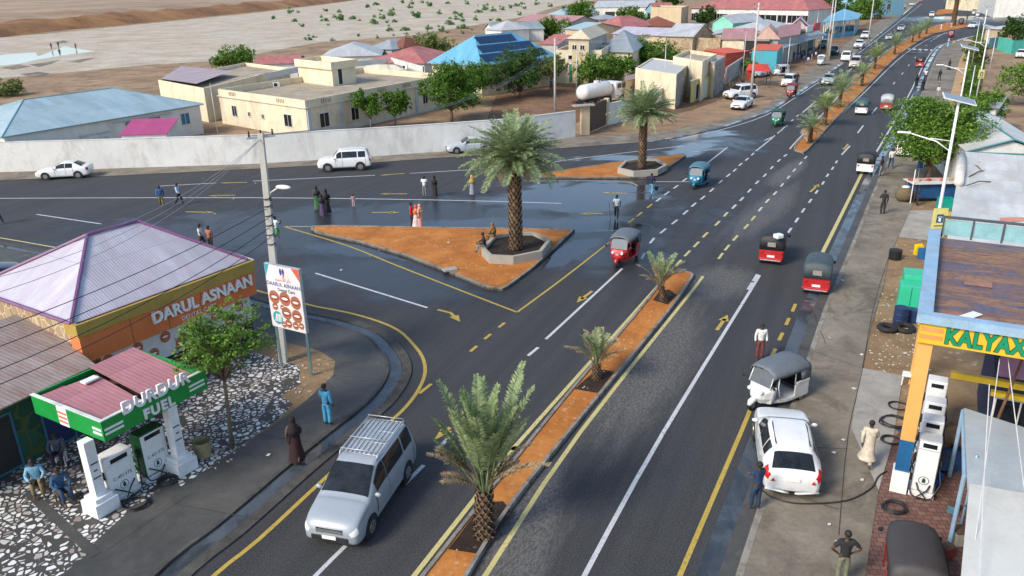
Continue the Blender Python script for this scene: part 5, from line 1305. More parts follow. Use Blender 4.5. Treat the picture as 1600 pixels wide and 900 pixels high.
for row in range(3):
    v0, v1 = .10 + row * .30, .10 + row * .30 + .25
    x0 = -.1 + v0 * (Rr0 - b_).dot(e_) * .9; x1 = lnBC - (lnBC - (Rr1 - b_).dot(e_)) * v1
    nn_ = int((x1 - x0 - .6) / 1.12)
    for k in range(min(nn_, 20)):
        p = b_ + e_ * (x0 + .9 + k * 1.12)
        q = [p + upv * v0 + nrm * .12, p + e_ * 1.04 + upv * v0 + nrm * .12, p + e_ * 1.04 + upv * v1 + nrm * .12, p + upv * v1 + nrm * .12]
        mb = MB(); mb.face([x - r0_ for x in q]); mb.face([x - r0_ - nrm * .04 for x in q[::-1]])
        for i in range(4): mb.face([q[i] - r0_, q[i] - r0_ - nrm * .04, q[(i + 1) % 4] - r0_ - nrm * .04, q[(i + 1) % 4] - r0_])
        mb.build('solar_panel', SOLAR, r_)
# middle distance town
H = house
H('low_house', 'pale blue-grey hipped house by the river behind the tall tree', (848, 25), (886, 30), (938, 18), 3.4, 'hip', 2.2, W_CREAM, 'bluegrey')
H('low_house', 'house with dusty pink gabled roof nearest the shrubs', (806, 33), (888, 37), ('d', 12), 3.2, 'gable', 1.8, W_GREY, 'pink')
H('low_house', 'long house with pale blue-green roof left of the leafy tree', (770, 48), (852, 45), ('d', 12), 3.0, 'gable', 1.6, W_WHITE, 'green')
H('low_house', 'white-topped pyramid-roofed hut at the edge of the stony river', (757, 46), (783, 48), ('d', 9), 3.2, 'pyr', 2.2, W_WHITE, 'pale', cat='hut')
H('low_house', 'red roofed house hidden behind the solar hall and its trees', (843, 69), (872, 70), ('d', 10), 3.4, 'gable', 1.5, W_GREY, 'red')
H('low_house', 'house with blue-grey ridge roof above the dark gable by the leafy tree', (880, 45), (906, 47), ('d', 12), 4.6, 'gable', 1.2, W_BEIGE, 'bluegrey')
H('two_storey_house', 'two-storey beige house with cream and grey hipped roof', (885, 61), (922, 62), (951, 51), 6.6, 'hip', 1.3, W_BEIGE, 'cream', .3, side=W_GREY, wins=[(0, .3, 5.4, .9, .8), (0, .7, 5.4, .9, .8)], cat='house')
H('cream_house', 'cream house with a green metal door below the two-storey house', (868, 78), (940, 78), ('d', 9), 5.0, 'flat', 1, W_CREAM, 'screed', wins=[(0, .42, 1.5, 1.8, 2.9, 'door', mat('green_door', (.02, .22, .10), .5)), (0, .40, 3.9, 1.8, .7)])
H('pyramid_house', 'cream house under a steep grey pyramid roof', (930, 80), (990, 82), (1014, 66), 4.2, 'pyr', 2.6, W_CREAM, 'grey', .4, trim=RF['grey'])
H('long_shed', 'long low shed with lavender sheet roof', (955, 53), (1041, 57), ('d', 9), 3.6, 'gable', 1.3, W_BEIGE, 'lav', cat='shed')
H('stone_house', 'brown stone house with pale grey gabled roof and dark gable end', (1038, 57), (1084, 58), ('d', 10), 4.8, 'gable', 2.0, W_BSTONE, 'pale', .3)
H('stone_building', 'tall brown stone wall block right of the grey gabled roof', (1066, 58), (1126, 60), ('d', 8), 4.6, 'flat', 1, W_BSTONE, 'mauve')
H('low_house', 'rust brown roofed house between two round trees', (998, 42), (1062, 41), ('d', 14), 3.6, 'hip', 2.0, W_BEIGE, 'brown')
H('low_house', 'house with rosy red hipped roof beside the round tree', (920, 42), (972, 44), ('d', 14), 3.8, 'hip', 2.4, W_WHITE, 'red')
H('low_house', 'small grey roofed house below the tall tree by the river', (912, 29), (937, 31), ('d', 9), 3.4, 'pyr', 1.2, W_BEIGE, 'grey')
H('long_building', 'wide pale roofed building with open doorways near the top edge', (925, 12), (1018, 11), ('d', 22), 4.0, 'gable', 2.2, W_WHITE, 'pale', wins=[(0, .3, 1.4, 4, 2.2, 'door', SHADEM), (0, .8, 1.4, 3, 2, 'door', SHADEM)], cat='building')
H('beige_building', 'plain beige boxy building left of the red-roofed school', (1017, 11), (1065, 12), (1076, 9), 6.4, 'flat', 1, W_BEIGE, 'screed', cat='building')
H('red_hut', 'small hut with orange-red gable and blue wall beside the beige block', (1007, 16), (1024, 17), ('d', 8), 4.2, 'gable', 2.4, W_BLUE, 'red', cat='hut', axis='BC')
H('school_building', 'long white building with dusty red roof and a row of dark windows', (1078, 13), (1264, 16), ('d', 22), 5.4, 'hip', 4.2, W_WHITE, 'red', .4,
  wins=[(0, t, 2.9, w_, 2.2) for t, w_ in ((.02, 1.6), (.065, 1.6), (.14, 4), (.22, 4), (.29, 4), (.42, 3), (.53, 4), (.62, 4), (.71, 4), (.80, 3), (.88, 3), (.94, 2.0), (.98, 2.0))], cat='building')
H('mint_house', 'mint green gabled house with grey roof before the white school', (1111, 36), (1146, 37), ('d', 14), 4.0, 'gable', 1.9, W_MINT, 'pale', .3, axis='BC')
H('low_house', 'large spreading grey sheet roof behind the salmon roofs', (1130, 48), (1210, 49), ('d', 20), 3.8, 'hip', 1.6, W_WHITE, 'pale')
H('low_house', 'small mint walled lean-to beside the stone block', (1094, 53), (1116, 54), ('d', 8), 3.2, 'shed', .6, W_MINT, 'pale', cat='hut')
H('cream_house', 'cream-walled house with faded pink roof behind the turquoise shop', (1126, 62), (1180, 62), ('d', 14), 4.4, 'gable', 1.5, W_CREAM, 'pink', .3)
H('low_house', 'house with pale salmon hipped roof beside the utility pole', (1180, 62), (1219, 62), ('r', 16), 4.4, 'hip', 2.0, W_GREY, 'salmon', axis='BC')
H('low_house', 'house with wide dull pink roof behind the workshop awnings', (1214, 60), (1250, 54), ('r', 16), 4.6, 'gable', 1.6, W_GREY, 'pink', axis='AB')
H('white_gabled_house', 'white gabled house edged with crimson trim', (1230, 46), (1266, 45), ('r', 9), 4.6, 'gable', 2.0, W_WHITE, 'bluegrey', .4, axis='BC', trim=mat('crimson_trim', (.45, .03, .07), .5))
H('pale_roofed_house', 'pale blue-roofed house right of the red-roofed school at the top edge', (1245, 8), (1290, 8), ('d', 18), 4.4, 'hip', 3, W_CREAM, 'bluegrey')
# shops by the road left of the far carriageway
H('turquoise_shop', 'turquoise painted shop with red-orange flat roof', (1174, 78), (1216, 79), (1224, 72), 3.6, 'shed', .25, W_TURQ, mat('roof_redorange', (.55, .10, .05), .7, .2, 1), .12, cat='shop')
H('red_verandah', 'low red verandah left of the turquoise shop', (1134, 84), (1173, 80), ('d', 5), 3.2, 'shed', .3, mat('verandah_red', (.40, .07, .04), .8), MATS['roof_redorange'], .1, cat='shop')
H('corner_block', 'white-roofed cream block with grey stone street wall', (993, 106), (1057, 116), (1078, 98), 4.2, 'flat', 1, W_CREAM, 'white', .2, cat='building', wins=[(1, .45, 2, 1.0, 2.0, 'window', None, FRAMEW)], parapet=.15, side=W_STONE)
H('cream_block', 'cream flat-roofed block behind the white corner block', (1052, 88), (1098, 96), (1120, 84), 5.0, 'flat', 1, W_CREAM, 'screed', cat='building')
H('stone_block', 'narrow block with cream front and grey stone side by the dead trees', (1098, 93), (1117, 97), (1133, 88), 4.6, 'flat', 1, W_CREAM, 'white', cat='building', walls2=W_GREY, side=W_STONE)
H('kiosk', 'low yellow and white painted kiosk with grey flat roof', (1077, 126), (1080, 128), (1121, 116), 2.7, 'shed', .2, W_YEL, 'grey', .15, wins=[(1, .55, 1.2, 1.6, 2.2, 'door', W_WHITE), (1, .25, 1.2, 1.2, 2.0, 'door', SHADEM)], cat='kiosk')
H('low_outbuilding', 'long low outbuilding with tin roof left of the white corner block', (976, 127), (998, 122), ('r', 3), 2.7, 'shed', .3, W_BEIGE, 'rust', .2, wins=[(0, .5, 1.7, .8, .6)], cat='outbuilding')
wall_run('low_wall', 'pale blue-grey wall behind the dead trees', [(1133, 132), (1160, 112), (1172, 104)], 2.4, W_GREY)
# gate with pillars
wall_run('yard_wall', 'stained white wall between the dark gate and the palm', [(946, 196), (1000, 182), (1052, 158), (1064, 150)], 2.3, W_WHITE)
t = thing('yard_gate', 'dark plank gate between beige pillars with a slab on top', 'gate', PX(905, 213))
p0, p1, p2 = PX(908, 213) - t.location, PX(919, 208) - t.location, PX(946, 196) - t.location
mb = MB(); mb.box(p0.lerp(p1, .5) + Vector((0, 0, 1.5)), (.9, .5, 3.0), rz=.3); mb.build('pillar', W_BEIGE, t); mb = MB(); mb.box(p0.lerp(p1, .3) + Vector((0, .2, 3.06)), (2.2, 1.0, .12), rz=.3); mb.build('slab', CONC, t)
dv = (p2 - p1).normalized(); mb = MB(); mb.box((p1 + p2) / 2 + Vector((0, 0, 1.45)), ((p2 - p1).length, .12, 2.8), rz=math.atan2(dv.y, dv.x)); mb.build('gate_leaf', WOOD, t)
mb = MB(); mb.box(p2 + dv * .25 + Vector((0, 0, 1.5)), (.5, .5, 2.9), rz=math.atan2(dv.y, dv.x)); mb.build('pillar', wallmat('pillar_yellow', (.55, .48, .30)), t)

# workshop row with awnings
t = thing('workshop_row', 'row of open dark workshops with blue-grey awnings and parked vehicles before them', 'shop', PX(1228, 100))
o0 = t.location.copy(); pA, pB = PX(1224, 104), PX(1293, 78); dv = (pB - pA).normalized(); bk = Vector((-dv.y, dv.x, 0))
def Wq(d, b, z): return pA + dv * d + bk * b + Vector((0, 0, z))
ln = (pB - pA).length
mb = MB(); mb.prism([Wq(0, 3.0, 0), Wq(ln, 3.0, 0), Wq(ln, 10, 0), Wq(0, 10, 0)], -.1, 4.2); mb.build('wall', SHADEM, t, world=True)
mb = MB(); mb.prism([Wq(-.2, 2.8, 0), Wq(ln + .2, 2.8, 0), Wq(ln + .2, 10.2, 0), Wq(-.2, 10.2, 0)], 4.2, 4.5); mb.build('roof', RF['rust'], t, world=True)
mb = MB()
for k in range(6):
    q0, q1 = Wq(ln * k / 6 + .15, .2, 3.1), Wq(ln * (k + 1) / 6 - .15, .2, 3.1); r1_, r2_ = Wq(ln * (k + 1) / 6 - .15, 3, 4.0), Wq(ln * k / 6 + .15, 3, 4.0)
    mb.rface([x - o0 for x in (q0, q1, r1_, r2_)])
o = mb.build('awning', RF['green'], t); s_ = o.modifiers.new('t', 'SOLIDIFY'); s_.thickness = .05
for k in range(7):
    mb = MB(); q = Wq(ln * k / 6, .3, 0); mb.tube([q, q + Vector((0, 0, 3.1))], .07, 6); mb.build('post', GALV, t, world=True)
for k in range(6):
    mb = MB(); q = Wq(ln * (k + .5) / 6, 2.97, 2.0); mb.box(q, (ln / 6 * .7, .08, 3.0), rz=math.atan2(dv.y, dv.x)); mb.build('shutter', wallmat('shutter_teal', (.05, .16, .17)) if k % 2 else W_GREY, t, world=True)
mb = MB(); q = Wq(ln * .72, 1.5, 4.9); mb.box(q, (9, .2, 1.1), rz=math.atan2(dv.y, dv.x)); mb.build('signboard', WHITE, t, world=True); mb = MB(); mb.box(Wq(ln * .82, 1.3, 5.0), (5, .25, 1.5), rz=math.atan2(dv.y, dv.x)); mb.build('red_banner', mat('banner_red', (.55, .02, .05), .6), t, world=True)
H('brown_gabled_shed', 'tall narrow brown sheet-metal shed end beside the workshops', (1294, 54), (1304, 53.5), ('r', 9), 4.6, 'gable', 1.2, W_BEIGE, 'rust', axis='BC', cat='shed')
# blue shelter and blue building
t = thing('blue_shelter', 'open blue timber shelter with pale posts on the dirt verge', 'shelter', PX(1325, 46)); o0 = t.location.copy()
cs = [PX(1288, 50), PX(1338, 44), PX(1346, 36), PX(1300, 38)]
rp = [PX(1284, 35, 4.0), PX(1340, 30, 4.0), PX(1347, 22, 4.0), PX(1296, 24, 4.0)]; c_ = sum(rp, Vector()) / 4
cs = [Vector((p.x + (c_.x - p.x) * .12, p.y + (c_.y - p.y) * .12, 0)) for p in rp]; BLUEW = mat('blue_timber', (.06, .27, .42), .6, .25, 2); apex = c_ + Vector((0, 0, 2.2))
mb = MB()
for i in range(4): mb.rface([rp[i] - o0, rp[(i + 1) % 4] - o0, apex - o0])
o = mb.build('roof', RF['blue'], t); s_ = o.modifiers.new('t', 'SOLIDIFY'); s_.thickness = .06
for i in range(4):
    for f in (0, .33, .66):
        q = cs[i].lerp(cs[(i + 1) % 4], f); mb = MB(); mb.tube([q, q + Vector((0, 0, 4.1))], .12, 6); mb.build('post', FRAMEW, t, world=True)
mb = MB()
for i in range(4): curb(mb, [cs[i], cs[(i + 1) % 4]], .12, 1.1)
mb.build('railing', BLUEW, t, world=True)
H('blue_building', 'pale blue painted building at the top of the road', (1352, 1), (1415, -2), ('d', 14), 5.5, 'flat', 1, wallmat('sky_blue', (.25, .48, .58)), 'white', cat='building', wins=[(0, .2, 3, 2, 2), (0, .6, 3, 2, 2)])
# far right top
H('white_building', 'tall plain white building beyond the far end of the road', (1532, -22), (1560, -18), ('d', 16), 9.0, 'flat', 1, W_WHITE, 'white', cat='building')
H('cream_building', 'long cream building beyond the far orange island', (1480, -6), (1534, -4), ('d', 14), 5.0, 'flat', 1, W_CREAM, 'white', cat='building')
H('grey_building', 'grey building with dark openings in the top right corner', (1562, -8), (1640, -6), ('d', 16), 6.5, 'flat', 1, W_GREY, 'screed', cat='building', wins=[(0, .25, 3.2, 2.4, 3, 'window'), (0, .6, 3.2, 2.4, 3, 'window')])
wall_run('white_balustrade', 'low white wall in front of the grey building', [(1558, 20), (1600, 19), (1660, 18)], 1.3, W_WHITE)
H('pale_roofed_house', 'pale blue-white roof at the right edge behind the conifer', (1574, 38), (1640, 44), ('d', 20), 3.6, 'gable', 2.2, W_WHITE, 'bluegrey')
H('roadside_kiosk', 'small beige kiosk between the lamp posts near the far junction', (1537, 44), (1560, 46), ('d', 5), 3.0, 'shed', .4, W_BEIGE, 'white', cat='kiosk')
0 and H('grey_hut', 'small mint hut at the right edge near the orange ground', (1575, 110), (1610, 108), ('d', 6), 2.5, 'shed', .3, W_MINT, 'pale', cat='hut')
# ------------------------------------------------------------------ clinic corner (left foreground)
UPV = Vector((0, 0, 1))
b = PX(118, 512, 4.0); c = PX(393, 410, 4.0); v = (c - b).normalized(); u = Vector((-v.y, v.x, 0)); wd = 7.6; ln = (c - b).length
a = b + u * wd; d = c + u * wd
t = thing('dental_clinic', 'orange-walled clinic with lilac hipped roof and big white shop letters', 'building', (b.x, b.y, 0)); o0 = t.location.copy()
fr = -u      # out of the street front
mb = MB(); I4 = [b + u * .6 + v * .15, c + u * .6 - v * .15, d - u * .3 - v * .2, a - u * .3 + v * .2]
mb.prism(I4, 0, 3.95); mb.build('wall', W_BSTONE, t, world=True)
rise = 1.95; kk = .40; m0, m1 = (a + b) / 2, (c + d) / 2
m0 = m0 + v * 0; R0 = m0.lerp(m1, kk) + UPV * rise; R1 = m1.lerp(m0, kk - .08) + UPV * rise
e4 = [a, b + u * .25, c + u * .25, d]
mb = MB()
for f in ((e4[0], e4[1], R0), (e4[1], e4[2], R1, R0), (e4[2], e4[3], R1), (e4[3], e4[0], R0, R1)): mb.rface([p - o0 + UPV * .06 for p in f])
o = mb.build('roof', RF['lilac'], t); s_ = o.modifiers.new('t', 'SOLIDIFY'); s_.thickness = .04
PUR = mat('purple_trim', (.17, .07, .17), .5, .2, 3)
mb = MB()
for p, q in ((R0, R1), (e4[1], R0), (e4[0], R0), (e4[2], R1), (e4[3], R1), (e4[0], e4[1])): mb.tube([p + UPV * .10, q + UPV * .10], .075, 6)
mb.build('ridge_trim', PUR, t, world=True)
rz = math.atan2(v.y, v.x)
def bv(mb, d0, d1, w0, w1, z0, z1):     # box in clinic frame: along the front, out from it
    P = [b + v * d0 + fr * w0, b + v * d1 + fr * w0, b + v * d1 + fr * w1, b + v * d0 + fr * w1]; mb.prism(P, z0, z1)
mb = MB(); bv(mb, -.05, ln + .05, -.02, .12, 3.62, 4.1); bv(mb, -.05, .1, -.7, -.02, 3.62, 4.1); mb.build('fascia', mat('ochre_fascia', (.36, .25, .05), .6, .15, 2, dirt=(.2, .13, .04)), t, world=True)
mb = MB(); bv(mb, 0, ln, -.55, .06, 2.55, 3.62); mb.build('sign_band', W_ORANGE, t, world=True)
for k in (2.0, 3.6, 5.2): mb = MB(); bv(mb, k, k + .02, .05, .066, 2.55, 3.62); mb.build('panel_joint', mat('joint_brown', (.12, .04, .02), .8), t, world=True)
LETTERW = mat('letter_white', (.72, .72, .70), .45, .08, 4)  # even white of the raised letters
def on_front(dd, z, out): return wallM(b + v * dd + fr * out + UPV * (z - 4.0) - o0, v, fr)
text_part('DARUL ASNAAN', .66, on_front(5.35, 3.26, .12), LETTERW, t, extrude=.05, bold=.02, spacing=1.0)
text_part('DENTAL CARE', .26, on_front(5.0, 2.78, .09), LETTERW, t, extrude=.01)
mb = MB(); bv(mb, .8, ln - .2, -.35, -.25, 1.3, 2.52); mb.build('poster_strip', mat('poster_white', (.55, .57, .60), .5, .15, 3), t, world=True)
SKINP = mat('poster_skin', (.34, .13, .07), .5, .3, 3); LIPP = mat('poster_lips', (.28, .015, .015), .4, .2, 5); TOOTH = mat('poster_teeth', (.7, .68, .62), .4, .05, 5)
def disc(mb, M, x, y, rx, ry, z, n=16): mb.face([M @ Vector((x + rx * math.cos(k * 2 * math.pi / n), y + ry * math.sin(k * 2 * math.pi / n), z)) for k in range(n)])
def mouths(M, spots, parent):
    mb = MB()
    for (x, y, r) in spots:
        mb.mi = 0; disc(mb, M, x, y, r, r * 1.05, .003); mb.mi = 1; disc(mb, M, x, y, r * .75, r * .42, .006); mb.mi = 2; disc(mb, M, x, y + r * .03, r * .60, r * .22, .009)
    return mb.build('mouth_pictures', [SKINP, LIPP, TOOTH], parent)
M_ = wallM(b + v * (ln / 2) + fr * -.245 + UPV * (1.92 - 4) - o0, v, fr)
mouths(M_, [(-3 + .62 * k, .25 * (-1) ** k, .24) for k in range(11)], t)
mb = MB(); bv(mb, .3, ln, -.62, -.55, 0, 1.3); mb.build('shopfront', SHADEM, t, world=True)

# corrugated lean-to with green stone front
t = thing('stone_lean_to', 'rusty grey corrugated roof over a green stone-clad wall, left of the fuel canopy', 'building', PX(60, 690)); o0 = t.location.copy()
E1, E0, T1 = PX(150, 570, 2.9), PX(-140, 704, 2.9), PX(41, 485, 3.5); T0 = T1 + (E0 - E1)
mb = MB(); mb.rface([E0 - o0, E1 - o0, T1 - o0, T0 - o0]); o = mb.build('roof', RF['rust'], t); s_ = o.modifiers.new('t', 'SOLIDIFY'); s_.thickness = .05
eu = (E1 - E0).normalized(); bk = Vector((-eu.y, eu.x, 0)); q = [E0 + bk * .9, E1 + bk * .9 - eu * .3, E1 + bk * 1.2 - eu * .3, E0 + bk * 1.2]
mb = MB(); mb.prism(q, 0, 2.95); mb.build('wall', W_GSTONE, t, world=True)
for k, (w_, m_) in enumerate(((1.1, mat('door_navy', (.01, .02, .09), .5)), (1.3, SHADEM), (1.0, MATS['door_navy']))):
    opening(t, Vector((*(E1 + bk * .9 - eu * (1.3 + 2.1 * k)).xy, 1.2)), eu, -bk, w_, 2.1, 'door', mat('frame_blue', (.03, .12, .2), .5), m_)

# fuel canopy
Z1 = 3.3; ZB = 2.62
b = PX(157, 660, Z1); c = PX(320, 578, Z1); a = PX(57, 613, Z1); v = (c - b).normalized(); u = (a - b).normalized(); u = Vector((-v.y, v.x, 0)); wa = (a - b).length; ln = (c - b).length; fr = -u
t = thing('fuel_canopy', 'green and white fuel canopy with two white columns and faded pink roof sheets', 'canopy', (b.x, b.y, 0)); o0 = t.location.copy()
GREENP = mat('canopy_green', (.01, .26, .045), .4, .08, 2, dirt=(.02, .12, .03), dirt_amt=.3); WHT = WHITE
def bc(mb, d0, d1, w0, w1, z0, z1, m=None):      # w: depth behind the front
    P = [b + v * d0 + u * w0, b + v * d1 + u * w0, b + v * d1 + u * w1, b + v * d0 + u * w1]; mb.prism(P, z0, z1)
mb = MB(); bc(mb, 0, ln, 0, .08, ZB, Z1); bc(mb, 0, ln, wa - .08, wa, ZB, Z1); bc(mb, 0, .08, .081, wa - .081, ZB, Z1); bc(mb, ln - .08, ln, .081, wa - .081, ZB, Z1); mb.build('fascia', GREENP, t, world=True)
mb = MB(); bc(mb, -.02, ln + .02, -.02, .1, Z1 + .002, Z1 + .03); bc(mb, -.02, .1, .101, wa, Z1 + .002, Z1 + .03); mb.build('fascia_edge', mat('edge_white', (.6, .66, .6), .5), t, world=True)
mb = MB(); bc(mb, .09, ln - .09, .09, wa - .09, ZB + .05, ZB + .12); mb.build('deck', mat('deck_dirty', (.10, .06, .045), .9, .5, 2), t, world=True)
PK = roofmat('roof_canopy_pink', (.50, .22, .24), .16, (.32, .10, .10), .5, .6, bs_=.25)
def q3(d_, w_, z): return b + v * d_ + u * w_ + UPV * (z - Z1) - o0
mb = MB(); mb.rface([q3(.1, .12, 2.98), q3(1.75, .12, 2.98), q3(1.95, wa - .5, 3.25), q3(.1, wa - .2, 3.25)]); o = mb.build('roof_sheet', PK, t); s_ = o.modifiers.new('t', 'SOLIDIFY'); s_.thickness = .02
mb = MB(); mb.rface([q3(1.9, .12, 3.06), q3(ln - .12, .12, 3.04), q3(ln - .12, wa - .05, 3.42), q3(2.0, wa - .1, 3.42)]); o = mb.build('roof_sheet', PK, t); s_ = o.modifiers.new('t', 'SOLIDIFY'); s_.thickness = .02
mb = MB(); bc(mb, .3, 1.0, wa - .5, wa - .15, 2.95, 3.2); mb.build('roof_sheet', MATS['roof_magenta'], t, world=True)
mb = MB(); bc(mb, 1.3, 1.8, wa - .9, wa - .6, 3.27, 3.33); mb.build('plank', WHITE, t, world=True)
def fM(dd, z, out=.02): return wallM(b + v * dd + fr * out + UPV * (z - Z1) - o0, v, fr)
text_part('DURDUR', .56, fM(ln * .50, 3.38, .05), WHT, t, extrude=.035, bold=.02, spacing=1.12)
text_part('FUEL', .46, fM(ln * .50, 2.84, .04), WHT, t, extrude=.025, bold=.018, spacing=1.2)
mb = MB()
for d0 in (.06, ln - .72):
    for z in (2.80, 2.95): bc(mb, d0, d0 + .62, -.012, .0, z, z + .075)
mb.build('stripes', WHT, t, world=True)
mb = MB(); bc(mb, -.012, 0, 1.75, 2.25, ZB, Z1 - .02); mb.mi = 1
for z in (2.72, 2.88, 3.04): bc(mb, -.018, -.012, 1.77, 2.23, z, z + .07)
mb.build('side_badge', [WHT, mat('badge_orange', (.6, .14, .06), .5)], t, world=True)
mb = MB()
for z in (2.80, 2.95): bc(mb, -.012, 0, .06, .5, z, z + .075)
mb.build('stripes', WHT, t, world=True)
for px in ((160, 796), (284, 734)):
    p = PX(*px, .1); mb = MB(); q = p + u * .0; mb.box((q.x, q.y, .33), (.78, .78, .46), rz=math.atan2(v.y, v.x)); mb.box((q.x, q.y, .63), (.60, .60, .14), rz=math.atan2(v.y, v.x)); mb.box((q.x, q.y, 1.66), (.34, .34, 1.94), rz=math.atan2(v.y, v.x))
    co = mb.build('column', WHT, t, world=True, bevel=.01)
    mb = MB()
    for k, zz in enumerate((1.85, 1.6, 1.35)): mb.box((q.x + fr.x * .172, q.y + fr.y * .172, zz), (.24 if k != 1 else .12, .01, .05), rz=math.atan2(v.y, v.x))
    k_ = mb.build('painted_marks', mat('ink_dark', (.08, .08, .12), .6), co); k_.data.transform(Matrix.Translation(-o0))

def fuel_pump(label, p, rz, side=None, wide=.95, h=1.62, number='C.401375', group=None):
    t = thing('fuel_pump', label, 'fuel pump', p, rz, group)
    sm = side or WHT; mb = MB(); mb.box((0, 0, .09), (wide + .1, .62, .18)); mb.build('plinth', WHT, t, bevel=.01)
    mb = MB(); mb.box((0, 0, .18 + (h - .18) / 2), (wide, .52, h - .18)); mb.build('cabinet', sm, t, bevel=.03)
    mb = MB(); mb.box((0, -.265, .18 + (h - .18) * .42), (wide * .92, .012, (h - .18) * .78)); mb.build('front_panel', WHT, t)
    mb = MB(); mb.box((0, -.265, h - .17), (wide * .92, .012, .26)); mb.mi = 1; mb.box((0, -.273, h - .17), (wide * .62, .01, .15)); mb.build('display', [WHT, GLASS], t)
    INK = mat('ink_green', (.02, .06, .05), .6)
    if number: text_part(number, .17, wallM((0, -.275, h * .50), (1, 0, 0), (0, -1, 0)), INK, t, extrude=.001)
    mb = MB(); n = 20
    for (r0_, r1_) in ((.15, .13),):
        for k in range(n):
            A, B = 2 * math.pi * k / n, 2 * math.pi * (k + 1) / n
            mb.face([(math.cos(A) * r0_, -.274, h * .30 + math.sin(A) * r0_), (math.cos(B) * r0_, -.274, h * .30 + math.sin(B) * r0_), (math.cos(B) * r1_, -.274, h * .30 + math.sin(B) * r1_), (math.cos(A) * r1_, -.274, h * .30 + math.sin(A) * r1_)])
    mb.face([(-.05, -.275, h * .30 - .08), (.05, -.275, h * .30 - .08), (.05, -.275, h * .30 + .04), (0, -.275, h * .30 + .11), (-.05, -.275, h * .30 + .04)])
    mb.build('emblem', INK, t)
    for sg in (1, -1):
        mb = MB(); mb.box((sg * (wide / 2 + .03), -.05, h * .62), (.07, .14, .26)); mb.tube([(sg * (wide / 2 + .06), -.12, h * .66), (sg * (wide / 2 + .08), -.26, h * .60)], .02, 6); mb.build('nozzle', BLACKP, t)
        mb = MB(); mb.tube([(sg * (wide / 2 + .04), -.05, h * .55), (sg * (wide / 2 + .16), -.2, .55), (sg * (wide / 2 - .02), -.42, .12), (sg * .1, -.52, .08), (sg * -.12, -.46, .1), (sg * .12, -.36, .32), (sg * (wide / 2 - .12), -.3, .5)], .024, 6); mb.build('hose', BLACKP, t, smooth=True)
    return t
rzp = math.atan2(v.y, v.x)
fuel_pump('white fuel pump between the two columns of the green canopy', PX(191, 772, .1), rzp)
fuel_pump('fuel pump with dark green cabinet beside the right column of the green canopy', PX(243, 740, .1), rzp, side=mat('pump_green', (.01, .09, .03), .4, .1, 2), h=1.75)
def hose_coil(label, p, r, turns=4, mt=BLACKP, seed=0, tail=()):
    rg = random.Random(seed); t = thing('hose_coil', label, 'hose', p); mb = MB(); P_ = []
    for k in range(turns * 14):
        A = k * 2 * math.pi / 14; rr = r * (1 + .12 * math.sin(k * .37 + seed)); P_.append((math.cos(A) * rr * (1 + .2 * rg.random()), math.sin(A) * rr, .03 + .025 * (k // 14) + .05 * rg.random() * .4))
    P_ += [Vector(x) - Vector(p) for x in tail]
    mb.tube(P_, .022, 6); mb.build('hose', mt, t, smooth=True)
hose_coil('black hose coil on the stones in front of the white pump', PX(212, 790, .11), .34, 4, seed=2)
hose_coil('black hose coil on the stones between green pump and right column', PX(262, 752, .11), .26, 3, seed=4)
# tub by the column
t = thing('plastic_tub', 'worn yellowish open tub on the stones right of the fuel canopy', 'tub', PX(319, 712, .1)); mb = MB()
for (r0_, r1_, z0_, z1_) in ((.25, .31, 0, .62),):
    mb.tube([(0, 0, z0_), (0, 0, z1_)], [r0_, r1_], 18, cap=False); mb.tube([(0, 0, z1_), (0, 0, z0_ + .1)], [r1_ - .03, r0_ - .03], 18, cap=False); mb.tube([(0, 0, .08), (0, 0, .12)], r0_, 18)
mb.build('tub_wall', mat('tub_tan', (.30, .25, .13), .6, .3, 3), t)

# billboard
t = thing('billboard', 'dental poster billboard on steel posts beside the utility pole', 'billboard', PX(478, 577, .1)); o0 = t.location.copy()
zb, zt_ = 2.05, 4.85; pB = PX(481, 521, zb); pA = PX(428, 508, zb); ub = (pB - pA).normalized(); nb = Vector((ub.y, -ub.x, 0)); W_ = (pB - pA).length; H_ = zt_ - zb
cen = (pA + pB) / 2; cen.z = (zb + zt_) / 2
mb = MB(); mb.box(cen, (W_, .14, H_), rz=math.atan2(ub.y, ub.x)); mb.build('board', GALV, t, world=True)
for q, hz in ((pA + ub * .12, zt_), (pB - ub * .08, zb)):
    mb = MB(); mb.box((q.x - nb.x * .0, q.y - nb.y * .0, (zb + .05) / 2), (.09, .09, zb - .05)); mb.build('post', mat('post_teal', (.10, .18, .19), .5), t, world=True)
Mb = wallM(cen + nb * .075 - o0, ub, nb)
mb = MB(); mb.face([Mb @ Vector(p) for p in ((-W_ / 2 + .02, -H_ / 2 + .02, .002), (W_ / 2 - .02, -H_ / 2 + .02, .002), (W_ / 2 - .02, H_ / 2 - .02, .002), (-W_ / 2 + .02, H_ / 2 - .02, .002))])
mb.build('poster', mat('poster_paper', (.68, .66, .66), .5, .08, 2), t)
for m_, pts in ((0, ((-W_ / 2 + .02, H_ / 2 - .02), (-W_ / 2 + .02, H_ / 2 - .6), (-W_ / 2 + .28, H_ / 2 - .02))), (1, ((W_ / 2 - .02, H_ / 2 - .02), (W_ / 2 - .02, H_ / 2 - .55), (W_ / 2 - .42, H_ / 2 - .02)))):
    mb = MB(); mb.face([Mb @ Vector((x, y, .004)) for x, y in pts]); mb.build('corner_flash', [mat('flash_blue', (.04, .30, .38), .5), mat('flash_red', (.60, .10, .05), .5)][m_], t)
def tl(txt, sz, x, y, m_, nm='lettering', bold=0.0): return text_part(txt, sz, Mb @ Matrix.Translation((x, y, .006)), m_, t, nm, .001, bold)
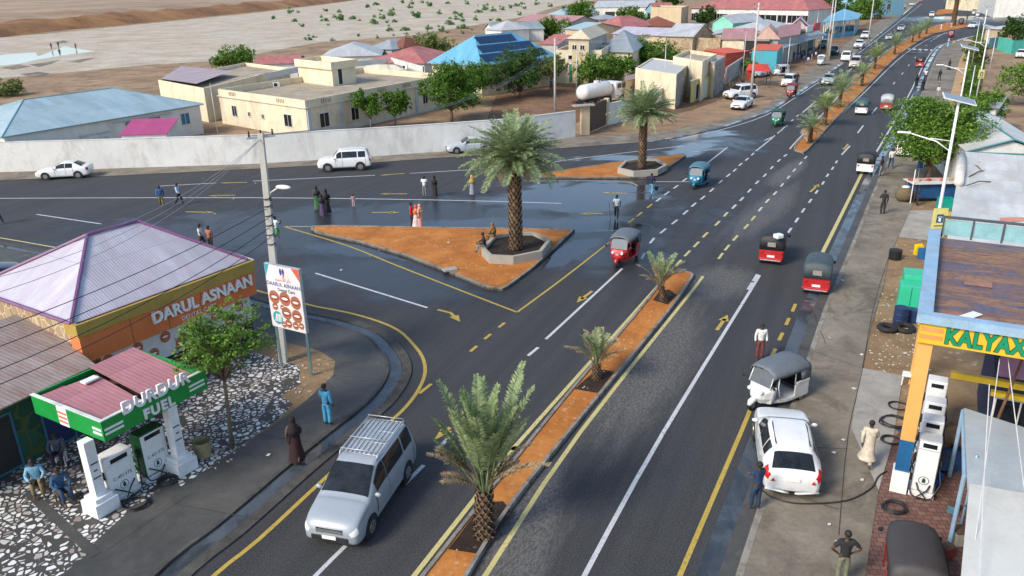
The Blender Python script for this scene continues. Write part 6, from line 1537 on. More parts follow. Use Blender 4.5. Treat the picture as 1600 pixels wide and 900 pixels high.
try: tl('\uFE91\uFE92\uFEF4\uFEE8\uFEB3\uFEF7\uFE8D \uFEAD\uFE8D\uFEA9', .20, 0, .80, mat('ink_red', (.5, .04, .04), .5))
except Exception: pass
tl('DAARUL ASNAAN', .225, 0, .56, mat('ink_blue', (.05, .07, .25), .5), bold=.004); tl('Dental Care', .19, .12, .34, mat('ink_black', (.02, .02, .03), .5), bold=.003)
mb = MB(); mb.mi = 0
for sx_ in (-1, 1): disc(mb, Mb, sx_ * .07, 1.14, .065, .15, .005)
mb.mi = 1; disc(mb, Mb, .06, 1.0, .04, .1, .007); mb.build('tooth_logo', [MATS['ink_blue'], MATS['flash_red']], t)
mouths(Mb, [(-.60, -.04, .29), (-.02, -.03, .30), (.56, -.10, .28), (-.62, -.46, .16), (-.22, -.44, .12), (-.02, -.66, .27), (.54, -.70, .28), (.02, -1.12, .19), (.40, -1.14, .17), (.72, -1.10, .15), (-.24, -1.2, .14)], t)
mb = MB(); disc(mb, Mb, -.55, -.95, .27, .30, .005); mb.mi = 1
for k in range(4): mb.face([Mb @ Vector(p) for p in ((-.72 + .09 * k, -1.12, .008), (-.66 + .09 * k, -1.12, .008), (-.56 + .08 * k, -.78, .008), (-.62 + .08 * k, -.76, .008))])
mb.build('scan_picture', [MATS['flash_blue'], TOOTH], t)

# utility pole with lamp and wires
pb = PX(443, 565, .1); t = thing('utility_pole', 'tall concrete utility pole with street lamp arm beside the billboard', 'utility pole', pb)
CPOLE = mat('pole_concrete', (.46, .45, .42), .8, .12, 2, bmp=.2); ph = 9.9
mb = MB(); k0 = .16; k1 = .10; Lx = .35
P4 = lambda z, r: [(Lx * z / ph + sx * r, sy * r, z) for sx, sy in ((-1, -1), (1, -1), (1, 1), (-1, 1))]
lo, hi = P4(-.1, k0), P4(ph, k1)
for i in range(4): mb.face([lo[i], lo[(i + 1) % 4], hi[(i + 1) % 4], hi[i]])
mb.face(hi); mb.build('shaft', CPOLE, t, bevel=.02)
mb = MB(); za = 7.55; mb.tube([(Lx * za / ph + .1, 0, za - .35), (Lx * za / ph + .2, -.1, za), (Lx * za / ph + .55, -.25, za + .22)], .035, 8); la = mb.build('lamp_arm', GALV, t, smooth=True)
mb = MB(); mb.ball((Lx * za / ph + .80, -.36, za + .27), (.36, .14, .09), 12, 8, M=Matrix.Rotation(R(-22), 3, 'Z')); mb.build('lamp_head', WHITE, la, smooth=True)
mb = MB()
for z in (5.7, 6.1, 6.5, 6.9, 7.2, 5.3): mb.tube([(Lx * z / ph + .17 * math.cos(A), .17 * math.sin(A), z + .02 * A) for A in np.linspace(0, 6.28, 12)], .025, 5)
mb.build('clamps', BLACKP, t)
mb = MB(); mb.box((Lx * .98, 0, ph - .15), (1.1, .08, .08), rz=.5); mb.build('crossarm', GALV, t)
for k in (-.45, .0, .45):
    mb = MB(); mb.tube([(Lx + k * .88, k * .48, ph - .1), (Lx + k * .88, k * .48, ph + .12)], [.045, .03], 6); mb.build('insulator', BLACKP, t)
def wire(label, A, B, sag=.5, r=.012, m_=BLACKP, group='overhead wires'):
    A, B = Vector(A), Vector(B); mb = MB(); P_ = [A.lerp(B, k / 16) - UPV * sag * 4 * (k / 16) * (1 - k / 16) for k in range(17)]; P_ = [p - A for p in P_]
    mb.tube(P_, r, 5); o = mb.build('overhead_wire', m_); o.location = A; tag(o, label, 'wire', group); return o
top = pb + Vector((.25, 0, 0))
for k, (z, py) in enumerate(((6.9, 575), (6.5, 605), (6.1, 645), (5.7, 668))): wire(('topmost', 'second from top', 'third from top', 'lowest')[k] + ' of the four black wires from the utility pole across the lilac roof', top + UPV * z, PX(-180, py, 6.6 - .25 * k), .35 + .08 * k, .014)
WPALE = mat('wire_pale', (.25, .27, .30), .5)
for k, px in enumerate((300, 322, 345)): wire(('upper', 'middle', 'lower')[k] + ' pale thin wire from the utility pole top to the left road', top + Vector((.1, 0, 9.7)), PX(-120, 430 + 30 * k, 9.0), .9, .008, WPALE, 'pale thin wires')
for k in range(3): wire(('left', 'middle', 'right')[k] + ' pale thin wire from the utility pole top over the compound wall', top + Vector((-.3 + .3 * k, 0, 9.8)), Vector((6.2 + .3 * k, 99, 8.2)), 2.0, .009, WPALE, 'pale thin wires')

# planters
def planter(label, px, z, base_in, seed=0):
    P_ = L(px, z); c_ = sum(P_, Vector()) / len(P_); t = thing('stone_planter', label, 'planter', (c_.x, c_.y, .12)); I_ = inset(P_, .22)
    mb = MB(); n = len(P_)
    for i in range(n):
        A, B, C_, D_ = P_[i], P_[(i + 1) % n], I_[(i + 1) % n], I_[i]; Z = lambda p, zz: (p.x, p.y, zz)
        mb.face([Z(A, z), Z(B, z), Z(C_, z), Z(D_, z)]); mb.face([Z(A, .1), Z(B, .1), Z(B, z), Z(A, z)]); mb.face([Z(C_, .1), Z(D_, .1), Z(D_, z), Z(C_, z)])
    mb.build('rim_wall', mat('planter_plaster', (.34, .32, .27), .85, .12, .9, bmp=.2, dirt=(.26, .23, .15), dirt_amt=.5), t, world=True)
    mb = MB(); mb.sheet(I_, z - .18); mb.build('planter_soil', PIT_M, t, world=True)
planter('large polygonal stone planter round the tallest palm on the triangular island', [(752, 387), (770, 368), (800, 362), (835, 362), (861, 374), (847, 392), (802, 401), (764, 399)], .62, .2)
planter('polygonal stone planter round the palm on the smaller far island', [(965, 262), (976, 251), (1000, 247), (1028, 248), (1043, 257), (1028, 265), (990, 268)], .60, .2)

# ------------------------------------------------------------------ right side: market, canopy, roofs
K0 = Vector((11.75, 20.85, 0)); e = Vector((.88, -.475, 0)); f = Vector((.475, .88, 0)); LE, LF_ = 9.0, 9.0; zb, zt_ = 5.3, 5.95
def kq(d_, w_, z): return K0 + e * d_ + f * w_ + UPV * z
def kb(mb, d0, d1, w0, w1, z0, z1): mb.prism([kq(d0, w0, 0), kq(d1, w0, 0), kq(d1, w1, 0), kq(d0, w1, 0)], z0, z1)
t = thing('station_canopy', 'large rusty-roofed station canopy with yellow sign band and orange column', 'canopy', K0); o0 = K0.copy()
YB = mat('band_yellow', (.62, .42, .02), .45, .08, 2, dirt=(.35, .25, .05), dirt_amt=.3); BLT = mat('trim_pale_blue', (.25, .40, .55), .5, .2, 1.5, dirt=(.3, .25, .2), dirt_amt=.4)
mb = MB(); kb(mb, 0, LE, 0, .12, zb, zt_); kb(mb, 0, .12, .121, LF_, zb, zt_); mb.build('sign_band', YB, t, world=True)
mb = MB(); kb(mb, -.12, LE, -.12, .22, zt_ + .002, zt_ + .26); kb(mb, -.12, .28, .221, LF_, zt_ + .002, zt_ + .26); mb.build('edge_trim', BLT, t, world=True)
RUSTT = mat('deck_rust_sheets', (.22, .11, .08), .5, .7, 1.6, bmp=.4, metal=.2, dirt=(.15, .18, .32), dirt_amt=1.0)
def rust_deck():
    m = bpy.data.materials.new('rusted_deck'); nt, bs = nodes_of(m); v = coord(nt)
    vr = mapping(nt, v, (1, 1, 1), rot=(0, 0, R(28))); n1 = noise(nt, mapping(nt, vr, (.35, 1.6, 1)), .9, 8, .75, 1.2)
    c = ramp(nt, n1, [(.30, (.035, .03, .045)), (.42, (.12, .13, .20)), (.48, (.20, .10, .07)), (.56, (.34, .19, .11)), (.66, (.09, .045, .035)), (.75, (.22, .20, .26))])
    n2 = noise(nt, v, 6, 5, .8); c = mixc(nt, .5, c, mixc(nt, 1., c, ramp(nt, n2, [(.35, .3), (.6, 1.)]), 'MULTIPLY')); nt.links.new(c, bs.inputs['Base Color']); bs.inputs['Roughness'].default_value = .6; bump(nt, bs, n1, .6, .08); return m
RUSTT = rust_deck()
mb = MB(); kb(mb, .281, LE, .221, LF_, zt_ - .2, zt_ - .06); mb.build('roof_deck', RUSTT, t, world=True)
for k in range(4):
    mb = MB(); kb(mb, .5 + 1.3 * (k % 3) + .2 * k, 1.9 + 1.4 * (k % 3), .6 + 2.4 * (k // 3) + .3 * k, 1.2 + 2.4 * (k // 3) + .3 * k, zt_ - .05 + .004 * k, zt_ - .03 + .004 * k); mb.build('loose_sheet', (mat('rust_orange', (.28, .14, .09), .6, .4, 2), RUSTT, mat('sheet_violet', (.14, .13, .22), .5, .4, 2))[k % 3], t, world=True)
mb = MB(); mb.box(kq(1.25, 1.0, zt_ + .02), (.75, .3, .02), rz=.5); mb.build('white_board', WHITE, t)
t.children[-1].data.transform(Matrix.Translation(-o0))
mb = MB(); mb2 = MB()
for k in range(9):
    kb(mb, .3 + k * .98, .36 + k * .98, LF_ - .15, LF_, zt_ + .02, zt_ + .75); kb(mb2, .37 + k * .98, 1.27 + k * .98, LF_ - .1, LF_ - .06, zt_ + .1, zt_ + .68)
kb(mb, .3, LE, LF_ - .16, LF_ + .01, zt_ + .751, zt_ + .82); mb.build('parapet_frame', mat('frame_dark', (.06, .07, .08), .5), t, world=True); mb2.build('parapet_panels', mat('panel_aqua', (.22, .42, .45), .4, .25, 1.5), t, world=True)
Mk = lambda d_, z, out=.02: wallM(kq(d_, -out, z) - o0, e, -f)
GREENK = mat('letter_green', (.0, .22, .10), .45, .1, 3); DK = mat('letter_edge', (.01, .05, .03), .5)
text_part('KALYAX', .66, Mk(1.66, 5.62, .015) @ Matrix.Diagonal((.74, 1, 1, 1)), DK, t, 'letter_outline', .004, .045, spacing=1.1); text_part('KALYAX', .66, Mk(1.66, 5.62, .03) @ Matrix.Diagonal((.74, 1, 1, 1)), GREENK, t, 'lettering', .01, .026, spacing=1.1)
mb = MB()
for z in (5.45, 5.68): kb(mb, .03, .62, -.012, 0, z, z + .13)
mb.build('stripes', mat('stripe_orange', (.62, .24, .08), .5), t, world=True)
mb = MB(); kb(mb, .02, .42, .12, .5, 1.95, 5.3); cl = mb.build('column', mat('column_orange', (.72, .36, .10), .5, .08, 2, dirt=(.5, .3, .15), dirt_amt=.3), t, world=True)
mb = MB(); kb(mb, .018, .422, .118, .502, .85, 1.95); mb.build('blue_band', mat('column_blue', (.01, .10, .24), .5), t, world=True)
mb = MB(); kb(mb, -.03, .45, .08, .54, .07, .85); mb.build('column_base', WHITE, t, world=True)
for w_ in (LF_ - 1,):
    mb = MB(); kb(mb, .1, .4, w_, w_ + .3, .05, 5.3); mb.build('column', MATS['column_orange'], t, world=True)
# station shop under the canopy
t = thing('station_shop', 'navy and yellow station shop with purple sheet upper wall under the rusty canopy', 'shop', kq(2.6, 3.2, 0)); NAVY = wallmat('navy', (.012, .02, .07), (.03, .03, .05), .3)
mb = MB(); kb(mb, 2.5, 9, 3.4, 8.5, 0, 2.9); mb.build('wall', NAVY, t, world=True)
mb = MB(); kb(mb, 1.2, 9, 3.15, 3.35, 2.9, 3.1); kb(mb, 2.4, 9, 3.1, 3.3, 2.55, 2.7); mb.build('beam', YB, t, world=True)
mb = MB(); mb.rface([x - t.location for x in (kq(2.5, 3.5, 3.1), kq(9, 3.5, 3.1), kq(9, 3.9, 4.4), kq(2.5, 3.9, 4.4))]); mb.build('upper_wall', roofmat('purple_sheet', (.30, .16, .28), .42, (.40, .30, .35), .5, .8), t)
opening(t, kq(3.3, 3.4, 1.9), e, -f, 1.5, 1.1, 'window'); opening(t, kq(5.2, 3.4, 1.2), e, -f, 1.0, 2.1, 'door', FRAMEW, SHADEM)
ac_unit('air conditioner fixed to the purple wall under the rusty canopy', kq(4.1, 3.2, 3.35), math.atan2(e.y, e.x))
rzk = math.atan2(e.y, e.x)
for k, (w_, lb) in enumerate(((.42, 'nearest grey and white fuel pump right beside the orange column'), (1.75, 'second white fuel pump of the row behind the orange column'), (3.05, 'third white fuel pump of the row behind the orange column'), (4.7, 'farthest white fuel pump of the row behind the orange column'))):
    fuel_pump(lb, kq(.86 + .03 * k, w_, .08), rzk, h=2.0, wide=.62, side=mat('pump_grey', (.42, .44, .45), .4) if k == 0 else None, number='', group='fuel pumps in a row behind the orange column')
hose_coil('tangled black hose below the white foot of the orange column', PX(1397, 795, .09), .3, 4, seed=5)
hose_coil('black hose coil on the concrete beside the orange column', PX(1392, 690, .1), .28, 3, seed=8)
t_ = thing('fuel_hose', 'long black hose curving across the pavement to the white car', 'hose', PX(1390, 700, .1)); mb = MB()
mb.tube([Vector(p) - t_.location for p in smooth(L([(1385, 736), (1372, 745), (1362, 762), (1330, 780), (1290, 786), (1240, 786), (1205, 776), (1190, 765)], .12), 4)], .025, 6); mb.build('hose', BLACKP, t_, smooth=True)
t = thing('blue_tarp', 'dark blue tarp sheet lying on the bricks behind the pumps', 'tarp', PX(1470, 700, .08)); mb = MB()
NS = 10; gr = [[mb.v((x * .22 - 1, y_ * .3 - 1.5, .05 + .10 * math.sin(x * 1.3 + y_) * math.cos(y_ * .9))) for y_ in range(NS)] for x in range(NS)]
for x in range(NS - 1):
    for y_ in range(NS - 1): mb.facei((gr[x][y_], gr[x + 1][y_], gr[x + 1][y_ + 1], gr[x][y_ + 1]))
mb.build('sheet', mat('tarp_blue', (.01, .05, .14), .5, .3, 2), t, smooth=True)
t = thing('blue_basin', 'round blue plastic basin on the bricks by the pumps', 'basin', PX(1452, 752, .08)); mb = MB(); mb.tube([(0, 0, 0), (0, 0, .3)], [.3, .38], 16, cap=False); mb.tube([(0, 0, .02), (0, 0, .05)], .3, 16); mb.build('shell', mat('basin_blue', (.02, .12, .35), .4), t)

# roofs in the right foreground
def low_roof(name, label, px, z, roofm, wallm, pitch=.25, cat='kiosk', over=.1):
    P_ = L(px, z); c_ = sum(P_, Vector()) / 4; t = thing(name, label, cat, (c_.x, c_.y, 0)); o0 = t.location
    P2 = [P_[0], P_[1], P_[2] + UPV * pitch, P_[3] + UPV * pitch]
    mb = MB(); mb.rface([p - o0 for p in P2]); o = mb.build('roof', roofm, t); s_ = o.modifiers.new('t', 'SOLIDIFY'); s_.thickness = .05
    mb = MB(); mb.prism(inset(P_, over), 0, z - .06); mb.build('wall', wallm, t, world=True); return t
low_roof('metal_kiosk', 'kiosk with flat pale blue metal roof under the purple wall', [(1512, 764), (1680, 795), (1660, 700), (1504, 648)], 2.5, mat('kiosk_blue_roof', (.36, .41, .44), .4, .15, 1, dirt=(.35, .33, .3), dirt_amt=.4), SHADEM, over=.7)  # walls of both kiosks coloured dark as shade below the roof
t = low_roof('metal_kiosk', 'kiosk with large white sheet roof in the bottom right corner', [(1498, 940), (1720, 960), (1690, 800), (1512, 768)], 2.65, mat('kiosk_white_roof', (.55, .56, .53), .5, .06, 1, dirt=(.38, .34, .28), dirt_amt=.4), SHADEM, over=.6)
mb = MB(); q0, q1 = PX(1507, 790, 2.76), PX(1680, 818, 2.79); mb.tube([q0, q1], .02, 5); mb.build('seam', BLACKP, t, world=True)
pole('scaffold_pole', 'leaning rusty brown pole in front of the navy station shop', (0, 0), 4.2, .06, mat('rust_pole', (.14, .07, .04), .8, .3, 4), lean=(.5, -.2), arms=False, base=PX(1524, 740, .08), cat='pole')
pole('prop_post', 'thin pale blue post at the corner of the metal kiosk', (0, 0), 2.6, .05, MATS['trim_pale_blue'], arms=False, base=PX(1500, 830, .08), cat='post')
for k, (p, q) in enumerate((((1562, 560, 5.0), (1516, 905, 2.4)), ((1575, 560, 5.0), (1620, 905, 3.2)), ((1546, 600, 4.6), (1530, 905, 3.0)))): wire(('left', 'right', 'middle')[k] + ' white cord stretched over the kiosk roofs', PX(*p), PX(*q), .05, .012, mat('cord_white', (.6, .6, .58), .6), 'white cords over the kiosks')
# long white roofs
A_ = PX(1480, 373, 3.0); D_ = PX(1501, 248, 3.3); B_ = A_ + e * 12; C_ = B_ + (D_ - A_)
t = thing('market_hall', 'long market hall with whitewashed sheet roof, stained and patched, behind the lamp post', 'building', (A_.x, A_.y, 0)); o0 = t.location.copy()
mb = MB(); mb.rface([A_ - o0, B_ - o0, C_ - o0 + UPV * .5, D_ - o0 + UPV * .5]); o = mb.build('roof', RF['white'], t); s_ = o.modifiers.new('t', 'SOLIDIFY'); s_.thickness = .06
mb = MB(); mb.prism(inset([A_, B_, C_, D_], .35), 0, 2.95); mb.build('wall', W_WHITE, t, world=True)
for z_ in (345, 369):
    mb = MB(); q = [PX(1562, z_ + 5, 3.13), PX(1640, z_ - 2, 3.16), PX(1640, z_ - 10, 3.18), PX(1562, z_ - 3, 3.14)]; mb.face([x + UPV * .05 for x in q]); mb.build('painted_stripe', mat('stripe_salmon', (.55, .22, .15), .6), t, world=True)
tt = thing('rolled_mat', 'pale rolled mat lying along the edge of the market hall roof', 'rolled mat', PX(1501, 265, 3.5)); mb = MB(); q0, q1 = PX(1502, 250, 3.5) - tt.location, PX(1497, 292, 3.4) - tt.location
mb.tube([q0 + UPV * .35, q0.lerp(q1, .5) + UPV * .25, q1 + UPV * .25], [.22, .30, .25], 12); mb.build('roll', mat('mat_cream', (.55, .53, .48), .8), tt, smooth=True)
for k, (p, q) in enumerate((((1512, 262), (1550, 252)), ((1514, 276), (1545, 266)), ((1510, 290), (1548, 284)), ((1533, 240), (1562, 250)), ((1516, 255), (1538, 272)))):
    A = PX(*p, 3.55); B = PX(*q, 3.5); mb = MB(); mb.tube([(0, 0, 0), (B - A) * .5 + UPV * .15, B - A], .035, 5); o = mb.build('dead_branch', WOOD); o.location = A; tag(o, ('longest upper', 'second', 'lowest', 'rightmost', 'shortest')[k] + ' thin dead branch on the whitewashed market roof', 'branch', 'dead branches on the market roof')
house('white_gabled_hall', 'white hall with pale roof and teal-edged gable at the right edge', (1509, 238), (1655, 243), ('d', 16), 3.2, 'gable', .95, W_WHITE, 'white', .2, axis='BC', trim=TEALP, cat='hall')
house('low_shack', 'small grey-roofed shack half hidden by the green tree', (1536, 168), (1562, 170), ('d', 5), 2.6, 'gable', .8, W_WHITE, 'grey', cat='hut')

# market stall and street clutter
t = thing('market_stall', 'blue-covered market stall with goods on its top board under the tree', 'market stall', PX(1452, 312, .07)); TB = mat('stall_blue', (.01, .07, .20), .7, .3, 2)
mb = MB(); mb.box((0, 0, .78), (2.9, 1.2, 1.1)); mb.build('cloth', TB, t, bevel=.06)
mb = MB(); mb.box((-.1, -.1, 1.38), (3.3, 1.6, .06)); mb.build('board', FRAMEW, t)
for k in range(9):
    mb = MB(); mb.box((-1.5 + .38 * k, .1 * (-1) ** k, 1.48), (.28, .35, .14), rz=k * .7); mb.build('goods', (mat('goods_red', (.4, .06, .03), .6), mat('goods_tan', (.4, .3, .2), .7), mat('goods_pink', (.5, .25, .2), .7))[k % 3], t, bevel=.03)
for sx in (-1.5, 1.5):
    for sy in (-.75, .75): mb = MB(); mb.tube([(sx, sy, 0), (sx, sy, 1.38)], .035, 6); mb.build('leg', WOOD, t)
t = thing('shade_umbrella', 'small folded dark blue umbrella standing behind the stall', 'umbrella', PX(1434, 280, .09)); mb = MB(); mb.tube([(0, 0, .0), (0, 0, 2.3)], .025, 6); mb.build('pole', GALV, t); mb = MB(); mb.tube([(0, 0, .9), (0, 0, 1.6), (0, 0, 2.25)], [.22, .14, .02], 10); mb.build('canopy', TB, t)
t = thing('woven_basket', 'big round brown woven basket left of the market stall', 'basket', PX(1411, 314, .09)); mb = MB(); mb.ball((0, 0, .5), (.62, .62, .55), 16, 10); mb.build('basket', mat('woven_brown', (.15, .11, .06), .9, .4, 9, bmp=.8), t, smooth=True); mb = MB(); mb.ball((0.05, 0, 1.02), (.3, .25, .1), 10, 6); mb.build('contents', WHITE, t, smooth=True)
t = thing('stall_pole', 'thin white upright post at the left side of the stall', 'post', PX(1422, 318, .09)); mb = MB(); mb.tube([(0, 0, 0), (0, 0, 2.4)], .035, 6); mb.build('shaft', WHITE, t)
for label, px, cM, r_, hh in (('yellow plastic drum on the gravel beside the market hall', (1476, 352), ('drum_yellow', (.55, .42, .02)), .35, .8), ('dark navy oil drum beside the two old tyres', (1405, 507), ('drum_navy', (.012, .03, .09)), .30, .85), ('smaller dark blue drum right of the navy oil drum', (1424, 502), ('drum_blue2', (.02, .05, .14)), .24, .6), ('blue bucket next to the yellow jerrycan', (1441, 403), ('bucket_blue', (.01, .10, .28)), .28, .5), ('black round cooking pot on the pavement edge', (1398, 404), ('pot_black', (.012, .012, .012)), .34, .5)):
    t = thing('drum' if r_ > .29 else 'bucket', label, 'drum', PX(*px, .09)); m_ = mat(cM[0], cM[1], .5, .2, 3); mb = MB()
    mb.tube([(0, 0, 0), (0, 0, hh * .33), (0, 0, hh * .34), (0, 0, hh * .36), (0, 0, hh * .66), (0, 0, hh * .67), (0, 0, hh * .69), (0, 0, hh)], [r_, r_, r_ * 1.05, r_, r_, r_ * 1.05, r_, r_], 18); mb.build('barrel', m_, t)
    mb = MB(); mb.tube([(0, 0, hh - .01), (0, 0, hh + .02)], r_ * 1.03, 18); mb.build('rim', m_, t)
def tyre(label, p, tilt=0, r=.46):
    t = thing('old_tyre', label, 'tyre', p); mb = MB(); n, m_ = 22, 8
    rows = [[mb.v(((r - .13 + .13 * math.cos(b_)) * math.cos(a_), (r - .13 + .13 * math.cos(b_)) * math.sin(a_), .13 + .12 * math.sin(b_))) for b_ in [2 * math.pi * j / m_ for j in range(m_)]] for a_ in [2 * math.pi * i / n for i in range(n)]]
    for i in range(n):
        for j in range(m_): mb.facei((rows[i][j], rows[(i + 1) % n][j], rows[(i + 1) % n][(j + 1) % m_], rows[i][(j + 1) % m_]))
    mb.build('rubber', TYRE, t, smooth=True); t.rotation_euler = (R(tilt), 0, 0)
tyre('old black tyre lying flat on the gravel, left one of the pair', PX(1386, 516, .07)); tyre('old black tyre on the gravel, right one of the pair by the drum', PX(1413, 516, .07), 8)
t = thing('jerrycan', 'bright yellow jerrycan on the gravel near the lamp post', 'jerrycan', PX(1434, 398, .07)); mb = MB(); mb.box((0, 0, .3), (.42, .3, .6)); mb.tube([(.12, 0, .6), (.12, 0, .68)], .05, 8); mb.box((-.05, 0, .63), (.2, .05, .06)); mb.build('can', mat('can_yellow', (.75, .55, .0), .4), t, bevel=.05)
t = thing('green_cabinet', 'bright mint green metal cabinet stall on the gravel by the rusty canopy', 'cabinet', PX(1418, 482, .07)); GM = mat('mint_metal', (.03, .48, .27), .45, .08, 1.5, dirt=(.1, .3, .2), dirt_amt=.3)
mb = MB(); mb.box((0, 0, .65), (1.0, .9, 1.3)); mb.build('body', GM, t, bevel=.02); mb = MB(); mb.box((.15, 1.15, .75), (.9, 1.2, 1.5)); mb.build('rear_box', GM, t, bevel=.02)
mb = MB(); mb.box((.0, -.46, .65), (.015, .02, 1.2)); mb.build('door_seam', BLACKP, t); t.rotation_euler = (0, 0, R(-22))
t = thing('turquoise_crate', 'turquoise plastic crate at the foot of the lamp post by the stall', 'crate', PX(1476, 326, .07)); mb = MB()
for q in (((0, 0, .04), (.9, .7, .06)), ((0, .33, .4), (.9, .05, .7)), ((0, -.33, .4), (.9, .05, .7)), ((.43, 0, .4), (.05, .6, .7)), ((-.43, 0, .4), (.05, .6, .7))): mb.box(*q)
mb.build('shell', mat('crate_turq', (.0, .30, .25), .5), t)
for px, lb in (((1409, 298), 'left'),): pass

# solar street lamps
def solar_lamp(label, top_px, h, face, base_px=None, arm=1.9, sign=False, panel=(1.5, .72), group='solar street lamps along the right pavement'):
    q = PX(*top_px, h); p = Vector((q.x, q.y, .06)); h -= .06
    t = thing('solar_street_lamp', label, 'street lamp', p, 0, group)
    mb = MB(); mb.tube([(0, 0, 0), (0, 0, .5)], [.13, .13], 10); mb.tube([(0, 0, .5), (0, 0, h)], [.095, .06], 10); mb.build('shaft', WHITE, t, smooth=True)
    d_ = Vector((math.sin(face), math.cos(face), 0)); z0 = h * .80
    mb = MB(); mb.tube([(0, 0, z0 - .5), d_ * arm * .35 + UPV * (z0 - .05), d_ * arm + UPV * (z0 + .28)], .035, 6); mb.tube([(0, 0, z0), d_ * arm * .5 + UPV * (z0 + .08)], .022, 6); a_ = mb.build('arm', WHITE, t, smooth=True)
    mb = MB(); c_ = d_ * (arm + .25) + UPV * (z0 + .3); mb.box(c_, (.22, .62, .07), rz=-face); mb.build('lamp_head', WHITE, a_, bevel=.02)
    M_ = Matrix.Rotation(R(-18), 4, 'Z') @ Matrix.Rotation(R(14), 4, 'X') @ Matrix.Rotation(R(14), 4, 'Y')
    mb = MB(); mb.box((0, 0, h + .16), (panel[0], panel[1], .05), M=M_); mb.mi = 1; mb.box(Vector((0, 0, h + .16)) + M_ @ Vector((0, 0, .03)), (panel[0] * .95, panel[1] * .92, .012), M=M_); mb.build('solar_panel', [WHITE, mat('lamp_panel', (.22, .27, .32), .15, .1, 4, spec=.8)], t)
    mb = MB(); mb.tube([(0, 0, h - .1), (0, 0, h + .14)], .05, 6); mb.build('panel_mount', GALV, t)
    if sign:
        mb = MB(); zs = sign; mb.box((.0, -.16, zs), (.72, .05, 1.05)); mb.mi = 1; mb.box((0, -.19, zs), (.34, .012, .44)); mb.mi = 2; mb.box((0, -.2, zs - .02), (.12, .012, .26)); mb.box((0, -.2, zs + .07), (.2, .012, .05))
        mb.build('sign_plate', [mat('sign_yellow', (.62, .55, .18), .5), mat('sign_blue', (.02, .08, .16), .5), WHITE], t)
        mb = MB(); mb.box((0, -.19, zs - .38), (.5, .012, .06)); mb.build('sign_text', mat('sign_ink', (.1, .12, .1), .5), t)
    return t
h1 = HT(1440, 450, 160); q = PX(1440, 450, 0)
import itertools
best = min(((abs(PJ((PX(1498, 160, hh).x, PX(1498, 160, hh).y, 0))[1] - 448), hh) for hh in np.arange(6, 12, .1)))[1]
solar_lamp('white solar street lamp in the foreground with a yellow sign plate, by the leafy tree', (1498, 160), best, R(-62), sign=3.6)
solar_lamp('white solar street lamp behind the leafy tree, panel over the ochre paving', (1515, 77), 8.6, R(-62))
solar_lamp('white solar street lamp over the green verge, third from the camera', (1546, 43), 8.8, R(-62), sign=3.4)
solar_lamp('white solar street lamp farthest off near the white building', (1543, 12), 8.8, R(-62))
for (lb, tp, h, r_) in (('thin grey lamp post with small lamp right of the foreground solar lamp', (1524, 102), 7.5, .07), ('slim pale post between the solar lamps on the verge', (1531, 32), 7.5, .08), ('slim grey post by the mint tarp at the far right', (1556, 58), 6.0, .07)):
    q = PX(*tp, h); pole('street_post', lb, (0, 0), h, r_, GALV, arms=False, base=(q.x, q.y, 0), cat='post')
POLEC = CPOLE
for (lb, tp, h, r_, ar) in (('white concrete power pole with crossarm in the yard behind the boundary wall', (867, 60), 8.6, .16, True), ('slender steel mast beside the green door house', (901, 74), 6.5, .05, False), ('slender mast on the corner of the white-roofed block', (1041, 64), 7.5, .06, False),
    ('dark thin mast before the stone block', (1081, 62), 7.6, .06, False), ('tall leaning concrete power pole beside the salmon roof', (1186, 4), 12.0, .17, True), ('thin white mast near the red verandah', (1166, 48), 7.5, .06, False),
    ('left one of two pale power poles by the workshops', (1303, -6), 11, .16, True), ('right one of two pale power poles by the workshops', (1307, -4), 11, .15, True), ('thin mast behind the crimson edged gable', (1279, 17), 8.0, .07, False), ('thin mast in front of the workshop awnings', (1235, 58), 6.5, .07, False),
    ('pale power pole on the orange dirt beside the blue shelter', (1366, -6), 10, .16, True), ('thin mast between the workshops and the blue shelter', (1322, 4), 8.5, .06, False), ('thin antenna mast left of the villa', (328, 130), 6.2, .04, False), ('thin antenna mast over the flat mauve roof', (392, 62), 6.5, .04, False)):
    q = PX(*tp, h); pole('power_pole' if ar else 'mast', lb, (0, 0), h, r_, POLEC if r_ > .1 else GALV, arms=ar, base=(q.x, q.y, 0), cat='power pole' if ar else 'mast')
for k in range(3): wire(('highest', 'middle', 'lowest')[k] + ' thin wire between the yard power pole and the salmon roof pole', PX(867, 62 + k, 8.4) + Vector((k * .4, 0, 0)), PX(1186, 8 + k, 11.7), 1.5, .012, WPALE, 'distant wires')
wall_run('mint_tarp_fence', 'mint green tarp fence at the right edge behind the conifer', [(1558, 78), (1580, 84), (1600, 82), (1680, 78)], 2.4, mat('tarp_mint', (.08, .48, .38), .6, .2, .6), cat='fence')
wall_run('blue_fence', 'short blue painted fence beside the conifer', [(1543, 76), (1558, 74)], 2.0, W_BLUE, cat='fence')
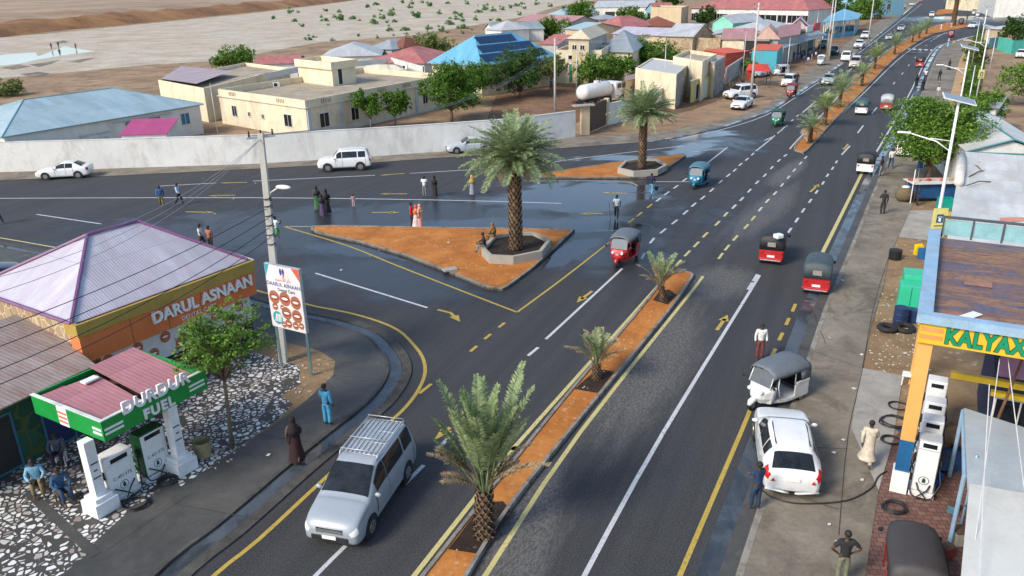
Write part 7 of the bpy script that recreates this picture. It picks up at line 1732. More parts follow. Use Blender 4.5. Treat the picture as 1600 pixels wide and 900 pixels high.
# red awning tent
t = thing('red_awning', 'red cloth awning sheltering a parked car beside the turquoise shop', 'awning', PX(1187, 122)); o0 = t.location.copy()
q = [PX(1165, 110, 2.4), PX(1205, 112, 2.2), PX(1200, 100, 2.7), PX(1170, 100, 2.7)]; m_ = mat('awning_red', (.60, .05, .02), .7, .15, 2)
mb = MB(); cen = sum(q, Vector()) / 4 + UPV * .5
for i in range(4): mb.face([q[i] - o0, q[(i + 1) % 4] - o0, cen - o0])
o = mb.build('cloth', m_, t); s_ = o.modifiers.new('t', 'SOLIDIFY'); s_.thickness = .03
mb = MB(); mb.face([q[1] - o0, q[1] - o0 - UPV * 1.3 + Vector((.4, 0, 0)), q[2] - o0]); mb.face([q[0] - o0, q[0] - o0 - UPV * 1.6 + Vector((.6, .2, 0)), q[0] - o0 + Vector((1.2, .3, .1))]); mb.build('flap', m_, t)
for i in range(4): mb = MB(); mb.tube([(q[i].x, q[i].y, 0), q[i]], .05, 6); mb.build('post', WOOD, t, world=True)
# ------------------------------------------------------------------ vehicles in place
CW = ('white', (.72, .73, .73)); CS = ('silver', (.42, .46, .50)); CB = ('pale_blue_silver', (.29, .33, .37)); CK = ('black', (.015, .015, .017)); CBG = ('beige', (.55, .50, .42))
car('silver_van', 'silver minivan with roof rack driving towards the camera on the left carriageway', 'van', 'van', (523, 852), (612, 726), CB, rack=True, sc=1.04)
vn = scene.objects['silver_van']
mb = MB(); mb.box((.79, -.75, 1.28), (.02, .20, .20), rz=.0); mb.build('yellow_sticker', mat('sticker', (.65, .5, .05), .5), vn)
car('white_crossover', 'white crossover with black tail windows parked by the orange column, rear to the camera', 'car', 'crossover', (1216, 676), (1233, 772), CW)
cx = scene.objects['white_crossover']
for sg in (1, -1):
    mb = MB(); mb.face([(sg * .60 - .07, -2.30, .74), (sg * .60 + .07, -2.30, .74), (sg * .60, -2.29, .86)]); mb.build('warning_triangle', REDL, cx)
    mb = MB(); mb.tube([(sg * .1, -2.26, .34), (sg * .3, -2.34, .42), (sg * .8, -2.22, .42)], .035, 6); mb.build('bumper_bar', WHITE, cx, smooth=True)
car('white_sedan', 'white sedan driving left along the compound wall', 'car', 'sedan', (56, 279), (150, 274), CW)
car('white_offroader', 'white off-road car with roof bars in front of the compound wall', 'car', 'suv', (499, 266), (580, 262), CW)
car('silver_sedan', 'silver sedan half hidden behind the tallest palm', 'car', 'sedan', (694, 239), (772, 234), CS)
car('white_sedan', 'white sedan parked nose to the road in front of the white estate car', 'car', 'sedan', (1147, 174), (1170, 163), CW)
car('white_estate', 'white estate car parked side-on on the dirt by the kiosk', 'car', 'suv', (1130, 156), (1182, 151), CW)
car('small_van', 'small white van parked behind the red rickshaw with riders', 'van', 'van', (1225, 138), (1238, 129), CW, sc=.9)
car('silver_sedan', 'pale silver sedan coming down the left carriageway beside a median palm', 'car', 'sedan', (1288, 138), (1300, 124), CS)
car('white_van', 'white van on the left carriageway partly behind a dry median palm', 'van', 'van', (1330, 111), (1341, 99), CBG)
car('white_van', 'white van seen from behind at the workshop kerb', 'van', 'van', (1326, 90), (1318, 99), CW)
pickup('black_pickup', 'black pickup with pale bonnet parked before the workshops', (1298, 91), (1307, 80), CK)
pickup('white_pickup', 'white pickup coming towards the camera, nearer of the two by the kerb', (1331, 82), (1352, 69), CW)
pickup('white_pickup', 'white pickup coming towards the camera, farther of the two by the kerb', (1344, 66), (1358, 55), CW, load=mat('cargo_tan', (.4, .33, .25), .8))
car('silver_sedan', 'silver sedan far up the left carriageway beside grey-green palms', 'car', 'sedan', (1402, 52), (1413, 43), CS)
car('small_white_car', 'small white car between the kerbside pickups and the median palms', 'car', 'sedan', (1386, 65), (1391, 58), CW, sc=.85)
car('white_car', 'small white car crossing left of the far orange island', 'car', 'van', (1453, 31), (1458, 21), CW, sc=.9)
car('black_offroader', 'black off-road car parked by the pale blue building', 'car', 'suv', (1398, 17), (1420, 12), CK)
car('white_sedan', 'white sedan behind the black off-road car', 'car', 'sedan', (1418, 12), (1430, 5), CW)
car('white_car', 'long white car waiting right of the far junction', 'car', 'sedan', (1512, 45), (1530, 42), CW, sc=1.1)
car('white_car', 'white car parked on the orange ground at the right edge', 'car', 'suv', (1588, 96), (1600, 84), CW, sc=.8)
car('white_car', 'white car nose visible behind the leafy tree on the right pavement', 'car', 'suv', (1413, 232), (1411, 250), CW, sc=.8)
car('silver_car', 'silver car parked under the red awning', 'car', 'sedan', (1180, 121), (1198, 117), CS)
car('dark_car', 'dark car with green cover parked in the shade before the workshops', 'car', 'suv', (1281, 78), (1293, 72), ('dark_green', (.03, .08, .07)))
car('red_car', 'red car at the very top of the road', 'car', 'sedan', (1434, 6), (1442, 0), ('red', (.4, .02, .02)))

RED = ('red', (.42, .012, .014)); MAR = ('maroon', (.26, .02, .02)); WHT_ = ('white', (.7, .71, .70)); GRN = ('green', (.01, .16, .08)); BLU = ('blue', (.01, .16, .28))
HB = ('black', (.018, .02, .024)); HG = ('grey', (.12, .14, .16)); HS = ('silver', (.40, .42, .45)); HBL = ('blue', (.04, .12, .18))
T = tuktuk
T('auto_rickshaw', 'red auto rickshaw with grey hood facing the camera between island and median', (963, 418), (983, 399), RED, HG)
T('auto_rickshaw', 'blue auto rickshaw facing the camera in the junction', (1082, 298), (1097, 284), BLU, ('darkblue', (.06, .16, .22)))
T('auto_rickshaw', 'red auto rickshaw with black hood and white roof bundle, driving away mid-road', (1212, 392), (1202, 416), RED, HB)
T('auto_rickshaw', 'red auto rickshaw with black hood nearest the right kerb, rear to the camera', (1278, 436), (1273, 462), RED, ('slate', (.05, .07, .08)))
T('auto_rickshaw', 'cream auto rickshaw with black and blue hood at the right kerb beside two walkers', (1358, 258), (1347, 279), WHT_, HB)
T('auto_rickshaw', 'small white auto rickshaw with dark hood driving away beside the silver-hooded one', (1349, 170), (1342, 186), WHT_, ('teal', (.03, .08, .09)))
T('auto_rickshaw', 'red auto rickshaw with silver hood driving away up the right carriageway', (1388, 163), (1381, 179), ('redbrown', (.36, .06, .04)), HS)
T('auto_rickshaw', 'distant red auto rickshaw just below the far crosswalk', (1440, 99), (1434, 110), RED, HB)
T('auto_rickshaw', 'distant red auto rickshaw beyond the far crosswalk', (1482, 63), (1488, 54), RED, HB)
T('auto_rickshaw', 'green auto rickshaw coming down the left carriageway', (1208, 202), (1219, 191), GRN, ('darkgreen', (.02, .07, .05)))
T('auto_rickshaw', 'ornate red auto rickshaw with riders at the wet kerb of the far carriageway', (1229, 157), (1241, 146), ('ornate', (.30, .05, .03)), MAR)
T('auto_rickshaw', 'white auto rickshaw with black hood parked on the pavement behind the white crossover', (1175, 641), (1237, 615), WHT_, HG, parked=True)
T('auto_rickshaw', 'dark-hooded maroon auto rickshaw at the bottom edge of the photo', (1408, 870), (1425, 985), MAR, ('charcoal', (.045, .04, .04)), parked=True, passengers=False)
T('auto_rickshaw', 'white open-sided auto rickshaw parked side-on by the red awning', (1208, 119), (1230, 117), WHT_, HS, parked=True)
T('auto_rickshaw', 'small white auto rickshaw facing the camera in front of the workshop crowd', (1279, 106), (1285, 98), WHT_, WHT_)
T('auto_rickshaw', 'dark red auto rickshaw at the tip of the far orange island', (1499, 42), (1503, 35), ('darkred', (.2, .01, .015)), HB)
T('auto_rickshaw', 'white auto rickshaw with black hood, left of the two at the far junction', (1518, 26), (1524, 20), WHT_, HB)
T('auto_rickshaw', 'white auto rickshaw, right and nearer of the two at the far junction', (1524, 29), (1530, 24), WHT_, WHT_)

# tanker truck
p0, p1 = PX(906, 170), PX(966, 157); d_ = p1 - p0; c_ = (p0 + p1) / 2
t = thing('tanker_truck', 'white tanker truck with a rounded tank parked behind the dark gate', 'truck', (c_.x, c_.y, 0), math.atan2(-d_.x, d_.y)); t.scale = (.98,) * 3
TW = mat('tank_white', (.70, .70, .69), .35, .05, 1, dirt=(.4, .33, .28), dirt_amt=.35)
mb = MB(); mb.tube([(0, -4.3, 1.95), (0, -4.15, 1.95), (0, -3.8, 1.95), (0, 1.5, 1.95), (0, 1.8, 1.95), (0, 1.9, 1.95)], [.4, .8, .98, .98, .8, .4], 24); mb.build('tank', TW, t, smooth=True)
mb = MB(); mb.tube([(0, -.8, 2.85), (0, -.8, 3.15)], .35, 14); mb.build('hatch', TW, t)
mb = MB(); mb.box((0, -1.2, .82), (.9, 6.4, .25)); mb.box((0, -4.3, .75), (2.3, .2, .35)); mb.build('chassis', BLACKP, t)
mb = MB(); mb.prism([(-1.1, 2.1), (1.1, 2.1), (1.1, 3.6), (-1.1, 3.6)], .7, 2.7); mb.prism([(-1.0, 3.601), (1.0, 3.601), (.9, 4.5), (-.9, 4.5)], .7, 1.7); mb.build('cab', TW, t, bevel=.12)
mb = MB(); mb.box((0, 3.62, 2.2), (1.8, .05, .7)); mb.box((0, 2.08, 2.2), (1.3, .03, .5)); mb.build('windscreen', GLASS, t)
for sg in (1, -1):
    mb = MB(); mb.box((sg * 1.105, 2.9, 2.2), (.02, .9, .6)); mb.build('side_window', GLASS, t)
    mb = MB(); mb.box((sg * .85, -4.42, .78), (.3, .04, .16)); mb.build('tail_light', REDL, t)
    for y_ in (3.6, -1.9, -3.1): wheel(t, sg * 1.12, y_, .5, sg, .3)

# ------------------------------------------------------------------ palms
palm('tall date palm on the triangular island with thick patterned trunk', (806, 386), 5.2, .36, .33, 120, 3.2, .48, 44, 11, dry=12, el_rng=(-.15, 1.42), droop=.75, z0=.6, drylen=.7, wid=.034, bare=.12)
palm('tall date palm on the smaller far island', (1003, 260), 4.3, .32, .28, 90, 2.9, .46, 38, 12, dry=6, el_rng=(-.1, 1.42), droop=.65, z0=.6, wid=.036)
palm('young date palm with shaggy brown fronds at the near end of the median', (757, 836), 1.55, .27, .22, 30, 3.5, .32, 76, 13, dry=20, el_rng=(1.14, 1.56), droop=.27, drylen=.74, wid=.024, lean=(.05, .05), bare=.38, dry_el=(.85, 1.3))
palm('small date palm with dry drooping fronds in the middle of the near median', (932, 592), .75, .17, .14, 8, 1.75, .30, 40, 14, dry=20, el_rng=(1.0, 1.5), droop=.6, drylen=1.0, wid=.02, bare=.32, dry_el=(.8, 1.4))
palm('small leaning date palm near the tip of the near median', (1037, 470), .85, .17, .14, 7, 1.9, .30, 40, 15, dry=18, el_rng=(1.0, 1.5), droop=.6, drylen=1.0, wid=.02, lean=(-.2, 0), bare=.32, dry_el=(.8, 1.4))
for k, (px, py, th, ln_, nf, dry, lb) in enumerate(((1265, 223, 1.5, 1.6, 10, 14, 'dry yellowish median palm closest to the tip of the far median'), (1288, 196, 1.9, 2.0, 22, 4, 'green median palm second from the tip of the far median'), (1311, 168, 1.9, 2.8, 34, 3, 'widest green palm of the far median, in front of the silver sedan'),
    (1346, 134, 1.7, 2.2, 10, 22, 'pale brown dry palm of the far median beside the white van'), (1366, 108, 1.9, 2.6, 26, 2, 'yellow-green palm of the far median before a white van'), (1397, 85, 1.6, 3.0, 28, 3, 'olive palm of the far median, second of the distant group'),
    (1425, 66, 1.6, 2.8, 24, 4, 'distant greyish palm of the far median, first of three together'), (1436, 60, 1.6, 2.6, 22, 4, 'distant greyish palm of the far median, second of three together'), (1447, 53, 1.8, 2.8, 24, 3, 'farthest greyish palm at the end of the far median'))):
    palm(lb, (px, py), th, .2, .17, nf + 8, ln_ * 1.15, .5, 24, 20 + k, dry=dry, el_rng=(.2, 1.4), droop=.9, young=(k in (1, 4)), drylen=.9, wid=.03, group='palms along the far median')
# old palm/large tree at the far junction
palm('tall shaggy palm rising out of the picture at the far orange island', (1489, 40), 9.5, .62, .5, 50, 4.6, .6, 26, 31, dry=20, el_rng=(-.6, 1.2), droop=1.2, wid=.05)

# ------------------------------------------------------------------ trees
def tr(label, px, top_y, rad, leaf='green', n=4000, size=.22, seed=1, flat=.85, lobes=14, tk=.3, **kw):
    b = PX(*px); h = HT(px[0], px[1], top_y); return tree('tree', label, (b.x, b.y), h, rad, leaf, n, size, tk, lobes, flat, seed, **kw)
bt = PX(362, 697, .1); tree('tree', 'slender bright-leaved tree on the stone paving before the dental clinic', (bt.x, bt.y), 5.45, 1.8, 'bright', 3600, .135, .48, 36, .5, 41, trunk_r=.07, z0=.1, lean=(.03, .06))
tr('lush green street tree beside the foreground solar lamp', (1450, 282), 150, 3.7, 'bright', 15000, .23, 42, lobes=26, tk=.2, flat=.75)
tr('smaller bright tree right behind the foreground lamp post', (1530, 205), 142, 2.2, 'bright', 3000, .28, 43)
tr('clipped dark green courtyard tree beside the villa, left of a pair', (580, 203), 139, 2.1, 'green', 4200, .22, 44, tk=.3)
tr('clipped dark green courtyard tree beside the villa, right of a pair', (618, 199), 137, 1.9, 'green', 3600, .22, 45, tk=.3)
tr('big loose olive tree with bare grey limbs behind the boundary wall', (706, 190), 100, 4.3, 'green', 7000, .28, 46, lobes=24, tk=.22)
tr('leafy yellow-green tree in front of the solar hall', (735, 165), 98, 3.6, 'green', 4500, .3, 47, lobes=18)
tr('dark round tree under the solar hall roof', (812, 152), 78, 5.0, 'dark', 6500, .33, 48, lobes=22, tk=.15)
tr('thin pale tree between the solar hall and the green door house', (862, 138), 88, 2.8, 'olive', 2200, .3, 49)
tr('broad light green tree above the tanker truck', (930, 138), 86, 3.5, 'bright', 4500, .34, 50, lobes=20, tk=.12)
tr('dark green tree right of the light green tree above the truck', (964, 134), 85, 3.3, 'green', 3800, .34, 51, lobes=18, tk=.12)
tr('spreading green tree before the brown stone house', (1022, 110), 64, 5.0, 'green', 5000, .38, 52, lobes=18, tk=.1)
tr('tall dark green tree by the river roofs', (904, 44), -1, 6.0, 'green', 5000, .55, 53, lobes=20, tk=.15)
tr('wide loose tree beside the red hipped roof behind the villa', (668, 96), 58, 7, 'olive', 4500, .42, 54, lobes=20, tk=.1)
tr('feathery tree between the small pink roof and the two-storey house', (862, 60), 31, 6.0, 'green', 3500, .5, 55, lobes=16, tk=.1)
tr('round green tree between rosy and brown roofs', (984, 42), 10, 5.5, 'green', 3500, .55, 56, tk=.1)
tr('round dark tree in front of the rust brown roof', (1016, 44), 20, 3.6, 'dark', 2600, .5, 57, tk=.1)
tr('dark tree against the white school wall', (1106, 42), 9, 5, 'dark', 3200, .6, 58, tk=.12)
tr('tree at the top edge left of the school', (1050, 12), -6, 6, 'dark', 2000, .8, 59, tk=.1)
tr('dense hedge-like bush on the riverbank behind the warehouse', (362, 106), 73, 4.6, 'bright', 5000, .38, 60, lobes=16, tk=.04)
tr('olive bush at the left edge behind the warehouse', (4, 150), 127, 3.5, 'olive', 1800, .35, 61, tk=.05)
tr('deep green tree behind the blue shelter', (1352, 30), -4, 7, 'bright', 4000, .8, 62, lobes=16, tk=.12)
tr('dark tree behind the power poles at the workshops', (1292, 42), -6, 8, 'dark', 4200, .8, 63, lobes=18, tk=.1)
tr('green bush below the white gabled house', (1268, 42), 14, 4.5, 'green', 2200, .6, 64, tk=.1)
tr('tall dark conical tree before the mint fence', (1583, 74), 22, 2.9, 'dark', 3200, .42, 65, lobes=18, tk=.08, flat=1.1)
tr('bright leafy tree cut by the right picture edge', (1606, 165), 88, 4.0, 'bright', 4000, .32, 66, lobes=18, tk=.15)
tr('tree at the top right corner behind the grey building', (1592, 25), -8, 5, 'dark', 1800, .7, 67, tk=.1)
tr('small leafy tree on the verge beside the farther solar lamp', (1514, 140), 122, 1.5, 'bright', 900, .3, 68, tk=.1)
tr('low green bush filling the verge by the far kerb', (1524, 100), 62, 2.6, 'olive', 1600, .4, 69, tk=.05)
tr('dry thin tree above the pink roofs at centre right', (1236, 64), 40, 3, 'olive', 700, .4, 70, tk=.2)
for k, (px, ty) in enumerate((((1160, 140), 96), ((1142, 150), 116), ((1178, 132), 92))):
    b = PX(*px); h_ = HT(px[0], px[1], ty); tree('dead_tree', ('bare grey dead tree before the pale wall by the kiosk', 'small bare dead shrub on the dirt right of the kiosk', 'bare twisted tree beside the red awning')[k], (b.x, b.y), h_, h_ * .42, lobes=12, seed=80 + k, trunk_h=.25, bare=True, trunk_r=.10)
tr('small green shrub tree beside the turquoise shop', (1170, 116), 90, 1.6, 'bright', 900, .25, 84, tk=.3)
# shrubs scattered over the river stones
def shrub_proto(k, leafn, n):
    rs = np.random.RandomState(k); m_ = n; d = rs.normal(size=(m_, 3)); d /= np.linalg.norm(d, axis=1, keepdims=True); d[:, 2] = np.abs(d[:, 2])
    cl = rs.normal(size=(9, 3)) * .45; cl[:, 2] = np.abs(cl[:, 2]); C_ = cl[rs.randint(0, 9, m_)] + d * rs.uniform(.2, .55, m_)[:, None]; C_[:, 2] = np.clip(C_[:, 2] * .95, .02, 2)
    N_ = d * .6 + rs.normal(size=(m_, 3)) * .5 + np.array([0, 0, .6]); N_ /= np.linalg.norm(N_, axis=1, keepdims=True)
    r = thing('river_shrub', 'grey-green round shrub on the pale river stones', 'shrub', (0, 0, 0), 0, 'shrubs scattered over the river stones')
    leaves_obj('foliage', C_, N_, .26, LEAF[leafn], r, k); mb = MB()
    for q in range(5): mb.tube([(0, 0, 0), (cl[q][0], cl[q][1], cl[q][2] * .8)], [.035, .015], 5)
    mb.build('stem', BARK, r); return r
protos = [shrub_proto(k, 'shrub', 900) for k in range(4)]
sh = [(427, 28, 5), (453, 19, 6), (461, 32, 5), (466, 18, 3), (473, 40, 5), (502, 26, 4), (509, 31, 6), (513, 38, 3), (510, 16, 5), (531, 30, 10), (552, 28, 7), (562, 31, 3), (574, 10, 6), (584, 36, 9), (587, 6, 6), (598, 28, 6), (604, 34, 4), (609, 47, 7), (616, 33, 5), (612, 23, 8), (596, 16, 4),
      (615, 54, 3), (632, 46, 8), (640, 11, 5), (652, 26, 10), (644, 5, 5), (664, 54, 4), (669, 44, 6), (672, 8, 8), (686, 20, 6), (679, 55, 6), (690, 47, 7), (698, 50, 4), (702, 37, 10), (711, 20, 5), (713, 29, 5), (720, 24, 6), (723, 32, 6), (724, 43, 8), (723, 51, 4), (738, 46, 3), (743, 30, 5),
      (747, 18, 6), (758, 14, 7), (766, 31, 4), (771, 16, 6), (779, 31, 6), (785, 14, 6), (798, 11, 5), (482, 61, 7), (490, 57, 4), (519, 62, 4), (560, 55, 4), (590, 58, 4), (806, 8, 5), (812, 22, 5), (820, 12, 5), (838, 6, 5), (700, 4, 4), (730, 5, 5), (629, 3, 5), (660, 3, 4), (815, 5, 4), (860, 9, 5), (880, 12, 5), (873, 21, 4)]
rg = random.Random(5)
for k, (x, y_, w_) in enumerate(sh):
    p = PX(x, y_ + 2); D_ = (p - Vector((0, 0, CAMH))).length; s_ = w_ / FPX * D_ * .70
    if k < 4: o = protos[k]; o.location = p
    else: o = copy_tree(protos[k % 4]); o.location = p
    o.rotation_euler = (0, 0, rg.uniform(0, 6.28)); o.scale = (s_, s_, s_ * rg.uniform(1.1, 1.5))
# verge plants
vg = np.random.RandomState(9); Pv = L([(1499, 190), (1503, 140), (1509, 110), (1518, 62), (1532, 45), (1540, 70), (1538, 110), (1530, 150), (1540, 200)])
C_ = []
while len(C_) < 5000:
    y_ = vg.uniform(47, 200); xl = np.interp(y_, [45, 62, 110, 140, 200], [1530, 1519, 1510, 1504, 1500]); xr = np.interp(y_, [45, 70, 110, 150, 200], [1533, 1539, 1537, 1531, 1539]); p = PX(vg.uniform(xl, xr), y_); C_.append((p.x, p.y, .1 + vg.rand() ** 2 * .6))
g_ = thing('verge_root', 'x', 'x'); o = leaves_obj('verge_grass', np.array(C_), np.array([(.3, .2, .9)] * len(C_)) + vg.normal(size=(len(C_), 3)) * .3, .4, LEAF['bright'], g_, 3); o.parent = None; bpy.data.objects.remove(g_); o['kind'] = 'stuff'

# ------------------------------------------------------------------ people in place
P = person
cr_ = 'people crowding before the workshops'
P('walker in blue top and olive trousers on the left road, beside the pale blue shirt', (254, 325), 'walk', 160, top=(.03, .10, .30), bottom=(.16, .14, .06))
P('man in pale blue shirt and dark trousers striding along the left road', (281, 321), 'walk', 95, top=(.35, .50, .62), bottom=(.02, .02, .025))
P('figure in white shirt just beyond the lilac roof, left of a pair', (317, 391), 'walk', 90, top=(.6, .6, .58), bottom=(.03, .03, .04), short=True)
P('figure in brick-red patterned shirt just beyond the lilac roof', (331, 394), 'stand', 200, top=(.34, .12, .08), bottom=(.02, .02, .02), short=True)
P('runner in white shirt and green shorts behind the utility pole', (434, 378), 'run', 30, top=(.62, .66, .66), bottom=(.05, .30, .06), shortlegs=True, short=True)
P('dark-clothed figure at the left edge of the left road', (-1, 351), 'walk', 90, top=(.03, .05, .08), bottom=(.02, .04, .07))
P('woman in green dress and black headscarf, left of the group on the left road', (497, 327), 'walk', 180, robe=(.03, .12, .04), scarf=(.012, .012, .014))
P('tall woman in black robe, right of the group on the left road', (512, 334), 'walk', 185, robe=(.015, .015, .018), scarf=(.01, .01, .012), h=1.78)
P('woman in dark patterned purple skirt in the middle of the group on the left road', (505, 338), 'stand', 180, robe=(.07, .05, .10), scarf=(.01, .01, .012), h=1.6)
P('small child in pink alone on the left road', (553, 325), 'stand', 170, top=(.45, .22, .25), bottom=(.5, .42, .40), h=1.05)
P('man in white shirt and grey trousers standing beside the black-robed woman', (664, 309), 'stand', 190, top=(.62, .64, .66), bottom=(.16, .18, .18), short=True)
P('woman in long black robe beside the man in white on the left road', (680, 308), 'stand', 200, robe=(.02, .012, .014), scarf=(.014, .01, .012), h=1.65)
P('woman in yellow-orange headscarf standing alone near the tall palm', (738, 305), 'stand', 180, robe=(.25, .27, .32), scarf=(.70, .30, .02), h=1.55)
P('man in bright red shirt at the edge of the triangular island', (644, 355), 'stand', 90, top=(.55, .02, .03), bottom=(.015, .015, .02))
P('woman in orange-red shawl and white skirt bending between two others', (651, 356), 'walk', 240, robe=(.6, .5, .5), scarf=(.55, .12, .04), h=1.55)
P('woman in peach robe at the edge of the triangular island', (657, 356), 'stand', 270, robe=(.62, .32, .26), scarf=(.62, .30, .18), h=1.62)
P('man in black shirt and grey trousers seated on the island planter rim', (0, 0), 'sit', 265, top=(.015, .015, .018), bottom=(.20, .21, .24), loc=PX(757, 384, .66) + Vector((0, 0, .06)))
P('person in brown headscarf seated on the planter beside the man in black', (0, 0), 'sit', 300, top=(.22, .12, .05), scarf=(.20, .12, .04), bottom=(.2, .12, .06), loc=PX(771, 369, .66) + Vector((0, 0, .06)))
P('man in white waistcoat and dark wrap crossing the puddle with a stick', (963, 343), 'walk', 190, top=(.5, .58, .6), robe_z=.35, bottom=(.02, .02, .03), short=True)
P('man in navy shirt and pale blue wrap beside the smaller island', (1017, 306), 'walk', 20, top=(.015, .02, .05), bottom=(.12, .32, .48))
P('man in loose white shirt behind the parked white rickshaw', (1186, 563), 'stand', 185, top=(.66, .66, .63), bottom=(.16, .04, .04))
P('man all in charcoal walking up the right pavement', (1378, 336), 'phone', 10, top=(.022, .022, .024), bottom=(.02, .02, .022))
P('man in white shirt and navy trousers walking up the right pavement', (1391, 264), 'walk', 10, top=(.66, .68, .70), bottom=(.03, .07, .12))
P('person in black shirt leaning at the kerb beside the cream rickshaw', (1375, 277), 'reach', 280, top=(.02, .02, .022), bottom=(.18, .17, .16), short=True)
P('attendant in navy uniform reaching out behind the white crossover', (1180, 797), 'reach', 330, top=(.015, .04, .11), bottom=(.015, .04, .08), z=.1, short=True)
P('man in long cream robe walking beside the orange column', (1352, 728), 'walk', 20, robe=(.55, .48, .38), z=.1, robe_z=.35, bottom=(.5, .44, .35), top=(.55, .48, .38))
P('man in black shirt and camouflage trousers at the bottom edge, seen from behind', (1313, 912), 'hips', 5, top=(.012, .012, .012), bottom=(.14, .15, .10), z=.1, short=True)
P('man in light blue suit walking up the left pavement', (513, 664), 'phone', 20, top=(.08, .34, .55), bottom=(.08, .36, .58), z=.1)
P('woman in dark maroon robe walking up the left pavement', (465, 720), 'walk', 350, robe=(.025, .006, .008), scarf=(.012, .005, .006), z=.1)
for (lb, px, c1, c2, fc) in (('man in pale blue shirt seated under the lean-to behind the fuel canopy', (62, 768), (.22, .45, .60), (.22, .16, .08), 150), ('man in dark blue seated on the ground left of the first canopy column', (100, 782), (.02, .08, .18), (.015, .05, .12), 130), ('man in grey seated on the plastic chair under the fuel canopy', (96, 724), (.06, .07, .1), (.02, .02, .04), 160)):
    q = PX(*px, .1) + UPV * .5; o = P(lb, (0, 0), 'sit', fc, top=c1, bottom=c2, loc=q)
    st_ = thing('plastic_chair' if 'chair' in lb else 'low_stool', 'seat under the ' + ('man in pale blue by the lean-to' if '62' in str(px) else 'man in grey beneath the fuel canopy' if '96' in str(px) else 'man in dark blue by the column'), 'seat', q - UPV * .5, -R(fc)); mb = MB(); mb.box((0, .05, .37), (.42, .42, .04)); mb.build('seat', WHITE if 'chair' in lb else WOOD, st_, bevel=.01)
    for sx in (-.17, .17):
        for sy in (-.12, .22): mb = MB(); mb.box((sx, sy, .175), (.04, .04, .35)); mb.build('leg', WHITE if 'chair' in lb else WOOD, st_)
    if 'chair' in lb: mb = MB(); mb.box((0, -.17, .62), (.42, .04, .42)); mb.build('backrest', WHITE, st_, bevel=.01)
P('man in dark blue-grey shirt working between the pumps and the navy shop', (0, 0), 'reach', 200, top=(.03, .06, .08), bottom=(.02, .03, .04), loc=kq(2.9, 2.3, .08))
P('dark-clothed seller crouching at the left end of the market stall', (1432, 322), 'stand', 100, top=(.015, .012, .04), bottom=(.02, .02, .03), h=1.45)
P('motorcycle rider seen from behind at the far right kerb', (1445, 127), 'walk', 20, top=(.6, .6, .6), bottom=(.03, .03, .04), short=True)
P('woman in black robe, left of the pair crossing the far right kerb', (1431, 136), 'stand', 10, robe=(.01, .01, .012), scarf=(.01, .01, .012))
P('woman in black robe, right of the pair crossing the far right kerb', (1441, 142), 'stand', 10, robe=(.01, .01, .012), scarf=(.01, .01, .012))
P('dark-clothed man walking on the far right pavement', (1467, 127), 'walk', 10, top=(.03, .03, .03), bottom=(.02, .02, .022))
P('woman in dark green robe far up the right pavement', (1482, 110), 'walk', 190, robe=(.02, .04, .045), scarf=(.015, .02, .022))
P('person in white shirt seen above the leafy tree on the pavement', (1465, 152), 'stand', 180, top=(.68, .62, .62), bottom=(.3, .28, .28), z=.1, h=1.5)
P('person in pale blue at the far bend of the kerb', (1481, 73), 'stand', 170, robe=(.30, .42, .52), scarf=(.35, .45, .5))
P('person in green skirt and orange top at the far bend', (1489, 75), 'stand', 190, top=(.5, .28, .18), bottom=(.15, .25, .08))
P('person in pale clothes crossing below the far orange island', (1470, 47), 'stand', 90, top=(.65, .66, .66), bottom=(.6, .6, .6))
P('person in pink top beside the far tall palm', (1486, 44), 'stand', 180, top=(.55, .35, .40), bottom=(.4, .42, .5))
P('person in dark maroon crossing the far junction', (1511, 30), 'walk', 90, robe=(.12, .03, .04), scarf=(.08, .02, .03))
P('dark figure on the road beyond the second far island', (1475, 14), 'stand', 180, top=(.03, .05, .08), bottom=(.03, .03, .04))
P('dark rider behind the ornate red rickshaw', (1245, 132), 'stand', 180, top=(.03, .02, .02), bottom=(.03, .02, .02))
for k, (x, y_, c1, c2) in enumerate(((1247, 98, (.02, .07, .22), (.02, .04, .12)), (1256, 101, (.03, .06, .16), (.04, .05, .07)), (1262, 103, (.62, .56, .60), (.08, .14, .22)), (1268, 97, (.5, .36, .36), (.3, .24, .26)), (1274, 94, (.66, .64, .64), (.05, .06, .1)), (1265, 92, (.03, .10, .2), (.03, .03, .05)), (1252, 93, (.10, .2, .24), (.02, .02, .03)), (1269, 88, (.08, .2, .26), (.02, .03, .05)), (1240, 95, (.05, .05, .08), (.02, .02, .03)))):
    P(('man in deep blue at the left of the workshop crowd', 'man in navy second from left in the workshop crowd', 'person in white top and blue skirt at the front of the workshop crowd', 'person in dusty pink in the workshop crowd', 'man in white shirt at the right of the workshop crowd', 'man in dark teal behind the person in pink', 'man in grey-teal behind the navy man in the crowd', 'person in teal at the back of the workshop crowd', 'dark figure leaning by the first workshop post')[k], (x, y_), ('stand', 'walk', 'hips')[k % 3], 40 * k, top=c1, bottom=c2, group=cr_)
for k, (x, y_) in enumerate(((81, 77), (92, 75), (94, 87), (119, 77))):
    P(('dark figure standing at the pool in the riverbed, leftmost of four', 'dark figure at the far side of the riverbed pool', 'dark figure wading in the riverbed pool nearest the camera', 'brown-clad figure at the right end of the riverbed pool')[k], (x, y_), 'stand', 150, top=((.03, .03, .04), (.03, .03, .04), (.05, .04, .05), (.22, .14, .10))[k], bottom=(.04, .035, .035))
P('figure in dark clothes standing by the green door', (895, 130), 'stand', 160, top=(.03, .03, .04), bottom=(.03, .03, .03)); P('figure in dark clothes near the bush at the green door', (904, 131), 'stand', 200, top=(.02, .02, .02), bottom=(.03, .03, .03)); P('figure in blue shirt in the shade of the yard', (861, 142), 'walk', 160, top=(.04, .10, .22), bottom=(.02, .02, .03))
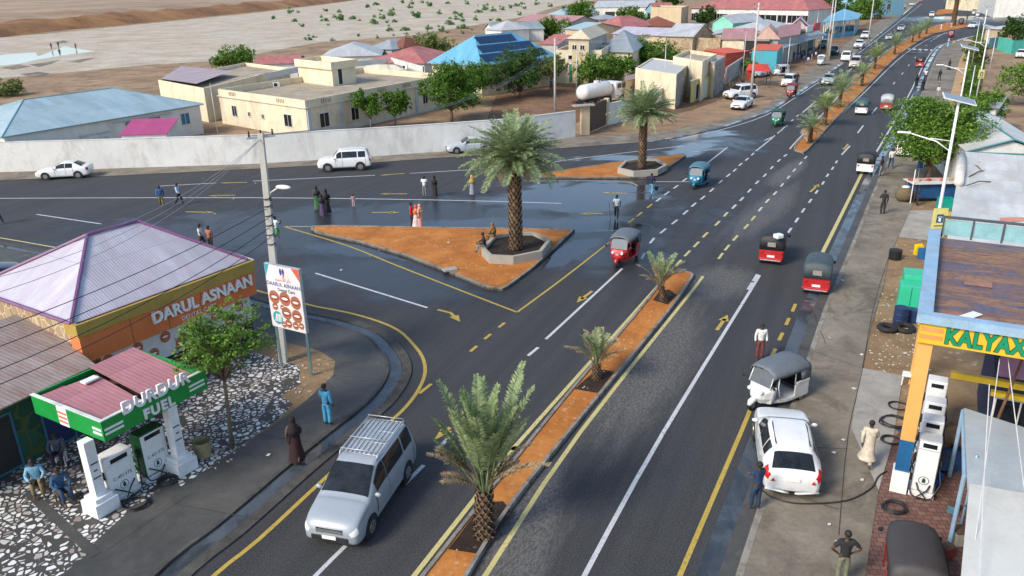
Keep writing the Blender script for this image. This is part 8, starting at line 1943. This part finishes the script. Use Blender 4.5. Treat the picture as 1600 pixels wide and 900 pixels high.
P('distant figure in dark clothes up in the dry riverbed', (747, 11), 'stand', 0, top=(.03, .03, .03), bottom=(.03, .03, .03))
# walking stick, bucket
p = PX(960, 343); mb = MB(); mb.tube([(0, 0, 0), (-.12, -.1, 1.25)], .018, 5); o = mb.build('walking_stick', WOOD); o.location = p + Vector((-.28, -.1, .01)); tag(o, 'thin stick held by the man crossing the puddle', 'stick')
t = thing('water_bucket', 'dark bucket carried by the man in the pale blue wrap', 'bucket', PX(1021, 304) + Vector((.2, 0, .32))); mb = MB(); mb.tube([(0, 0, 0), (0, 0, .32)], [.12, .16], 12); mb.build('pail', MATS['drum_navy'], t); mb = MB(); mb.tube([(-.15, 0, .3), (0, 0, .5), (.15, 0, .3)], .01, 5); mb.build('handle', BLACKP, t)
# roof bundle on a rickshaw
mb = MB(); mb.box((0, 0, .12), (.45, .4, .25)); o = mb.build('white_bundle', WHITE, bevel=.06); o.location = PX(1216, 372, 1.72); o.rotation_euler = (0, 0, .4); tag(o, 'white bundle on the black hood of the mid-road red rickshaw', 'bundle')
t = thing('wall_rubble', 'flat concrete slab lying on the near edge of the triangular island', 'slab', PX(703, 422, .13)); mb = MB(); mb.box((0, 0, .05), (.8, .5, .1), rz=.4); mb.build('slab', CONC, t, bevel=.01)

# clutter by the pumps and on the forecourt
P4_ = PX(1417, 600, .08); t = thing('plastic_chair', 'white plastic chair on the concrete left of the orange column', 'seat', P4_, R(60)); mb = MB(); mb.box((0, 0, .43), (.46, .44, .04)); mb.build('seat', WHITE, t, bevel=.01); mb = MB(); mb.box((0, -.2, .68), (.46, .04, .46)); mb.build('backrest', WHITE, t, bevel=.01)
for sx in (-.19, .19):
    for sy in (-.18, .18): mb = MB(); mb.box((sx, sy, .205), (.04, .04, .41)); mb.build('leg', WHITE, t)
hose_coil('loose black hose loops on the concrete just left of the orange column', PX(1396, 660, .1), .42, 3, seed=11)
hose_coil('small black hose loop on the bricks near the white chair', PX(1404, 636, .1), .3, 2, seed=13)
t = thing('soil_heap', 'brown heap of soil and sacks between the pumps and the navy shop', 'soil heap', kq(2.5, 4.2, .05) - e * 1.1); mb = MB(); rg = random.Random(4)
for k in range(9): mb.ball((rg.uniform(-.6, .6), rg.uniform(-.5, .5), rg.uniform(.05, .3)), (rg.uniform(.25, .45), rg.uniform(.25, .4), rg.uniform(.15, .3)), 8, 6)
mb.build('heap', mat('heap_brown', (.22, .13, .07), .9, .4, 3, bmp=.5), t)
car('black_car', 'black car end poking in at the left edge behind the lilac roof', 'car', 'sedan', (8, 436), (-75, 452), CK)
t = thing('tube_rack', 'pale blue upright tube rack at the left edge of the blue kiosk roof', 'rack', PX(1507, 760, .08)); mb = MB(); q0, q1 = PX(1507, 742, 2.5) - t.location, PX(1505, 642, 2.5) - t.location; mb.tube([(q0.x, q0.y, 0), q0, q1, (q1.x, q1.y, 0)], .06, 6); mb.build('tube', MATS['trim_pale_blue'], t)
for k, (x, y_, z_, s_, c_) in enumerate(((1500, 848, .09, .5, (.30, .28, .24)), (1478, 868, .09, .35, (.25, .03, .03)), (1488, 800, .09, .3, (.06, .16, .22)))):
    t = thing('crate', ('pale wooden crate', 'dark red crate', 'blue-grey crate')[k] + ' standing on the bricks beside the white kiosk', 'crate', PX(x, y_, z_), .4 * k); mb = MB(); mb.box((0, 0, s_ * .45), (s_, s_ * .8, s_ * .9)); mb.build('crate_body', mat('crate_%d' % k, c_, .7, .3, 3), t, bevel=.02)
    mb = MB(); mb.box((0, 0, s_ * .92), (s_ * 1.06, s_ * .86, s_ * .06)); mb.build('lid', WOOD, t)
mb = MB(); rg = random.Random(23)
for k in range(46):
    x, y_ = rg.choice([(rg.uniform(1290, 1360), rg.uniform(430, 880)), (rg.uniform(1395, 1450), rg.uniform(380, 560)), (rg.uniform(320, 480), rg.uniform(560, 720)), (rg.uniform(520, 860), rg.uniform(365, 430)), (rg.uniform(300, 420), rg.uniform(268, 345))])
    p = PX(x, y_, .13); a_ = rg.uniform(0, 3); s_ = rg.uniform(.04, .11); mb.face([p + Vector((math.cos(a_ + q * 1.57) * s_ * (1 if q % 2 else .5), math.sin(a_ + q * 1.57) * s_, rg.uniform(0, .03))) for q in range(4)])
o = mb.build('litter', mat('litter_white', (.6, .6, .57), .7, .2, 3)); o['kind'] = 'stuff'
# litter and stones
rg = random.Random(17)
mb = MB()
def bits(mb, poly_px, n, s, z, seed):
    r = random.Random(seed); xs = [p[0] for p in poly_px]; ys = [p[1] for p in poly_px]; c_ = 0
    while c_ < n:
        x, y_ = r.uniform(min(xs), max(xs)), r.uniform(min(ys), max(ys)); ins = False; j = len(poly_px) - 1
        for i in range(len(poly_px)):
            xi, yi = poly_px[i]; xj, yj = poly_px[j]
            if (yi > y_) != (yj > y_) and x < (xj - xi) * (y_ - yi) / (yj - yi) + xi: ins = not ins
            j = i
        if ins:
            p = PX(x, y_, z); k = s * r.uniform(.4, 1.3); mb.ball(p + UPV * k * .25, (k, k * r.uniform(.5, 1), k * .5), 6, 4, M=Matrix.Rotation(r.uniform(0, 3), 3, 'Z')); c_ += 1
bits(mb, [(500, 360), (890, 363), (785, 450), (640, 400)], 70, .035, .125, 1); bits(mb, [(1020, 470), (1060, 450), (760, 790), (700, 890), (680, 890)], 60, .03, .12, 2)
bits(mb, [(1355, 570), (1375, 450), (1440, 450), (1430, 600)], 150, .05, .065, 3); bits(mb, [(425, 535), (520, 570), (470, 620), (430, 600)], 60, .05, .1, 4); bits(mb, [(330, 700), (400, 680), (350, 730), (320, 740)], 30, .06, .11, 6)
o = mb.build('loose_stones', mat('pale_stone', (.45, .40, .33), .9, .3, 6)); o['kind'] = 'stuff'
mb = MB(); bits(mb, [(1050, 165), (1120, 128), (1200, 112), (1150, 145), (1075, 172)], 120, .12, .0, 7); bits(mb, [(0, 262), (400, 250), (400, 254), (0, 268)], 60, .05, .03, 8); bits(mb, [(780, 160), (860, 120), (910, 130), (850, 200)], 60, .12, 0, 9)
o = mb.build('roadside_rubble', mat('rubble_brown', (.22, .15, .10), .9, .4, 4)); o['kind'] = 'stuff'
